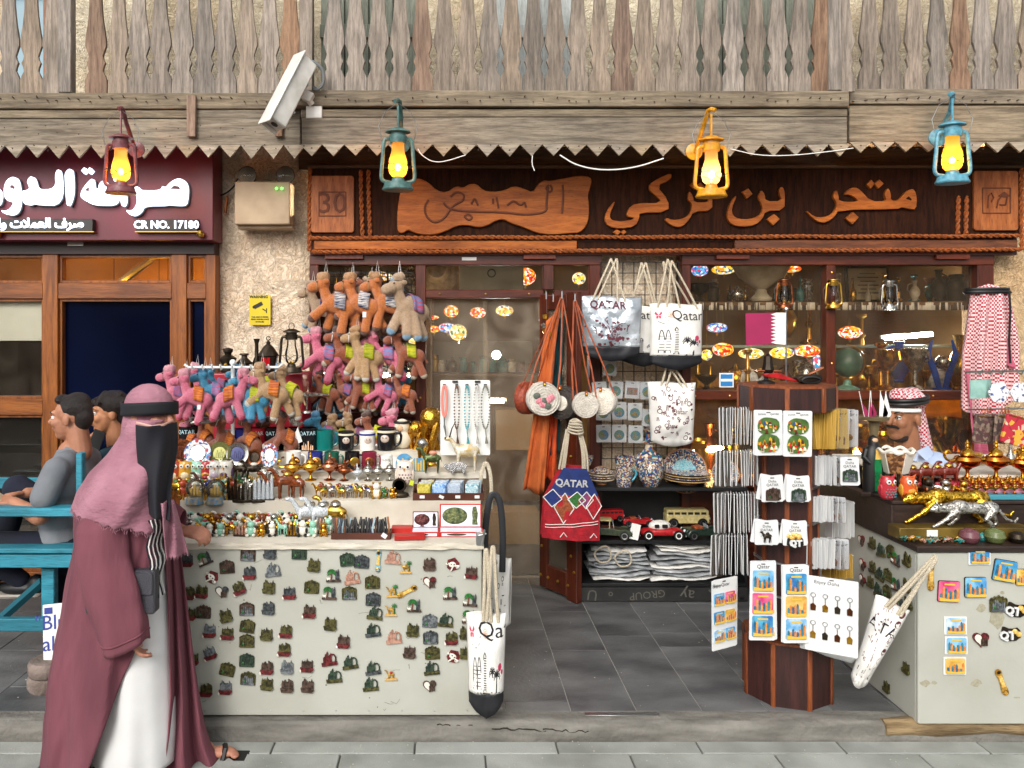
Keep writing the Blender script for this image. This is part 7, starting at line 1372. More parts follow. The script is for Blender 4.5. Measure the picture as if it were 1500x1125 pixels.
t=tote('tote_bag','white tote with black pointed base and drawn towers hanging at the counter end',712,898,3.56,58,128,m_canvas,[('drawing',doodle('city',9),m_ink,(.04,.06,.92,1.0)),('lettering',text('Qatar',.6),m_ink,(.92,.84,.9,1)),('butterfly',doodle('butterfly'),m_inkr,(0,0,1,1.02)),('stamp',doodle('stamp'),M('peach ink',''),(.1,0,1,1))],[(.42,0,92,.62),(.5,10,96,.8)],base=2,taper=.86,seed=3,rr=.0085)
tote('tote_bag','white tote with a red tag and black top hanging behind the counter end',733,815,3.95,34,96,m_canvas,[('lines',doodle('scrawl',21),m_ink,(0,0,1,1))],[],taper=.9,seed=6,rz=-30)
for i,(x0,mt,lb)in enumerate(((712,m_ropew,'pale woven strap loop hanging over the corner of the bead board'),(724,m_bagblk,'wide black strap loop hanging at the end of the left counter'))):
 D=3.95-.1*i;y0,y1=((676,745),(722,838))[i];w=(8,13)[i]
 solo('strap_loop',MB().tube(smoothpts([P(x0-w,y1-12,D),P(x0-w-1,(y0+y1)/2,D),P(x0-w*.6,y0+8,D),P(x0,y0,D),P(x0+w*.7,y0+12,D),P(x0+w,(y0+y1)/2,D),P(x0+w*.9,y1,D)],2,False),(.009,.016)[i],6,flat=.4),mt,lb,'strap')
# revolving card rack
RX,RY=X(1152,3.86),3.86
rk3=thing('revolving_rack','eight sided dark wood revolving rack full of souvenir cards','rack',(RX,RY,FZ))
m_rw=M('dark rack panel','40201c','2c1412',r=.5,kind='wood',sc=5,st=(8,8,.8),bump=.15);m_re=M('worn rack edging','8e4a22','6a3216',r=.5,kind='wood',sc=5,st=(6,6,.8),bump=.2)
def octo(z0,z1,r,a0,nm):
 for k in range(8):
  a=R(a0+k*45);c=V(math.cos(a)*r,math.sin(a)*r,0);w=2*r*math.tan(PI/8);rz=math.degrees(a)+90
  obj(nm,MB().box((0,0,0),(w-.01,.014,z1-z0)),m_rw,rk3,c+V(0,0,(z0+z1)/2),(0,0,rz),bev=.001)
  a2=a+PI/8;rc=r/math.cos(PI/8);obj('corner_post',MB().box((0,0,0),(.024,.022,z1-z0+.004)),m_re,rk3,(math.cos(a2)*rc,math.sin(a2)*rc,(z0+z1)/2),(0,0,math.degrees(a2)),bev=.002)
 obj('cap',MB().lathe([(r/math.cos(PI/8)+.008,z1),(r/math.cos(PI/8)+.008,z1+.012),(0,z1+.012)],n=8,rot=(0,0,a0+22.5)),m_re,rk3)
octo(.0,.29,.185,-90-17,'base_panel');octo(.31,1.385,.125,-90,'column_panel');octo(1.39,1.50,.2,-90,'top_panel')
for z in(1.375,1.02,.85,.66,.5):
 for a in range(8):q=R(-90+a*45);obj('hook_bar',MB().box((0,0,0),(.09,.012,.008)),m_steel,rk3,(math.cos(q)*.138,math.sin(q)*.138,z),(0,0,a*45))
CDK={}
m_card=M('printed card','e4e4e2','d2d4d6',r=.35,sc=5);m_ylw=M('straw yellow card','d9b45a','c49c42',r=.4,sc=5)
def skyart(w,h,seed,y=-.004):
 """small picture print: list of (name, mesh, mat)"""
 r=random.Random(seed);sk=(('3a8ac8','8cc4e0'),('c83070','e87a9a'),('2a6ab0','58b0d0'),('c8963a','e8c878'),('58a0d0','d8e4ea'))[seed%5];a=MB().prism(rrect(w,h,w*.08),y,0);b=MB();c=MB();d=MB()
 for k in range(8):x=-w*.44+w*.11*k;hh=h*r.uniform(.25,.72);(b if k%2 else c).prism([(x,-h*.4),(x,-h*.4+hh*.85),(x+w*.05,-h*.4+hh),(x+w*.1,-h*.4+hh*.85),(x+w*.1,-h*.4)],y-.0025-.001*(k%2),y)
 d.prism([(-w*.46,-h*.46),(w*.46,-h*.46),(w*.46,-h*.3),(0,-h*.36),(-w*.46,-h*.28)],y-.005,y);e=MB().box((0,y-.001,h*.36),(w*.5,.002,h*.08))
 return[('picture',a,M('sky print %d'%(seed%5),sk[0],sk[1],r=.3,sc=20)),('towers',b,M('orange tower print','cf6a2c','e0a050',r=.35,sc=60)),('towers',c,M('blue tower print','24557e','3f8a94',r=.35,sc=60)),('waterfront',d,M('gold print','d8b648',r=.35)),('caption',e,M('gold print',''))]
def card(kind,w,h,seed,loc,rot,desc,where,cat='souvenir card'):
 k=(kind,w,h,seed)
 if k in CDK:return reg(dup(CDK[k],loc,rot),desc,where)
 t=thing('souvenir_card',None,cat,loc,rot);CDK[k]=t;base=m_ylw if kind=='yellow' else m_card
 obj('card',MB().prism(rrect(w,h,.006,cz=-h/2),0,.0025),base,t,ang=0);obj('hang_slot',MB().box((0,-.001,-.01),(.018,.002,.004)),m_black,t)
 if kind in('ring','yellow')and seed<5:
  obj('heading',MB().mesh_in(text('Qatar',.02)),m_ink,t,(0,-.002,-.024),ang=0);obj('key_ring',MB().tube([(.012*math.cos(a),-.004,-.05+.012*math.sin(a))for a in[i*PI/6 for i in range(12)]],.002,5,True).cyl((0,-.004,-.062),(0,-.004,-.085),.0025,n=5),m_steel,t)
  obj('charm',MB().lathe([(0,.004),(.013,.004),(.016,0)],(0,-.003,-h*.75),14,(90,0,0))if seed%2 else MB().prism([(-.012,-h*.9),(-.014,-h*.72),(0,-h*.64),(.013,-h*.74),(.01,-h*.9)],-.006,0),(m_cop,m_gold,m_dkm,mm_['red'])[seed%4],t)
  obj('film',MB().prism(rrect(w*1.08,h*1.04,.006,cz=-h/2),-.009,-.008),m_foil,t)
 elif kind=='twin':
  obj('heading',MB().mesh_in(text('DOHA      QATAR',.012)),m_ink,t,(0,-.002,-.018),ang=0)
  for z,hh in((-.33,.075),(-.72,.085)):
   o=obj('magnet',MB().prism(smoothpts([(-.045,hh*-.5),(-.05,hh*.1),(-.03,hh*.45),(.0,hh*.5),(.045,hh*.35),(.05,-hh*.2),(.02,-hh*.5)],1),-.007,0),M('green rimmed enamel','5c7a3c','3c5a2c',r=.3,sc=30),t,(0,0,h*z))
   r=random.Random(int(-z*100))
   for i,c in enumerate(('e0a828','b8541c' if z>-.5 else 'c81e2c','34508a' if z>-.5 else 'e0a020','e6dcc0','5a2a20')):
    pt=MB()
    for k in range(4):x=-.036+.02*((k+i)%4)+r.uniform(-.006,.006);y=r.uniform(-.6,.3)*hh*.7;w2,h2=r.uniform(.003,.009),r.uniform(.006,.018);pt.prism([(x-w2,y-h2*.5),(x-w2*.7,y+h2*.4),(x,y+h2),(x+w2*.8,y+h2*.3),(x+w2,y-h2*.6)],-.009-.0006*i,-.006)
    obj('enamel_patch',pt,M('enamel '+c,c,r=.3),o,ang=0)['kind']='stuff'
 elif kind=='single':
  obj('heading',MB().mesh_in(text('Doha\nQATAR' if seed!=2 else 'Doha\nQATAR',.017)),m_ink,t,(0,-.002,-.034),ang=0)
  if seed==2:obj('deer',MB().mesh_in(QM,Matrix.Scale(.055,4)),m_dkm,t,(0,-.006,-.1))
  elif seed==3:obj('letters',MB().mesh_in(text('QT',.04,.003,bold=.002)),m_card,t,(0,-.008,-.1),ang=0);obj('plate',MB().prism(smoothpts([(-.04,-.12),(-.035,-.07),(.0,-.055),(.035,-.07),(.04,-.12)],1),-.005,0),m_black,t);obj('camels',MB().ball((-.018,-.007,-.072),.011,8).ball((.014,-.007,-.07),.012,8).ball((0,-.008,-.062),.01,8),M('amber enamel',''),t)
  else:
   for nm,me,mt in mag_arch(seed,'brown' if seed==0 else 'green'):obj(nm,me,mt,t,(0,-.002,-.085),sc=.8)
 elif kind=='strip':
  obj('heading',MB().mesh_in(text('Qatar',.025)),m_ink,t,(0,-.002,-.022),ang=0)
  for i in range(3):
   for nm,me,mt in skyart(w*.8,w*.8,seed+i):obj(nm,me,mt,t,(0,-.0005,-h*(.24+.29*i)),ang=0)
 elif kind=='six':
  obj('heading',MB().mesh_in(text('Enjoy Qatar',.022)),m_ink,t,(-.02,-.002,-.025),ang=0)
  for i in range(6):
   for nm,me,mt in skyart(w*.38,w*.36,seed+i):obj(nm,me,mt,t,((i%2-.5)*w*.47,-.0005,-h*(.28+.26*(i//2))),ang=0)
 elif kind=='eight':
  obj('heading',MB().mesh_in(text('Enjoy Doha',.022)),m_ink,t,(-.02,-.002,-.025),ang=0)
  for i in range(8):x,z=(i%4-1.5)*w*.23,-h*(.25+.37*(i//4));obj('key_ring',MB().tube([(x+.01*math.cos(a),-.004,z+.01*math.sin(a))for a in[j*PI/5 for j in range(10)]],.0018,4,True).cyl((x,-.004,z-.01),(x,-.004,z-.035),.002,n=4),m_steel,t);obj('charm',MB().prism([(x-.011,z-.07),(x-.012,z-.045),(x,z-.036),(x+.012,z-.048),(x+.01,z-.07)],-.006,0),(m_cop,m_gold,m_dkm)[i%3],t)
 return reg(t,desc,where)
wf='on the front of the revolving rack'
def cp_(kind,px0,px1,py0,py1,D,seed,desc,where=wf,rz=0,n=1,dx=0,dz=0,rx=0):
 w,h=(px1-px0)*D/K/max(.2,abs(math.cos(R(rz)))),(py1-py0)*D/K
 for i in range(n):card(kind,round(w,3),round(h,3),seed,P((px0+px1)/2,py0,D)+V(dx*i,.006*i if rx==0 else.004*i,dz*i),(rx,rnd.uniform(-1,1)+(i*5*(-1)**i if kind=='single' and i else 0),rz+rnd.uniform(-1,1)),desc,where)
cp_('twin',1105,1146,601,667,3.62,0,'white card with two enamel magnets',n=2);cp_('twin',1148,1190,602,669,3.61,0,'white card with two enamel magnets',n=2)
cp_('single',1115,1147,697,735,3.66,0,'small card with a brown arched magnet',n=3);cp_('single',1152,1186,698,735,3.66,1,'small card with a green arched magnet',n=3)
cp_('single',1106,1140,763,798,3.64,2,'small card with a deer magnet',n=3);cp_('single',1147,1182,764,799,3.64,3,'small card with a QT letter magnet',n=3)
cp_('strip',1099,1137,823,938,3.6,0,'tall card with three city pictures',n=4,dx=.002);cp_('strip',1147,1185,828,942,3.58,2,'tall card with three city pictures',n=3,dx=-.002)
cp_('six',1039,1082,848,950,3.62,0,'large sheet with six city pictures','at the left side of the revolving rack',28,n=3,dx=.006)
for i in range(9):cp_('eight',1168+i*2.4,1168+i*2.4+62,852-i*.6,958,3.72-.022*i,0,'large white sheet of key rings','at the right side of the revolving rack',-28-4*(8-i)*.6)
def pack(px0,px1,py0,py1,side,D,kinds,desc,n=13,opn=3):
 h=(py1-py0)*D/K;w=.055 if h>.12 else.05
 for i in range(n):
  u=i/(n-1);out=i<opn;px=px0+6+(px1-px0-6)*u if side<0 else px1-6-(px1-px0-6)*u
  rz=(30+12*i if out else 74+rnd.uniform(-6,6))*(1 if side<0 else-1)
  card(kinds,w,round(h,2),i%2 if out else 5,P(px,py0,D)+V(0,-.0 if out else.01,rnd.uniform(-.003,.003)),(rnd.uniform(-2,2),rnd.uniform(-2.5,2.5),rz),desc,'on the %s hooks of the revolving rack'%('left' if side<0 else 'right'))
 obj('hook',MB().tube([P(px0 if side<0 else px1,py0+2,D)-V(RX,RY,FZ),P(px1 if side<0 else px0,py0+3,D+.05)-V(RX,RY,FZ)],.003,5),m_steel,rk3)
pack(1053,1106,597,650,-1,3.8,'ring','key ring card of the top pack');pack(1049,1110,660,713,-1,3.78,'ring','key ring card of the second pack',15);pack(1045,1110,722,780,-1,3.76,'ring','key ring card of the third pack',15);pack(1042,1095,783,842,-1,3.74,'ring','key ring card of the lowest pack',12)
pack(1188,1238,599,656,1,3.75,'yellow','yellow key ring card',12,2);pack(1240,1254,600,655,1,3.8,'ring','key ring card beside the yellow ones',3,2)
pack(1182,1240,668,712,1,3.78,'ring','key ring card of the second pack',12);pack(1180,1236,728,764,1,3.76,'ring','key ring card of the third pack',12);pack(1178,1240,790,832,1,3.74,'ring','key ring card of the lowest pack',12);pack(1215,1252,735,786,1,3.95,'ring','key ring card of the rear pack',9,0);pack(1212,1250,812,848,1,3.9,'yellow','small yellow card of the rear pack',8,0)
cp_('single',1232,1257,670,711,3.7,1,'small card with a skyline magnet','at the right end of the revolving rack',-10,n=2)
zt=FZ+1.512;t=thing('model_crane','red and silver mechanical model with long barrels on the rack top','model',(X(1143,3.84),3.84,zt));obj('arm',MB().prism([(-.09,.05),(-.02,.055),(.07,.02),(.08,.012),(.02,.02),(-.08,.035)],-.02,.02),m_tin['red'],t,bev=.002);obj('barrels',MB().cyl((-.12,-.01,.065),(.0,-.01,.062),.006).cyl((-.12,.01,.065),(.0,.01,.062),.006),m_rose,t);obj('pedestal',MB().lathe([(.04,0),(.04,.012),(.01,.02),(.012,.05)],(-.07,0,0),12),m_black,t);obj('figure',MB().lathe([(.0,.15),(.02,.135),(.024,.1),(.03,.07),(.02,.05)],(-.06,0,0),8),m_dkm,t)
t=thing('model_tank','small black tracked gun model at the right end of the rack top','model',(X(1184,3.84),3.84,zt));obj('hull',MB().prism([(-.06,.01),(-.07,.03),(-.03,.045),(.04,.045),(.06,.03),(.05,.008)],-.03,.03),m_dkm,t,bev=.003)
for s_ in(-1,1):obj('track',MB().tube([(.0+.045*math.cos(a),s_*.032,.02+.016*math.sin(a))for a in[i*PI/6 for i in range(12)]],.006,5,True),m_black,t);obj('barrel',MB().cyl((.0,s_*.01,.045),(.07,s_*.01,.08),.004),m_rose,t)
fl=thing('desk_flag','small maroon and white serrated flag on a stand above the rack','flag',(X(1152,3.95),3.95,zt));Df=3.95;fx=lambda a:X(a,Df)-X(1152,Df);fz=lambda b:Zp(b,Df)-zt
def fw(pts,y=0):return MB().prism([(fx(a),fz(b))for a,b in pts],y,y+.002)
zz=[(1129 if i%2 else 1137,458+i*46/18)for i in range(19)]
obj('white_field',fw([(1151,458)]+zz+[(1151,505)]),m_white,fl,ang=0);obj('maroon_field',fw([(1092,459)]+zz+[(1093,506)]),M('flag maroon','9c1c50','8a1746',r=.7,sc=4),fl,ang=0);obj('pole',MB().cyl((fx(1152),.004,0),(fx(1152),.004,fz(452)),.004),m_steel,fl);obj('finial',MB().ball((0,.004,fz(453)),.012,8),m_steel,fl)
# right counter
DR=3.53;xl2=X(1345,DR);rc2=thing('display_counter','pale panelled counter with picture magnets and dark wooden trays on top, right side','counter',(0,DC,0));m_dw=M('dark tray wood','3a2a24','261b17',r=.45,kind='wood',sc=5,st=(1,8,8),bump=.2);XR=3.9
bx(rc2,'front_panel',xl2,XR,DR,DR+.02,FZ+.002,.855,m_panel);bx(rc2,'side_panel',xl2+.001,xl2+.02,DR+.021,4.75,FZ+.001,.855,m_panel)
bx(rc2,'top_board',xl2-.01,XR,DR-.012,3.72,.856,.884,m_dw);bx(rc2,'tray_riser',xl2-.006,XR,3.72,3.735,.884,1.03,m_dw);bx(rc2,'upper_board',xl2-.012,XR,3.71,4.78,1.03,1.047,m_dw);bx(rc2,'side_rail',xl2-.012,xl2+.004,3.72,4.77,.857,1.03,m_dw)
tp=MB()
for px,py,w,h in((1437,891,14,12),(1460,905,20,30),(1430,1001,16,12),(1355,1001,16,10),(1368,1000,9,6),(1468,868,8,5),(1490,1022,10,3)):c=P(px,py,DR)-V(0,DC,0);n_=9;tp.prism([(c.x+w/2*DR/K*math.cos(k*2*PI/n_)*rnd.uniform(.7,1.2),c.z+h/2*DR/K*math.sin(k*2*PI/n_)*rnd.uniform(.7,1.2))for k in range(n_)],c.y-.0008,c.y+.001)
obj('tape_residue',tp,M('tape residue','a9a48f','95907c',r=.7,sc=90),rc2,ang=0)['kind']='stuff'
bx(rc2,'upper_shelf',2.3,XR,4.0,4.7,1.1,1.115,m_cloth)
for k,v,c,px,py,r in(('arch',1,'olive',1462,884,0),('heart',0,'red',1436,937,0),('opener',0,'gold',1363,845,0),('opener',0,'gold',1467,999,-20)):magnet(k,v,c,px,py,DR-.0025,r,'on the right counter front')
def picmag(px,py,w,h,seed,rot,frame,desc):
 s=DR/K;t=thing('picture_magnet',None,'magnet',P(px,py,DR-.002),(0,rot,0));obj('backing',MB().prism(rrect(w*s,h*s,.003 if frame else.008),-.004,0),m_card if frame else m_dkm,t,ang=0);k=.86 if frame else.96
 for nm,me,mt in skyart(w*s*k,h*s*k,seed):obj(nm,me,mt,t,(0,-.0042,0),ang=0)
 reg(t,desc,'on the right counter front')
for a in((1434,815,32,24,2,0,1,'white framed picture magnet under the counter edge'),(1389,866,32,31,1,3,0,'pink rounded picture magnet'),(1428,860,32,30,0,0,0,'blue rounded picture magnet'),(1471,836,34,32,2,10,0,'tilted blue rounded picture magnet'),(1399,916,33,26,4,0,1,'white framed picture magnet, top of the column of three'),(1400,945,33,26,0,0,1,'white framed picture magnet, middle of the column of three'),(1398,975,33,26,3,0,1,'white framed picture magnet, bottom of the column of three'),(1497,845,20,24,3,0,0,'picture magnet cut by the counter edge')):picmag(*a)
for px,py,r in((1488,893,8),(1480,928,0)):
 t=thing('letter_magnet',None,'magnet',P(px,py,DR-.002),(0,r,0));obj('plate',MB().prism(smoothpts([(-.045,-.035),(-.04,.02),(-.035,.035),(0,.02),(.04,.03),(.045,-.03)],1),-.005,0),m_dkm,t);obj('letters',MB().mesh_in(text('QT',.05,.003,bold=.002)),m_card,t,(-.018,-.008,-.008),ang=0);obj('camels',MB().ball((.015,-.008,.012),.012,8).ball((.032,-.008,.0),.012,8),M('amber enamel',''),t);reg(t,'dark QT letter magnet with camels','on the right counter front')
for i in range(18):
 y=3.6+.08*(i%6)+rnd.uniform(-.015,.02);z=(.8,.68,.6)[i//6]-.02*(i%2);k=('sky','palm','arch','curve','sky','heart')[i%6];magnet(k,i%3,{'sky':'olive','palm':'g','arch':'olive','curve':'olive','heart':'red'}[k],0,0,0,rnd.uniform(-20,20),'on the side of the right counter',-90,.85,(xl2-.001,y,z))
for y,z in((3.62,.3),(3.78,.14)):magnet('sky',1,'olive',0,0,0,0,'low on the side of the right counter',-90,.8,(xl2-.001,y,z))
tote('tote_bag','narrow white and brown printed tote hanging askew from the right counter corner',1308,883,3.47,46,128,m_canvas,[('sketches',doodle('scrawl',31),m_inkm,(0,0,.7,1)),('lettering',text('QATAR',.6),m_ink,(.4,.7,.9,1)),('border',doodle('stamp'),m_inkm,(.5,-.1,.9,.9))]+[('link',MB().prism(arc(.85,.1+.12*i,.09,0,360,10,.045),-.002,.002),m_inkm,(0,0,1,1))for i in range(8)],[(.3,24,88,.8),(.42,26,86,.7)],taper=.5,seed=12,ry=20,rz=-25,wr=.01,ropemat=m_ropew)
T1,T2=.884,1.047;Wr='on the right counter'
def cat_(px0,px1,D,z,mat,label):
 L=X(px1,D)-X(px0,D);t=thing('leopard_figurine',label,'figurine',V(X((px0+px1)/2,D),D,z),sc=L)
 pr=[('s',(.02,0,.2),(.27,.055,.062)),('s',(-.14,0,.21),(.12,.062,.078)),('s',(.18,0,.2),(.11,.06,.075)),('c',(-.22,0,.21),(-.33,0,.2),.055,.045),('s',(-.38,0,.2),(.06,.05,.052)),('s',(-.435,0,.185),(.028,.03,.026)),('c',(.27,0,.2),(.37,0,.08),.02,.017),('c',(.37,0,.08),(.46,0,.05),.016,.014),('c',(.46,0,.05),(.49,0,.09),.014,.012)]
 for(x,x2,x3,s)in((-.19,-.3,-.42,-1),(-.14,-.13,-.2,1),(.2,.12,.2,-1),(.22,.27,.3,1)):pr+=[('c',(x,s*.04,.18),(x2,s*.045,.09),.042,.026),('c',(x2,s*.045,.09),(x3,s*.045,.02),.024,.018),('s',(x3-.015,s*.045,.014),(.03,.02,.014))]
 obj('body',blob(pr,.008,2,'body'),mat,t)
 for s in(-1,1):obj('ear',MB().ball((-.36,s*.038,.245),.016,8),mat,t);obj('eye',MB().ball((-.415,s*.034,.215),.007,6),m_black,t)
m_spot=M('spotted gold','dcae3e','8f6a1a',r=.25,m=1,sc=38,mixr=(.42,.5),bump=.5,bsc=38);cat_(1313,1486,3.72,.945,m_spot,'large golden prowling leopard figurine on the right counter');cat_(1356,1492,3.62,.948,M('spotted silver','c8c6c0','6e6a62',r=.3,m=.8,sc=38,mixr=(.42,.5),bump=.6,bsc=38),'silver prowling leopard figurine in front of the golden one')
solo('gift_box',MB().box((0,0,0),(.62,.1,.055)),M('olive gold box','8c7434','5c4a20',r=.35,m=.4,sc=6),'long olive gold box carrying the leopards in the front tray','box',(X(1308,3.67)+.31,3.665,.915),bev=.003)
solo('price_label',MB().box((0,0,0),(.05,.002,.03)),m_white,'white price label on the long olive gold box','label',(X(1368,3.6),3.612,.92))
def potr(px,D,r,mat,label):t=thing('stone_pot',label,'pot',V(X(px,D),D,T1),sc=r*D/K);obj('body',MB().lathe([(.5,0),(.8,.2),(1,.7),(.85,1.25),(.5,1.45),(.45,1.3)],n=20),mat,t);obj('lid',MB().ball((0,0,1.42),(.42,.42,.14),12),mat,t)
potr(1420,3.58,14,M('maroon stone','7a4a50','55303a',r=.3,sc=9),'round maroon stone pot in the front tray');potr(1457,3.58,14,M('olive stone','6e7a4a','4a5430',r=.3,sc=9),'round olive stone pot in the front tray');potr(1439,3.62,8,M('teal stone','2a8a86',r=.3),'small teal stone pot between the two round pots');potr(1490,3.58,11,m_dkm,'dark metal pot at the right edge of the front tray')
for i in range(26):
 b=MB();r=random.Random(i)
 for k in range(5):a=r.random()*6.3;b.tube([(0,0,0),(.012*math.cos(a),.012*math.sin(a),.014),(.026*math.cos(a),.022*math.sin(a),r.uniform(.004,.024))],[.004,.004,.001],4)
 o=solo('sea_trinket',b,(mm_['olive'],M('teal stone',''),m_gold,mm_['rose'])[i%4],None,'trinket',V(X(1326,3.58)+.0125*i*.9,3.56+.05*r.random(),T1+.006));reg(o,('olive','teal','gold','rose')[i%4]+' branching coral trinket','in the front tray')
for px,c,d in((1300,(cer('scarlet',''),cer('teal dots','2f7f86')),'red eared owl with teal wings'),(1330,(cer('orange','c8582a'),cer('mustard','')),'orange owl')):owl(px,3.76,T2,34,c,d,'at the left corner of the right counter',px==1300)
for i,(px,h)in enumerate(((1345,26),(1358,30),(1372,26),(1385,28),(1398,24),(1410,26))):(critter if i%2 else camel_fig)(*((px,3.8,T2,h,(m_silver,m_dkm,m_brass)[i%3],m_cop,'little %s animal figurine'%('silver','dark','brass')[i%3],Wr)if i%2 else(px,3.8,T2,h,(m_cop,m_brass,m_silver)[i%3],'little %s camel figurine'%('copper','brass','silver')[i%3],Wr,rnd.uniform(-40,40))))
m_rc=M('red brown lacquer','7c2f22','571d15',r=.2,sc=12)
for px,h in((1338,38),(1356,40),(1374,40),(1391,42)):camel_fig(px,3.95,T2+.02,h,m_rc,'red brown standing camel figurine with a gold saddle','beside the genie lamps',180,m_brass)
m_ob=M('orange gold lustre','d08a3a','a8581c',r=.2,m=1,sc=8)
for px,h in((1417,60),(1459,60),(1498,52)):oil(px,3.97,1.095,h,m_gold,'large golden genie oil lamp',Wr,180 if px<1450 else 0,m_ob)
for i,(x0,x1,yb,D,z0,z1,c,lb)in enumerate(((1380,1488,0,3.98,1.05,1.09,'b01c38','flat red box under the large genie lamps'),(1410,1530,0,3.84,1.05,1.085,'d88aa0','pink box packed with small genie lamps'),(1425,1540,0,3.77,1.048,1.07,'3f8a9a','scalloped blue box at the front right'))):solo('gift_box',MB().box((0,0,0),(X(x1,D)-X(x0,D),.09,z1-z0)),M('box '+c,c,r=.5),lb,'box',((X(x0,D)+X(x1,D))/2,D,(z0+z1)/2),bev=.003)
for j,(D,z,n)in enumerate(((3.87,1.086,7),(3.82,1.086,6),(3.77,1.07,6))):
 for i in range(n):oil(1420+5*j+i*14,D,z,18,m_gold,'tiny golden oil lamp of the %s row'%ORD[j],'in the gift boxes',90*(i%2)+30,m_ob)
D=3.8;s=82*D/K;t=thing('abaya_doll','tall dark robed figurine with a green front panel at the counter corner','figurine',V(X(1280,3.95),3.95,T2),sc=82*3.95/K);obj('robe',MB().lathe([(.19,0),(.2,.3),(.19,.55),(.15,.75),(.08,.83),(.04,.86)],n=18,sy=.7),m_black,t);obj('green_panel',MB().prism([(-.05,.02),(-.06,.5),(-.04,.74),(.04,.74),(.06,.5),(.07,.02)],-.145,-.12),M('emerald satin','16804a','0f6238',r=.3,sc=8),t);obj('collar',MB().prism([(-.05,.58),(-.04,.75),(.04,.75),(.05,.58)],-.15,-.14),M('amber enamel',''),t);obj('head',MB().ball((0,-.01,.9),.065,12),M('skin print',''),t);obj('veil',MB().lathe([(.1,.74),(.09,.88),(.07,.96),(0,1)],(0,.02,0),14),m_black,t)
for sx in(-1,1):obj('arm',MB().tube([(sx*.14,0,.74),(sx*.2,-.04,.6),(sx*.12,-.12,.5)],[.05,.05,.03],8),m_black,t)
solo('counter_ledge',MB().box((0,0,0),(.26,.5,.02)),m_dw,'dark ledge of the right counter under the robed figurine','ledge',(X(1288,3.97),4.15,T2-.01),bev=.002)
t=thing('carved_lamp','carved wooden lamp with six flared panels and a white scalloped rim before the seller','lamp',V(X(1312,3.9),3.9,T2-.004),sc=.86);m_cv=M('carved bone wood','a87a4c','5e3a22',r=.5,sc=45,mixr=(.45,.55),bump=.6,bsc=60)
obj('base',MB().lathe([(.06,0),(.065,.03),(.05,.045),(0,.045)],n=6),m_cv,t);obj('columns',MB().cyl((-.035,-.02,.04),(-.035,-.02,.12),.01).cyl((.035,-.02,.04),(.035,-.02,.12),.01).cyl((0,-.03,.04),(0,-.03,.12),.01),m_dkm,t)
for k in range(6):a=R(k*60+30);b=MB(Matrix.Rotation(a,4,'Z'));b.prism([(-.028,.12),(-.048,.24),(.048,.24),(.028,.12)],-.056,-.046,lambda x,y,z:(x,y*(1+(z-.12)*5),z));obj('panel',b,m_cv if k%2 else m_cowh,t,bev=.001)
obj('scalloped_rim',MB().tube([(.095*math.cos(a),.095*math.sin(a),.25+.008*math.cos(a*8))for a in[i*PI/24 for i in range(48)]],.01,6,True),m_cowh,t)
t=thing('flag_stand','small round stand holding little maroon and white paper flags before the seller','stand',P(1280,612,4.3));obj('tray',MB().lathe([(.02,-.12),(.03,-.02),(.074,-.01),(.078,.008),(0,.008)],n=18),M('olive stand','6a5c40',r=.5),t)
for i,(x,c,a)in enumerate(((-.06,'m',-12),(-.04,'m',4),(-.02,'m',-3),(.02,'w',2),(.035,'w',8))):o=obj('flag',MB().prism([(0,.01),(.0,.09+.05*(c=='w')),(.045 if c=='w' else.025,.03),(.04 if c=='w' else.02,.01)],-.002,.002),m_white if c=='w' else M('flag maroon',''),t,(x,-.02,0),(0,a,0));obj('stick',MB().cyl((0,0,.0),(0,0,.15),.002,n=5),m_white,o)
hr=rack('coaster_rack','wire rack hung with coasters and purses at the far right',[P(1415,545,4.1),P(1530,543,4.1)],m_steel,[P(x,545,4.1)for x in(1430,1445,1462,1490)]);obj('bar',MB().tube([P(1418,600,4.12),P(1530,598,4.12)],.004,5),m_steel,hr)
for k in range(7):o=solo('coaster',MB().box((0,0,-.05),(.095,.006,.095)),M('mint coaster','9fc8be','86b0a6',r=.5,sc=20),None,'coaster',P(1432+5*k,556,4.05)+V(0,.012*k,0),(0,0,14+5*k));reg(o,'mint green square coaster','hanging on the far right rack')
m_bw=M('blue floral ceramic','e2e2e2','4a5a8c',r=.25,sc=50,mixr=(.4,.46))
for px in(1463,1495):
 for k in range(3):o=solo('coaster',MB().prism([(.052*math.cos(a)*(1+.06*math.cos(a*6)),.052*math.sin(a)*(1+.06*math.cos(a*6)))for a in[i*PI/14 for i in range(28)]],-.004,.004),m_bw,None,'coaster',P(px,575,4.05)+V(.008*k,.012*k,0),(0,0,4*k),bev=.001);reg(o,'white scalloped coaster with blue flowers','hanging on the far right rack')
m_prs=M('brown woven purse','6e5a4e','3f3430',kind='mosaic',sc=60,det=['6e5a4e','4a3c38','8a7868','5a3a3c'],r=.8)
for k in range(6):t=thing('woven_purse',None,'purse',P(1440+9*k,606,4.08)+V(0,.02*(k%3),0),(0,8,16+4*k));obj('pouch',MB().prism(rrect(.1,.15,.012,cz=-.08),-.008,.008),m_prs,t,bev=.003);obj('zip',MB().box((0,-.009,-.015),(.09,.003,.005)),m_brass,t);obj('loop',MB().tube([(-.01,0,0),(0,0,.03),(.01,0,0)],.003,4),m_strap,t);reg(t,'brown woven purse','hanging below the coasters')
t=thing('woven_purse','red and cream patterned purse at the right edge below the coasters','purse',P(1492,608,4.0),(0,14,0));obj('pouch',MB().prism(rrect(.12,.15,.012,cz=-.08),-.01,.01),M('red kilim','b32838',kind='mosaic',sc=45,det=['b32838','b32838','c9b49a','d8a23a','8e1c30'],r=.8),t,bev=.003);obj('zip',MB().box((0,-.011,-.012),(.1,.003,.005)),m_brass,t)
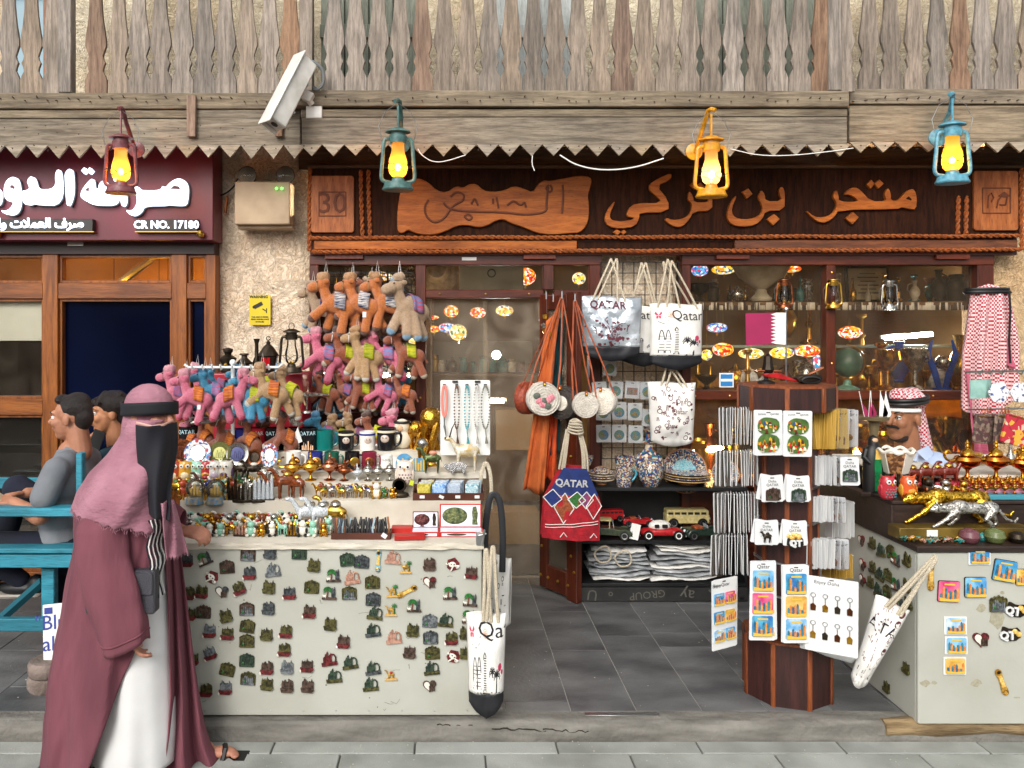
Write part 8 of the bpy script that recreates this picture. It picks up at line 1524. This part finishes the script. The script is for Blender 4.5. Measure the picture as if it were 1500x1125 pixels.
for i,(px,py,a)in enumerate(((1425,612,8),(1432,660,-6),(1480,690,12),(1500,640,0))):ware('jar' if i%2 else 'bottle',('copper','brass','silver','brass')[i],px,690,4.3+.05*i,34+a,'behind the genie lamps, %s from the seller'%ORD[i])
m_shem=M('red white headscarf weave','a81830','ded0d0',r=.9,kind='check',sc=80);m_shp=M('pink woven border','c46a80','b5526c',r=.9,kind='wood',sc=6,st=(1,1,12))
hd=thing('headscarf_display','red and white checked headscarf with a black cord ring hung beside the right window','headscarf',P(1446,428,4.9));s=4.9/K
def hs(u,v):
 a=PI+u*PI*1.0;top=v<.14;k=v/.14 if top else 1;w=(26*math.sin(min(1,k)*PI/2)+(max(0,v-.14)*34 if v<.6 else 15.6))*s
 if not top:w*=1+.07*math.sin(u*22)
 z=(12*(1-k)if top else 0)*s-(0 if top else(v-.14)/.86*(188-60*abs(u-.35)*1.2)*s)
 dp=.06*math.sin(min(1,k)*PI/2)+.012*math.sin(u*34+v*3)*(v*1.4)
 return(w*math.cos(a)+2*s,(dp*math.sin(a))-.035*math.sin(u*24+v)*min(1,v*2),z)
b=MB();b.grid(hs,70,40);obj('cloth',b,m_shem,hd,solid=.003)
obj('cord_ring',MB().tube([(31*s*math.cos(a),.07*math.sin(a),-.002)for a in[i*PI/12 for i in range(24)]],.012,8,True),m_black,hd);obj('cord_ring',MB().tube([(29*s*math.cos(a),.066*math.sin(a),.016)for a in[i*PI/12 for i in range(24)]],.011,8,True),m_black,hd)
obj('cord_tail',MB().tube([(18*s,-.085,0),(19*s,-.09,-.12),(17*s,-.09,-.3),(18*s,-.095,-.44)],.007,6),m_black,hd)
drape('scarf','pink and white bordered scarf end hanging beside the far right stucco','scarf',(P(1456,470,4.86),P(1478,500,4.9)),(P(1462,532,4.84),P(1494,540,4.88)),m_shp);drape('scarf','faded pink scarf tail behind the coasters at the far right','scarf',(P(1414,540,4.88),P(1440,540,4.9)),(P(1424,690,4.88),P(1444,684,4.9)),m_shp,fr=12)
# people
def skin(n,a=0,b=0):return M('skin '+n,a,b,r=.5,sc=9,det=8,bump=.3,bsc=220,mixr=(.3,.62))
def headp(c,yaw,k=1,neck=True,pitch=0):
 E_=(Matrix.Rotation(R(yaw),3,'Z')@Matrix.Rotation(R(pitch),3,'X'));f=lambda x,y,z:Vector(c)+E_@(V(x,y,z)*k)
 def el(p,r):return('s',f(*p),tuple(a*k for a in r),(pitch,0,yaw))
 p=[el((0,.014,.03),(.074,.095,.088)),el((0,-.028,-.03),(.06,.066,.085)),el((0,-.045,-.085),(.04,.042,.032)),('c',f(0,-.086,.018),f(0,-.112,-.02),.009*k,.0145*k),('c',f(-.034,-.077,.031),f(.034,-.077,.031),.014*k),el((0,-.09,-.05),(.022,.011,.006)),el((0,-.088,-.062),(.019,.012,.007))]
 for s in(-1,1):p+=[el((s*.034,-.062,-.022),(.026,.03,.028)),el((s*.077,.012,-.008),(.01,.02,.03))]
 if neck:p+=[('c',f(0,.03,-.05),f(0,.045,-.18),.056*k,.062*k)]
 return p,f,E_
def facebits(t,f,yaw,k,brow=m_black,lip=None,mus=False):
 for s in(-1,1):
  obj('eye',MB().ball(f(s*.031,-.081,.006),.0125*k,10),M('eye white','d8d4cc',r=.2),t);obj('iris',MB().ball(f(s*.031,-.0895,.006),.0058*k,8),M('dark iris','20140e',r=.15),t)
  obj('eyelid',MB().tube([f(s*.017,-.089,.008),f(s*.031,-.0945,.0145),f(s*.045,-.086,.008)],.0028*k,5),lip or brow,t);obj('eyebrow',MB().tube([f(s*.014,-.092,.03),f(s*.032,-.093,.037),f(s*.052,-.078,.03)],[.003*k,.0045*k,.002*k],5),brow,t)
 if lip:obj('lips',MB().tube([f(-.022,-.093,-.056),f(0,-.103,-.054),f(.022,-.093,-.056)],[.002*k,.0055*k,.002*k],6),lip,t)
 if mus:obj('moustache',MB().tube([f(-.036,-.086,-.048),f(-.02,-.1,-.038),f(0,-.108,-.036),f(.02,-.1,-.038),f(.036,-.086,-.048)],[.004,.009,.007,.009,.004],6),brow,t)
def handp(w,d,up,s=1,curl=30,thumb=1):
 d=Vector(d).normalized();up=Vector(up);up=(up-d*up.dot(d)).normalized();sd=d.cross(up);p=[];w=Vector(w)
 for i in range(4):
  o=sd*(i-1.5)*.02*s;b=w+d*(.088-.004*abs(i-1.2))*s+o;p.append(('c',w+o*.6+d*.012*s,b,.0135*s,.0115*s));L=(.032,.036,.034,.026)[i]*s;a=R(curl*.6);q1=b+(d*math.cos(a)-up*math.sin(a))*L;a+=R(curl);q2=q1+(d*math.cos(a)-up*math.sin(a))*L*.8;a+=R(curl*.8);q3=q2+(d*math.cos(a)-up*math.sin(a))*L*.55
  p+=[('c',b,q1,.0098*s,.0092*s),('c',q1,q2,.009*s,.0082*s),('c',q2,q3,.008*s,.007*s)]
 th=w+d*.025*s-sd*.024*s*thumb;m1=th+(d*.7-sd*thumb*.6-up*.35).normalized()*.038*s;m2=m1+(d*.85-up*.5-sd*.05*thumb).normalized()*.032*s
 return p+[('c',th,m1,.0145*s,.0115*s),('c',m1,m2,.011*s,.0085*s)]
Dm=4.4;q=lambda x,y,dy=0,D=Dm:P(x,y,D)+V(0,dy,0)
b0=q(90,800);sm=thing('person','man with short dark hair in a grey t-shirt sitting on the turquoise bench','person',b0);r_=lambda x,y,dy=0:q(x,y,dy)-b0
hp,hf,_=headp(r_(104,612),-92,1.04,pitch=2)
arm=[('c',r_(104,684,-.2),r_(90,741,-.24),.05,.047),('s',r_(90,741,-.24),.05),('c',r_(88,741,-.24),r_(44,726,-.17),.047,.031),('c',r_(104,684,.2),r_(85,735,.22),.05,.045),('c',r_(85,735,.22),r_(40,722,.0),.044,.03)]
body=blob(hp+arm+[('s',r_(100,705),(.1,.16,.16)),('c',r_(104,662),r_(100,690),.07,.1)]+handp(r_(42,725,-.17),(-1,.25,.02),(0,-.5,1),1,38,-1)+handp(r_(38,722,-.02),(-1,-.5,-.1),(0,.5,1),1,38,1),.0062,2,'body')
obj('body',body,skin('olive','b07a5e','9a664c'),sm);facebits(sm,hf,-92,1.04,lip=M('lip','8e5248',r=.5))
obj('hair',blob([('s',hf(0,.028,.05),(.082,.09,.082),(0,0,-92)),('s',hf(0,.07,.0),(.07,.05,.075),(0,0,-92)),('s',hf(0,-.04,.1),(.06,.04,.03),(0,0,-92)),('s',hf(0,.04,.09),(.07,.07,.05),(0,0,-92))],.008,2),M('dark hair','2a201b','0f0c0b',r=.45,sc=70,st=(3,3,.6),bump=1,bsc=110,bst=(3,3,.5)),sm)
m_shirt=M('grey t-shirt','7c8085','6c7076',r=.9,sc=5,bump=.5,bsc=16)
obj('shirt',blob([('s',r_(101,700),(.125,.2,.15)),('s',r_(92,745),(.13,.185,.16)),('s',r_(92,788),(.135,.19,.11)),('c',r_(110,674,-.12),r_(110,674,.12),.07),('c',r_(108,680,-.19),r_(95,716,-.23),.072,.07),('c',r_(108,680,.19),r_(95,716,.21),.07),('c',r_(106,664),r_(104,672),.075,.09)],.011,3),m_shirt,sm)
m_nvt=M('navy trousers','151a2c','0e1220',r=.9,sc=6,bump=.4,bsc=14);obj('trousers',blob([('s',r_(98,795),(.14,.19,.09)),('c',r_(95,796,-.1),r_(-28,790,-.12),.095,.075),('c',r_(-28,790,-.12),r_(40,845,-.06),.07,.05),('c',r_(85,775,.12),r_(8,722,.12),.1,.08),('c',r_(8,722,.12),r_(-20,850,.1),.075,.05)],.012,3),m_nvt,sm)
m_shoe=M('black shoe','17181a',r=.5)
for x,y,dy in((38,856,-.06),(-12,872,.1)):obj('shoe',blob([('s',r_(x,y,dy),(.12,.045,.04)),('s',r_(x+24,y-6,dy),(.05,.042,.055))],.01,2),m_shoe,sm);obj('sole',MB().box(r_(x-1,y+9,dy),(.25,.085,.016)),M('pale sole','a8a298',r=.7),sm,bev=.006)
solo('phone',MB().box((0,0,0),(.14,.07,.009),(0,32,0)),M('phone back','b9a684',r=.3),'gold phone held in the hands of the seated man in grey','phone',q(14,716,-.14),bev=.002)
b0=P(165,790,4.9);pm_=thing('person','young man with thick black hair holding a phone to his ear behind the seated man','person',b0);r2=lambda x,y,dy=0:P(x,y,4.9)+V(0,dy,0)-b0
hp,hf,_=headp(r2(160,606),-62,1.04)
obj('body',blob(hp+[('s',r2(172,715),(.14,.2,.2)),('c',r2(150,740,-.16),r2(146,668,-.14),.04,.03),('c',r2(185,690,-.1),r2(150,740,-.16),.05,.042)]+handp(r2(147,662,-.14),(-.15,.1,1),(-1,-.2,0),.95,30,1),.0068,2),skin('warm','b57c58','9c6644'),pm_);facebits(pm_,hf,-62,1.04,lip=M('lip',''),mus=False)
obj('moustache',MB().tube([hf(-.02,-.1,-.04),hf(0,-.106,-.038),hf(.02,-.1,-.04)],.003,5),M('dark hair',''),pm_)
r=random.Random(4);obj('hair',blob([('s',hf(0,.025,.06),(.1,.1,.085),(0,0,-62)),('s',hf(0,.07,.0),(.085,.055,.08),(0,0,-62))]+[('c',hf(r.uniform(-.07,.07),r.uniform(-.03,.07),.12),hf(r.uniform(-.09,.09),r.uniform(-.1,-.06),r.uniform(.05,.09)),.02,.007)for _ in range(12)],.008,1),M('dark hair',''),pm_)
obj('jacket',blob([('s',r2(172,720),(.16,.23,.2)),('c',r2(172,668,-.14),r2(172,668,.14),.075),('c',r2(186,690,-.14),r2(152,745,-.18),.07,.06),('c',r2(152,745,-.18),r2(147,690,-.15),.055,.048),('s',r2(172,780),(.17,.22,.16))],.011,3),M('dark teal jacket','1c3b48','14303b',r=.9,sc=6,bump=.4,bsc=14),pm_)
obj('trousers',blob([('s',r2(172,810),(.17,.2,.12)),('c',r2(165,815,-.1),r2(95,815,-.12),.09,.075),('c',r2(165,815,.1),r2(95,815,.1),.09,.075),('c',r2(95,815,-.12),r2(98,895,-.12),.07,.05),('c',r2(95,815,.1),r2(98,895,.1),.07,.05)],.013,2),m_nvt,pm_)
solo('phone',MB().box((0,0,0),(.075,.01,.15),(0,20,0)),m_black,'black phone held at the ear of the young man behind','phone',P(141,648,4.74),bev=.003)
m_tq=M('chipped turquoise paint','3592a8','247a8e',r=.55,kind='wood',sc=4,st=(.8,7,7),bump=.3)
bn=thing('bench','chipped turquoise wooden bench with an armrest rail where two men sit','bench',P(0,830,4.15));o0=bn.location.copy()
def bb_(nm,x0,x1,y0,y1,D0,D1,mat=m_tq,rot=(0,0,0),bev=.004):
 a=P(x0,y0,D0);c=P(x1,y1,D0);obj(nm,MB().box((0,0,0),(c.x-a.x,D1-D0,a.z-c.z)),mat,bn,V((a.x+c.x)/2,(D0+D1)/2,(a.z+c.z)/2)-o0,rot,bev=bev,ang=0)
bb_('armrest_rail',-330,112,745,757,4.1,4.2)
for i in range(5):bb_('seat_slat',-330,118,804,811,4.12+.13*i,4.12+.13*i+.122)
for i in range(12):pass
bb_('apron',-330,116,813,832,4.13,4.17);bb_('apron',-330,116,813,832,4.68,4.72);bb_('stretcher',-330,72,907,925,4.02,4.06);bb_('back_rail',-330,118,700,716,4.76,4.79)
for x in(60,-180):bb_('leg',x,x+19,833,928,4.2,4.25);bb_('leg',x,x+19,826,900,4.6,4.65)
for x in(111,):bb_('post',x,x+9,664,905,4.1,4.15);bb_('post',x,x+9,690,870,4.7,4.75)
obj('brace',MB().tube([P(-20,925,4.22)-o0,P(62,852,4.22)-o0],.025,4),M('dark turquoise','0f5563',r=.6),bn)
t=thing('sandwich_board','white board with blue lettering leaning behind the walking woman','sign',P(84,1008,3.86),(-10,-6,0));obj('board',MB().box((0,0,.2),(.13,.012,.4)),m_white,t,bev=.002);obj('lettering',MB().mesh_in(text('"Blue\nalle',.1,.001),Matrix.Translation((.0,-.008,.26))),M('blue print','2a3a8c',r=.5),t,ang=0);obj('border_mark',MB().box((-.035,-.008,.37),(.04,.002,.03)).box((.035,-.008,.03),(.03,.002,.03)),M('blue print',''),t)
t=thing('stone_weight','two stacked round stone weights at the foot of the white board','stone',V(X(72,3.9),3.9,FZ));[obj('disc',MB().lathe([(.09,0),(.1,.02),(.1,.055),(.09,.07),(0,.072)],(.004*i,0,.074*i),20),M('rough stone','8f8078','6b5e56',r=.9,sc=9,bump=.8),t)for i in range(2)]
b0=P(1335,860,4.5);kp=thing('person','moustached shopkeeper in a pale blue shirt and red white headscarf behind the right counter','person',b0);r3=lambda x,y,dy=0:P(x,y,4.5)+V(0,dy,0)-b0
hp,hf,_=headp(r3(1322,612),-62,1.1)
obj('body',blob(hp+[('s',r3(1350,720),(.16,.16,.16)),('c',r3(1385,690,-.12),r3(1388,760,-.16),.05,.045),('c',r3(1388,760,-.16),r3(1345,765,-.3),.045,.032)]+handp(r3(1343,765,-.3),(-1,-.3,0),(0,0,1),1,25),.0066,2),skin('brown','a06c4c','84563c'),kp);facebits(kp,hf,-62,1.1,mus=True)
obj('beard',blob([('s',hf(0,-.03,-.1),(.05,.05,.03),(0,0,-68)),('s',hf(0,-.035,-.085),(.046,.046,.03),(0,0,-62))],.006,2),M('short beard','2a1b15','1a110d',r=.8,sc=90),kp)
obj('scarf',blob([('s',hf(0,.045,.085),(.098,.105,.075),(0,0,-62)),('c',hf(.0,.1,.03),hf(.03,.16,-.17),.055,.035),('c',hf(-.06,.09,.03),hf(-.02,.15,-.12),.05,.04),('c',hf(0,-.045,.115),hf(0,.1,.12),.045,.04)],.008,3),M('red white headscarf weave',''),kp)
obj('white_cap',MB().tube([hf(.084*math.cos(a),.012-.095*math.sin(a),.045)for a in[i*PI/8 for i in range(9)]],.012,6,flat=1),m_white,kp)
for z in(.085,.105):obj('cord',MB().tube([hf(.1*math.cos(a),.02+.115*math.sin(a),z+.012*math.sin(a))for a in[i*PI/12 for i in range(24)]],.0115,8,True),m_black,kp)
m_pb=M('pale blue cloth','b4c3dc','a2b3d0',r=.85,sc=4,bump=.4,bsc=10);obj('shirt',blob([('s',r3(1356,694),(.17,.17,.12)),('s',r3(1348,725),(.19,.17,.19)),('c',r3(1352,676,-.13),r3(1352,676,.13),.075),('c',r3(1380,690,-.14),r3(1390,755,-.17),.075,.062),('c',r3(1390,755,-.17),r3(1365,762,-.26),.058,.05),('s',r3(1345,790),(.2,.18,.2)),('c',r3(1320,800,.0),r3(1262,775,-.05),.11,.09),('c',r3(1262,775,-.05),r3(1258,885,-.05),.085,.1)],.012,3),m_pb,kp)
obj('collar',MB().prism([(-.06,.0),(-.02,.055),(.02,.02),(.0,-.03)],-.005,.005),m_pb,kp,r3(1338,662,-.14),(0,20,-30));obj('collar',MB().prism([(-.05,.0),(-.01,.05),(.025,.01),(-.01,-.03)],-.005,.005),m_pb,kp,r3(1322,668,-.1),(0,40,-60))
Dw=3.36;sW=Dw/K;b0=V(X(200,Dw),Dw,0);wo=thing('person','woman in a mauve open abaya with a pink scarf and black face veil walking past','person',b0)
def w_(px,py,dy=0):return V(X(px,Dw+dy),Dw+dy,P(px,py,Dw).z)-b0
hp,hf,_=headp(w_(222,608),62,1.03)
obj('body',blob(hp+[('s',w_(182,765),(.11,.14,.18)),('c',w_(172,722,-.12),w_(164,800,-.17),.04,.036),('c',w_(164,800,-.17),w_(190,888,-.2),.038,.028),('c',w_(205,715,.13),w_(225,775,.2),.045,.04),('c',w_(225,775,.2),w_(266,788,.12),.04,.028)]+handp(w_(192,892,-.2),(.25,-.1,-1),(-.9,-.3,0),.95,35,1)+handp(w_(267,786,.1),(1,-.35,.0),(.1,-.5,1),1.0,52,1),.0062,2),skin('light','b98068','a06a54'),wo)
m_ab=M('mauve crepe','7a4550','64343f',r=.9,sc=3,bump=.9,bsc=7,bst=(3,3,.7),st=(2,2,.6));m_scf=M('dusty pink crepe','aa7886','8c5d6b',r=.95,sc=5,bump=.9,bsc=26,bst=(1,1,2.5));m_niq=M('black chiffon','14151f','0d0e16',r=.8,sc=5);m_drs=M('white cotton dress','dcdcdc','c9c8c8',r=.85,sc=3,bump=.3,bsc=9)
def lerp_rows(rows,y):
 for a,b in zip(rows,rows[1:]):
  if y<=b[0]:t=(y-a[0])/(b[0]-a[0]);t=max(0,min(1,t));return[a[i]+(b[i]-a[i])*t for i in range(1,len(a))]
 return list(rows[-1][1:])
RW=[(690,150,232,236),(750,110,243,238),(800,108,250,232),(850,98,254,224),(900,88,258,208),(950,78,262,188),(1000,70,264,164),(1060,66,266,140),(1122,64,262,116)]
def robe(u,v):
 y=690+(1122-690)*v;xb,xf,xo=lerp_rows(RW,y);xc,rx=(xb+xf)/2,(xf-xb)/2;co=max(-.98,min(.98,(xo-xc)/rx));th1=2*PI-math.acos(co);th=R(70)+(th1-R(70))*u
 k=v*v;fo=1+(.05*math.sin(th*7+v*3)+.03*math.sin(th*13-v*2))*(.5+1.6*k)+.05*noise.noise(Vector((th*2,v*5,1)))+.05*noise.noise(Vector((th*7+v*5,v*9,2)))
 ry=(.185+.05*v);return tuple(w_(xc+rx*math.cos(th)*(1+(fo-1)*.5),y,ry*math.sin(th)*fo))
b=MB();b.grid(robe,90,60);obj('abaya_back',b,m_ab,wo,solid=.004)
def dress(u,v):
 y=740+(1110-740)*v+(10*math.sin(u*19)*v**6);xb,xf,xo=lerp_rows(RW,y);xf-=6;xb+=14+40*v;xc,rx=(xb+xf)/2,(xf-xb)/2;th=2*PI*u;fo=1+(.05*math.sin(th*5+v*4)+.02*math.sin(th*11))*v;return tuple(w_(xc+rx*math.cos(th),y,(.15+.045*v)*math.sin(th)*fo))
b=MB();b.grid(dress,80,50,cu=True);obj('dress',b,m_drs,wo,solid=.003)
FL=[(740,240,254),(790,240,262),(870,246,272),(940,248,280),(1000,250,288),(1060,246,298),(1095,242,308),(1122,238,322)]
def flap(u,v):
 y=740+382*v;a,c=lerp_rows(FL,y);x=a+(c-a)*u;return tuple(w_(x,y,-.06-.05*v+.14*u-.03*math.sin(u*13+v*3)*(.3+v)))
b=MB();b.grid(flap,30,50);obj('abaya_front',b,m_ab,wo,solid=.005)
def seam(u,v):
 y=745+110*v;return tuple(w_(216+24*u+3*math.sin(v*14),y,-.205+.1*u*u-.004))
for k in range(8):obj('trim_stripe',MB().tube([seam((k+.5)/8,i/12)for i in range(13)],.0026 if k%2 else.0034,5,flat=.6),m_white if k%2 else m_niq,wo)
sl=[(700,166,14,-.12),(725,158,28,-.16),(755,148,38,-.19),(800,150,38,-.2),(850,166,40,-.21),(890,178,38,-.21),(918,184,34,-.21)]
def sleeve(u,v):
 y=700+218*v;x,r_,dy=lerp_rows(sl,y);th=2*PI*u;fo=1+.06*math.sin(th*5+v*7)+.05*noise.noise(Vector((u*6,v*6,3)));yy=y-(r_*.32)*math.cos(th)*v+3*math.sin(u*12)*v;return tuple(w_(x+r_*math.cos(th)*fo,yy,dy+r_*sW*.62*math.sin(th)*fo))
b=MB();b.grid(sleeve,40,36,cu=True);obj('sleeve',b,m_ab,wo,solid=.004);b=MB();b.grid(lambda u,v:sleeve(u,.93+v*.012),40,1,cu=True);obj('sleeve_seam',b,m_ab,wo,solid=.009)
def slv2(u,v):x=212+52*v;th=2*PI*u;r_=.075+.01*v;return tuple(w_(x,738+50*v,.12)+V(.2*r_*math.sin(th),r_*math.cos(th)*.8,r_*math.sin(th)*(1+.3*v)-.02*v))
b=MB();b.grid(slv2,30,16,cu=True);obj('sleeve',b,m_ab,wo,solid=.004)
obj('head_scarf',blob([('s',hf(0,.015,.035),(.094,.115,.1),(0,0,62)),('s',hf(0,.02,-.04),(.088,.1,.1),(0,0,62)),('c',hf(0,.045,-.03),hf(0,.06,-.15),.09,.095)],.009,3),m_scf,wo)
SR=[(612,183,246,.1),(640,176,238,.115),(668,158,236,.15),(700,130,240,.23),(730,112,244,.26),(757,104,246,.272)]
def shawl(u,v):
 y=612+145*v;x0,x1,ry=lerp_rows(SR,y);xc,rx=(x0+x1)/2,(x1-x0)/2;th=R(20)+R(320)*u;dd=math.sin(th*3+v*9)*.045+.028*math.sin(th*8+v*9)+.02*noise.noise(Vector((u*9+v*3,v*9,7)));fo=1+dd*(.4+v)
 yy=y+14*v*v*math.sin(u*6.3+1)+(2.5*math.sin(u*150)if v>.99 else 0);return tuple(w_(xc+rx*math.cos(th)*(1+dd*.4),yy,ry*math.sin(th)*fo))
b=MB();b.grid(shawl,130,50);obj('scarf_drape',b,m_scf,wo,solid=.005)
def tail(u,v):y=722+78*v;x=236-4*v+(18+14*v)*u+12*v;return tuple(w_(x,y+(3*math.sin(u*40)if v>.98 else 0),-.2+.08*u-.016*math.sin(u*9+v*4)))
b=MB();b.grid(tail,26,30);obj('scarf_end',b,m_scf,wo,solid=.005)
fr=MB()
for i in range(60):
 p=V(*shawl(.5+.42*i/60,1));fr.tube([p,p+V(rnd.uniform(-.004,.004),-.002,-.008),p+V(rnd.uniform(-.006,.006),-.003,-rnd.uniform(.01,.018))],.001,3)
obj('fringe',fr,m_scf,wo).__setitem__('kind','stuff')
obj('head_band',MB().grid(lambda u,v:tuple(hf(.102*math.cos(2*PI*u),.01+.122*math.sin(2*PI*u),.058-.052*v+.004*math.sin(u*12))),40,4,cu=True),m_niq,wo,solid=.005)
def veil(u,v):
 y=617+120*v+10*v*u;x0=199+16*v*v+(6 if v>.6 else 0)*(v-.6);x1=259-12*v*v+(2*math.sin(v*7));x=x0+(x1-x0)*u;return tuple(w_(x,y,-.125-.06*math.sin(min(1,u*1.2)*PI)*(1-.3*v)+.1*u**3*(1-v)-.07*v*v-.012*math.sin(u*9+v*5)))
b=MB();b.grid(veil,36,40);obj('face_veil',b,m_niq,wo,solid=.003)
obj('eye_slit_edge',MB().tube([w_(200,614,-.13),w_(222,618,-.165),w_(240,617,-.13),w_(252,614,-.06)],.0055,6,flat=.6),M('pale rose edging','c9a092',r=.8),wo)
obj('trouser_leg',blob([('c',w_(175,1040,-.06),w_(158,1108,-.08),.075,.066),('c',w_(250,1040,.06),w_(258,1090,.06),.05,.04)],.01,2),M('violet satin','6a1f78','541660',r=.4,sc=5),wo)
for x,y,dy,n in((176,1112,-.08,0),(322,1112,.06,1)):
 obj('foot',blob([('s',w_(x,y,dy),(.075,.036,.022)),('s',w_(x-20,y-4,dy),(.035,.032,.035))]+[('s',w_(x+20+(2-abs(i-1.2))*2,y+2,dy+(i-2)*.015),(.018,.009,.009))for i in range(5)],.006,2),skin('light',''),wo)
 obj('sandal',MB().prism(rrect(.25,.018,.008),-.042,.042),m_black,wo,w_(x,y+9,dy));obj('sandal_strap',MB().tube([w_(x+4,y+6,dy-.04),w_(x+8,y-8,dy-.02),w_(x+8,y-8,dy+.02),w_(x+4,y+6,dy+.04)],.011,6,flat=.5),m_black,wo)
t=thing('handbag','small sparkling dark grey handbag hanging at the hip of the walking woman','handbag',P(178,866,Dw-.2));obj('bag',MB().prism(rrect(96*sW,60*sW,.012),-.02,.04),M('glitter grey leather','4c4c54','34343a',r=.5,sc=200,bump=.6,bsc=400),t,bev=.006);obj('flap',MB().prism(rrect(92*sW,30*sW,.01,cz=.036),-.028,-.018),M('glitter grey leather',''),t,bev=.003);obj('clasp',MB().box((-.1,-.032,.03),(.014,.008,.02)),m_gold,t);obj('strap',MB().tube([V(-.13,0,.08),V(-.15,.0,.18),V(-.15,.03,.29)],.006,6,flat=.5),m_black,t)
finish_labels()
# link everything
for o in LINK:SC.collection.objects.link(o)
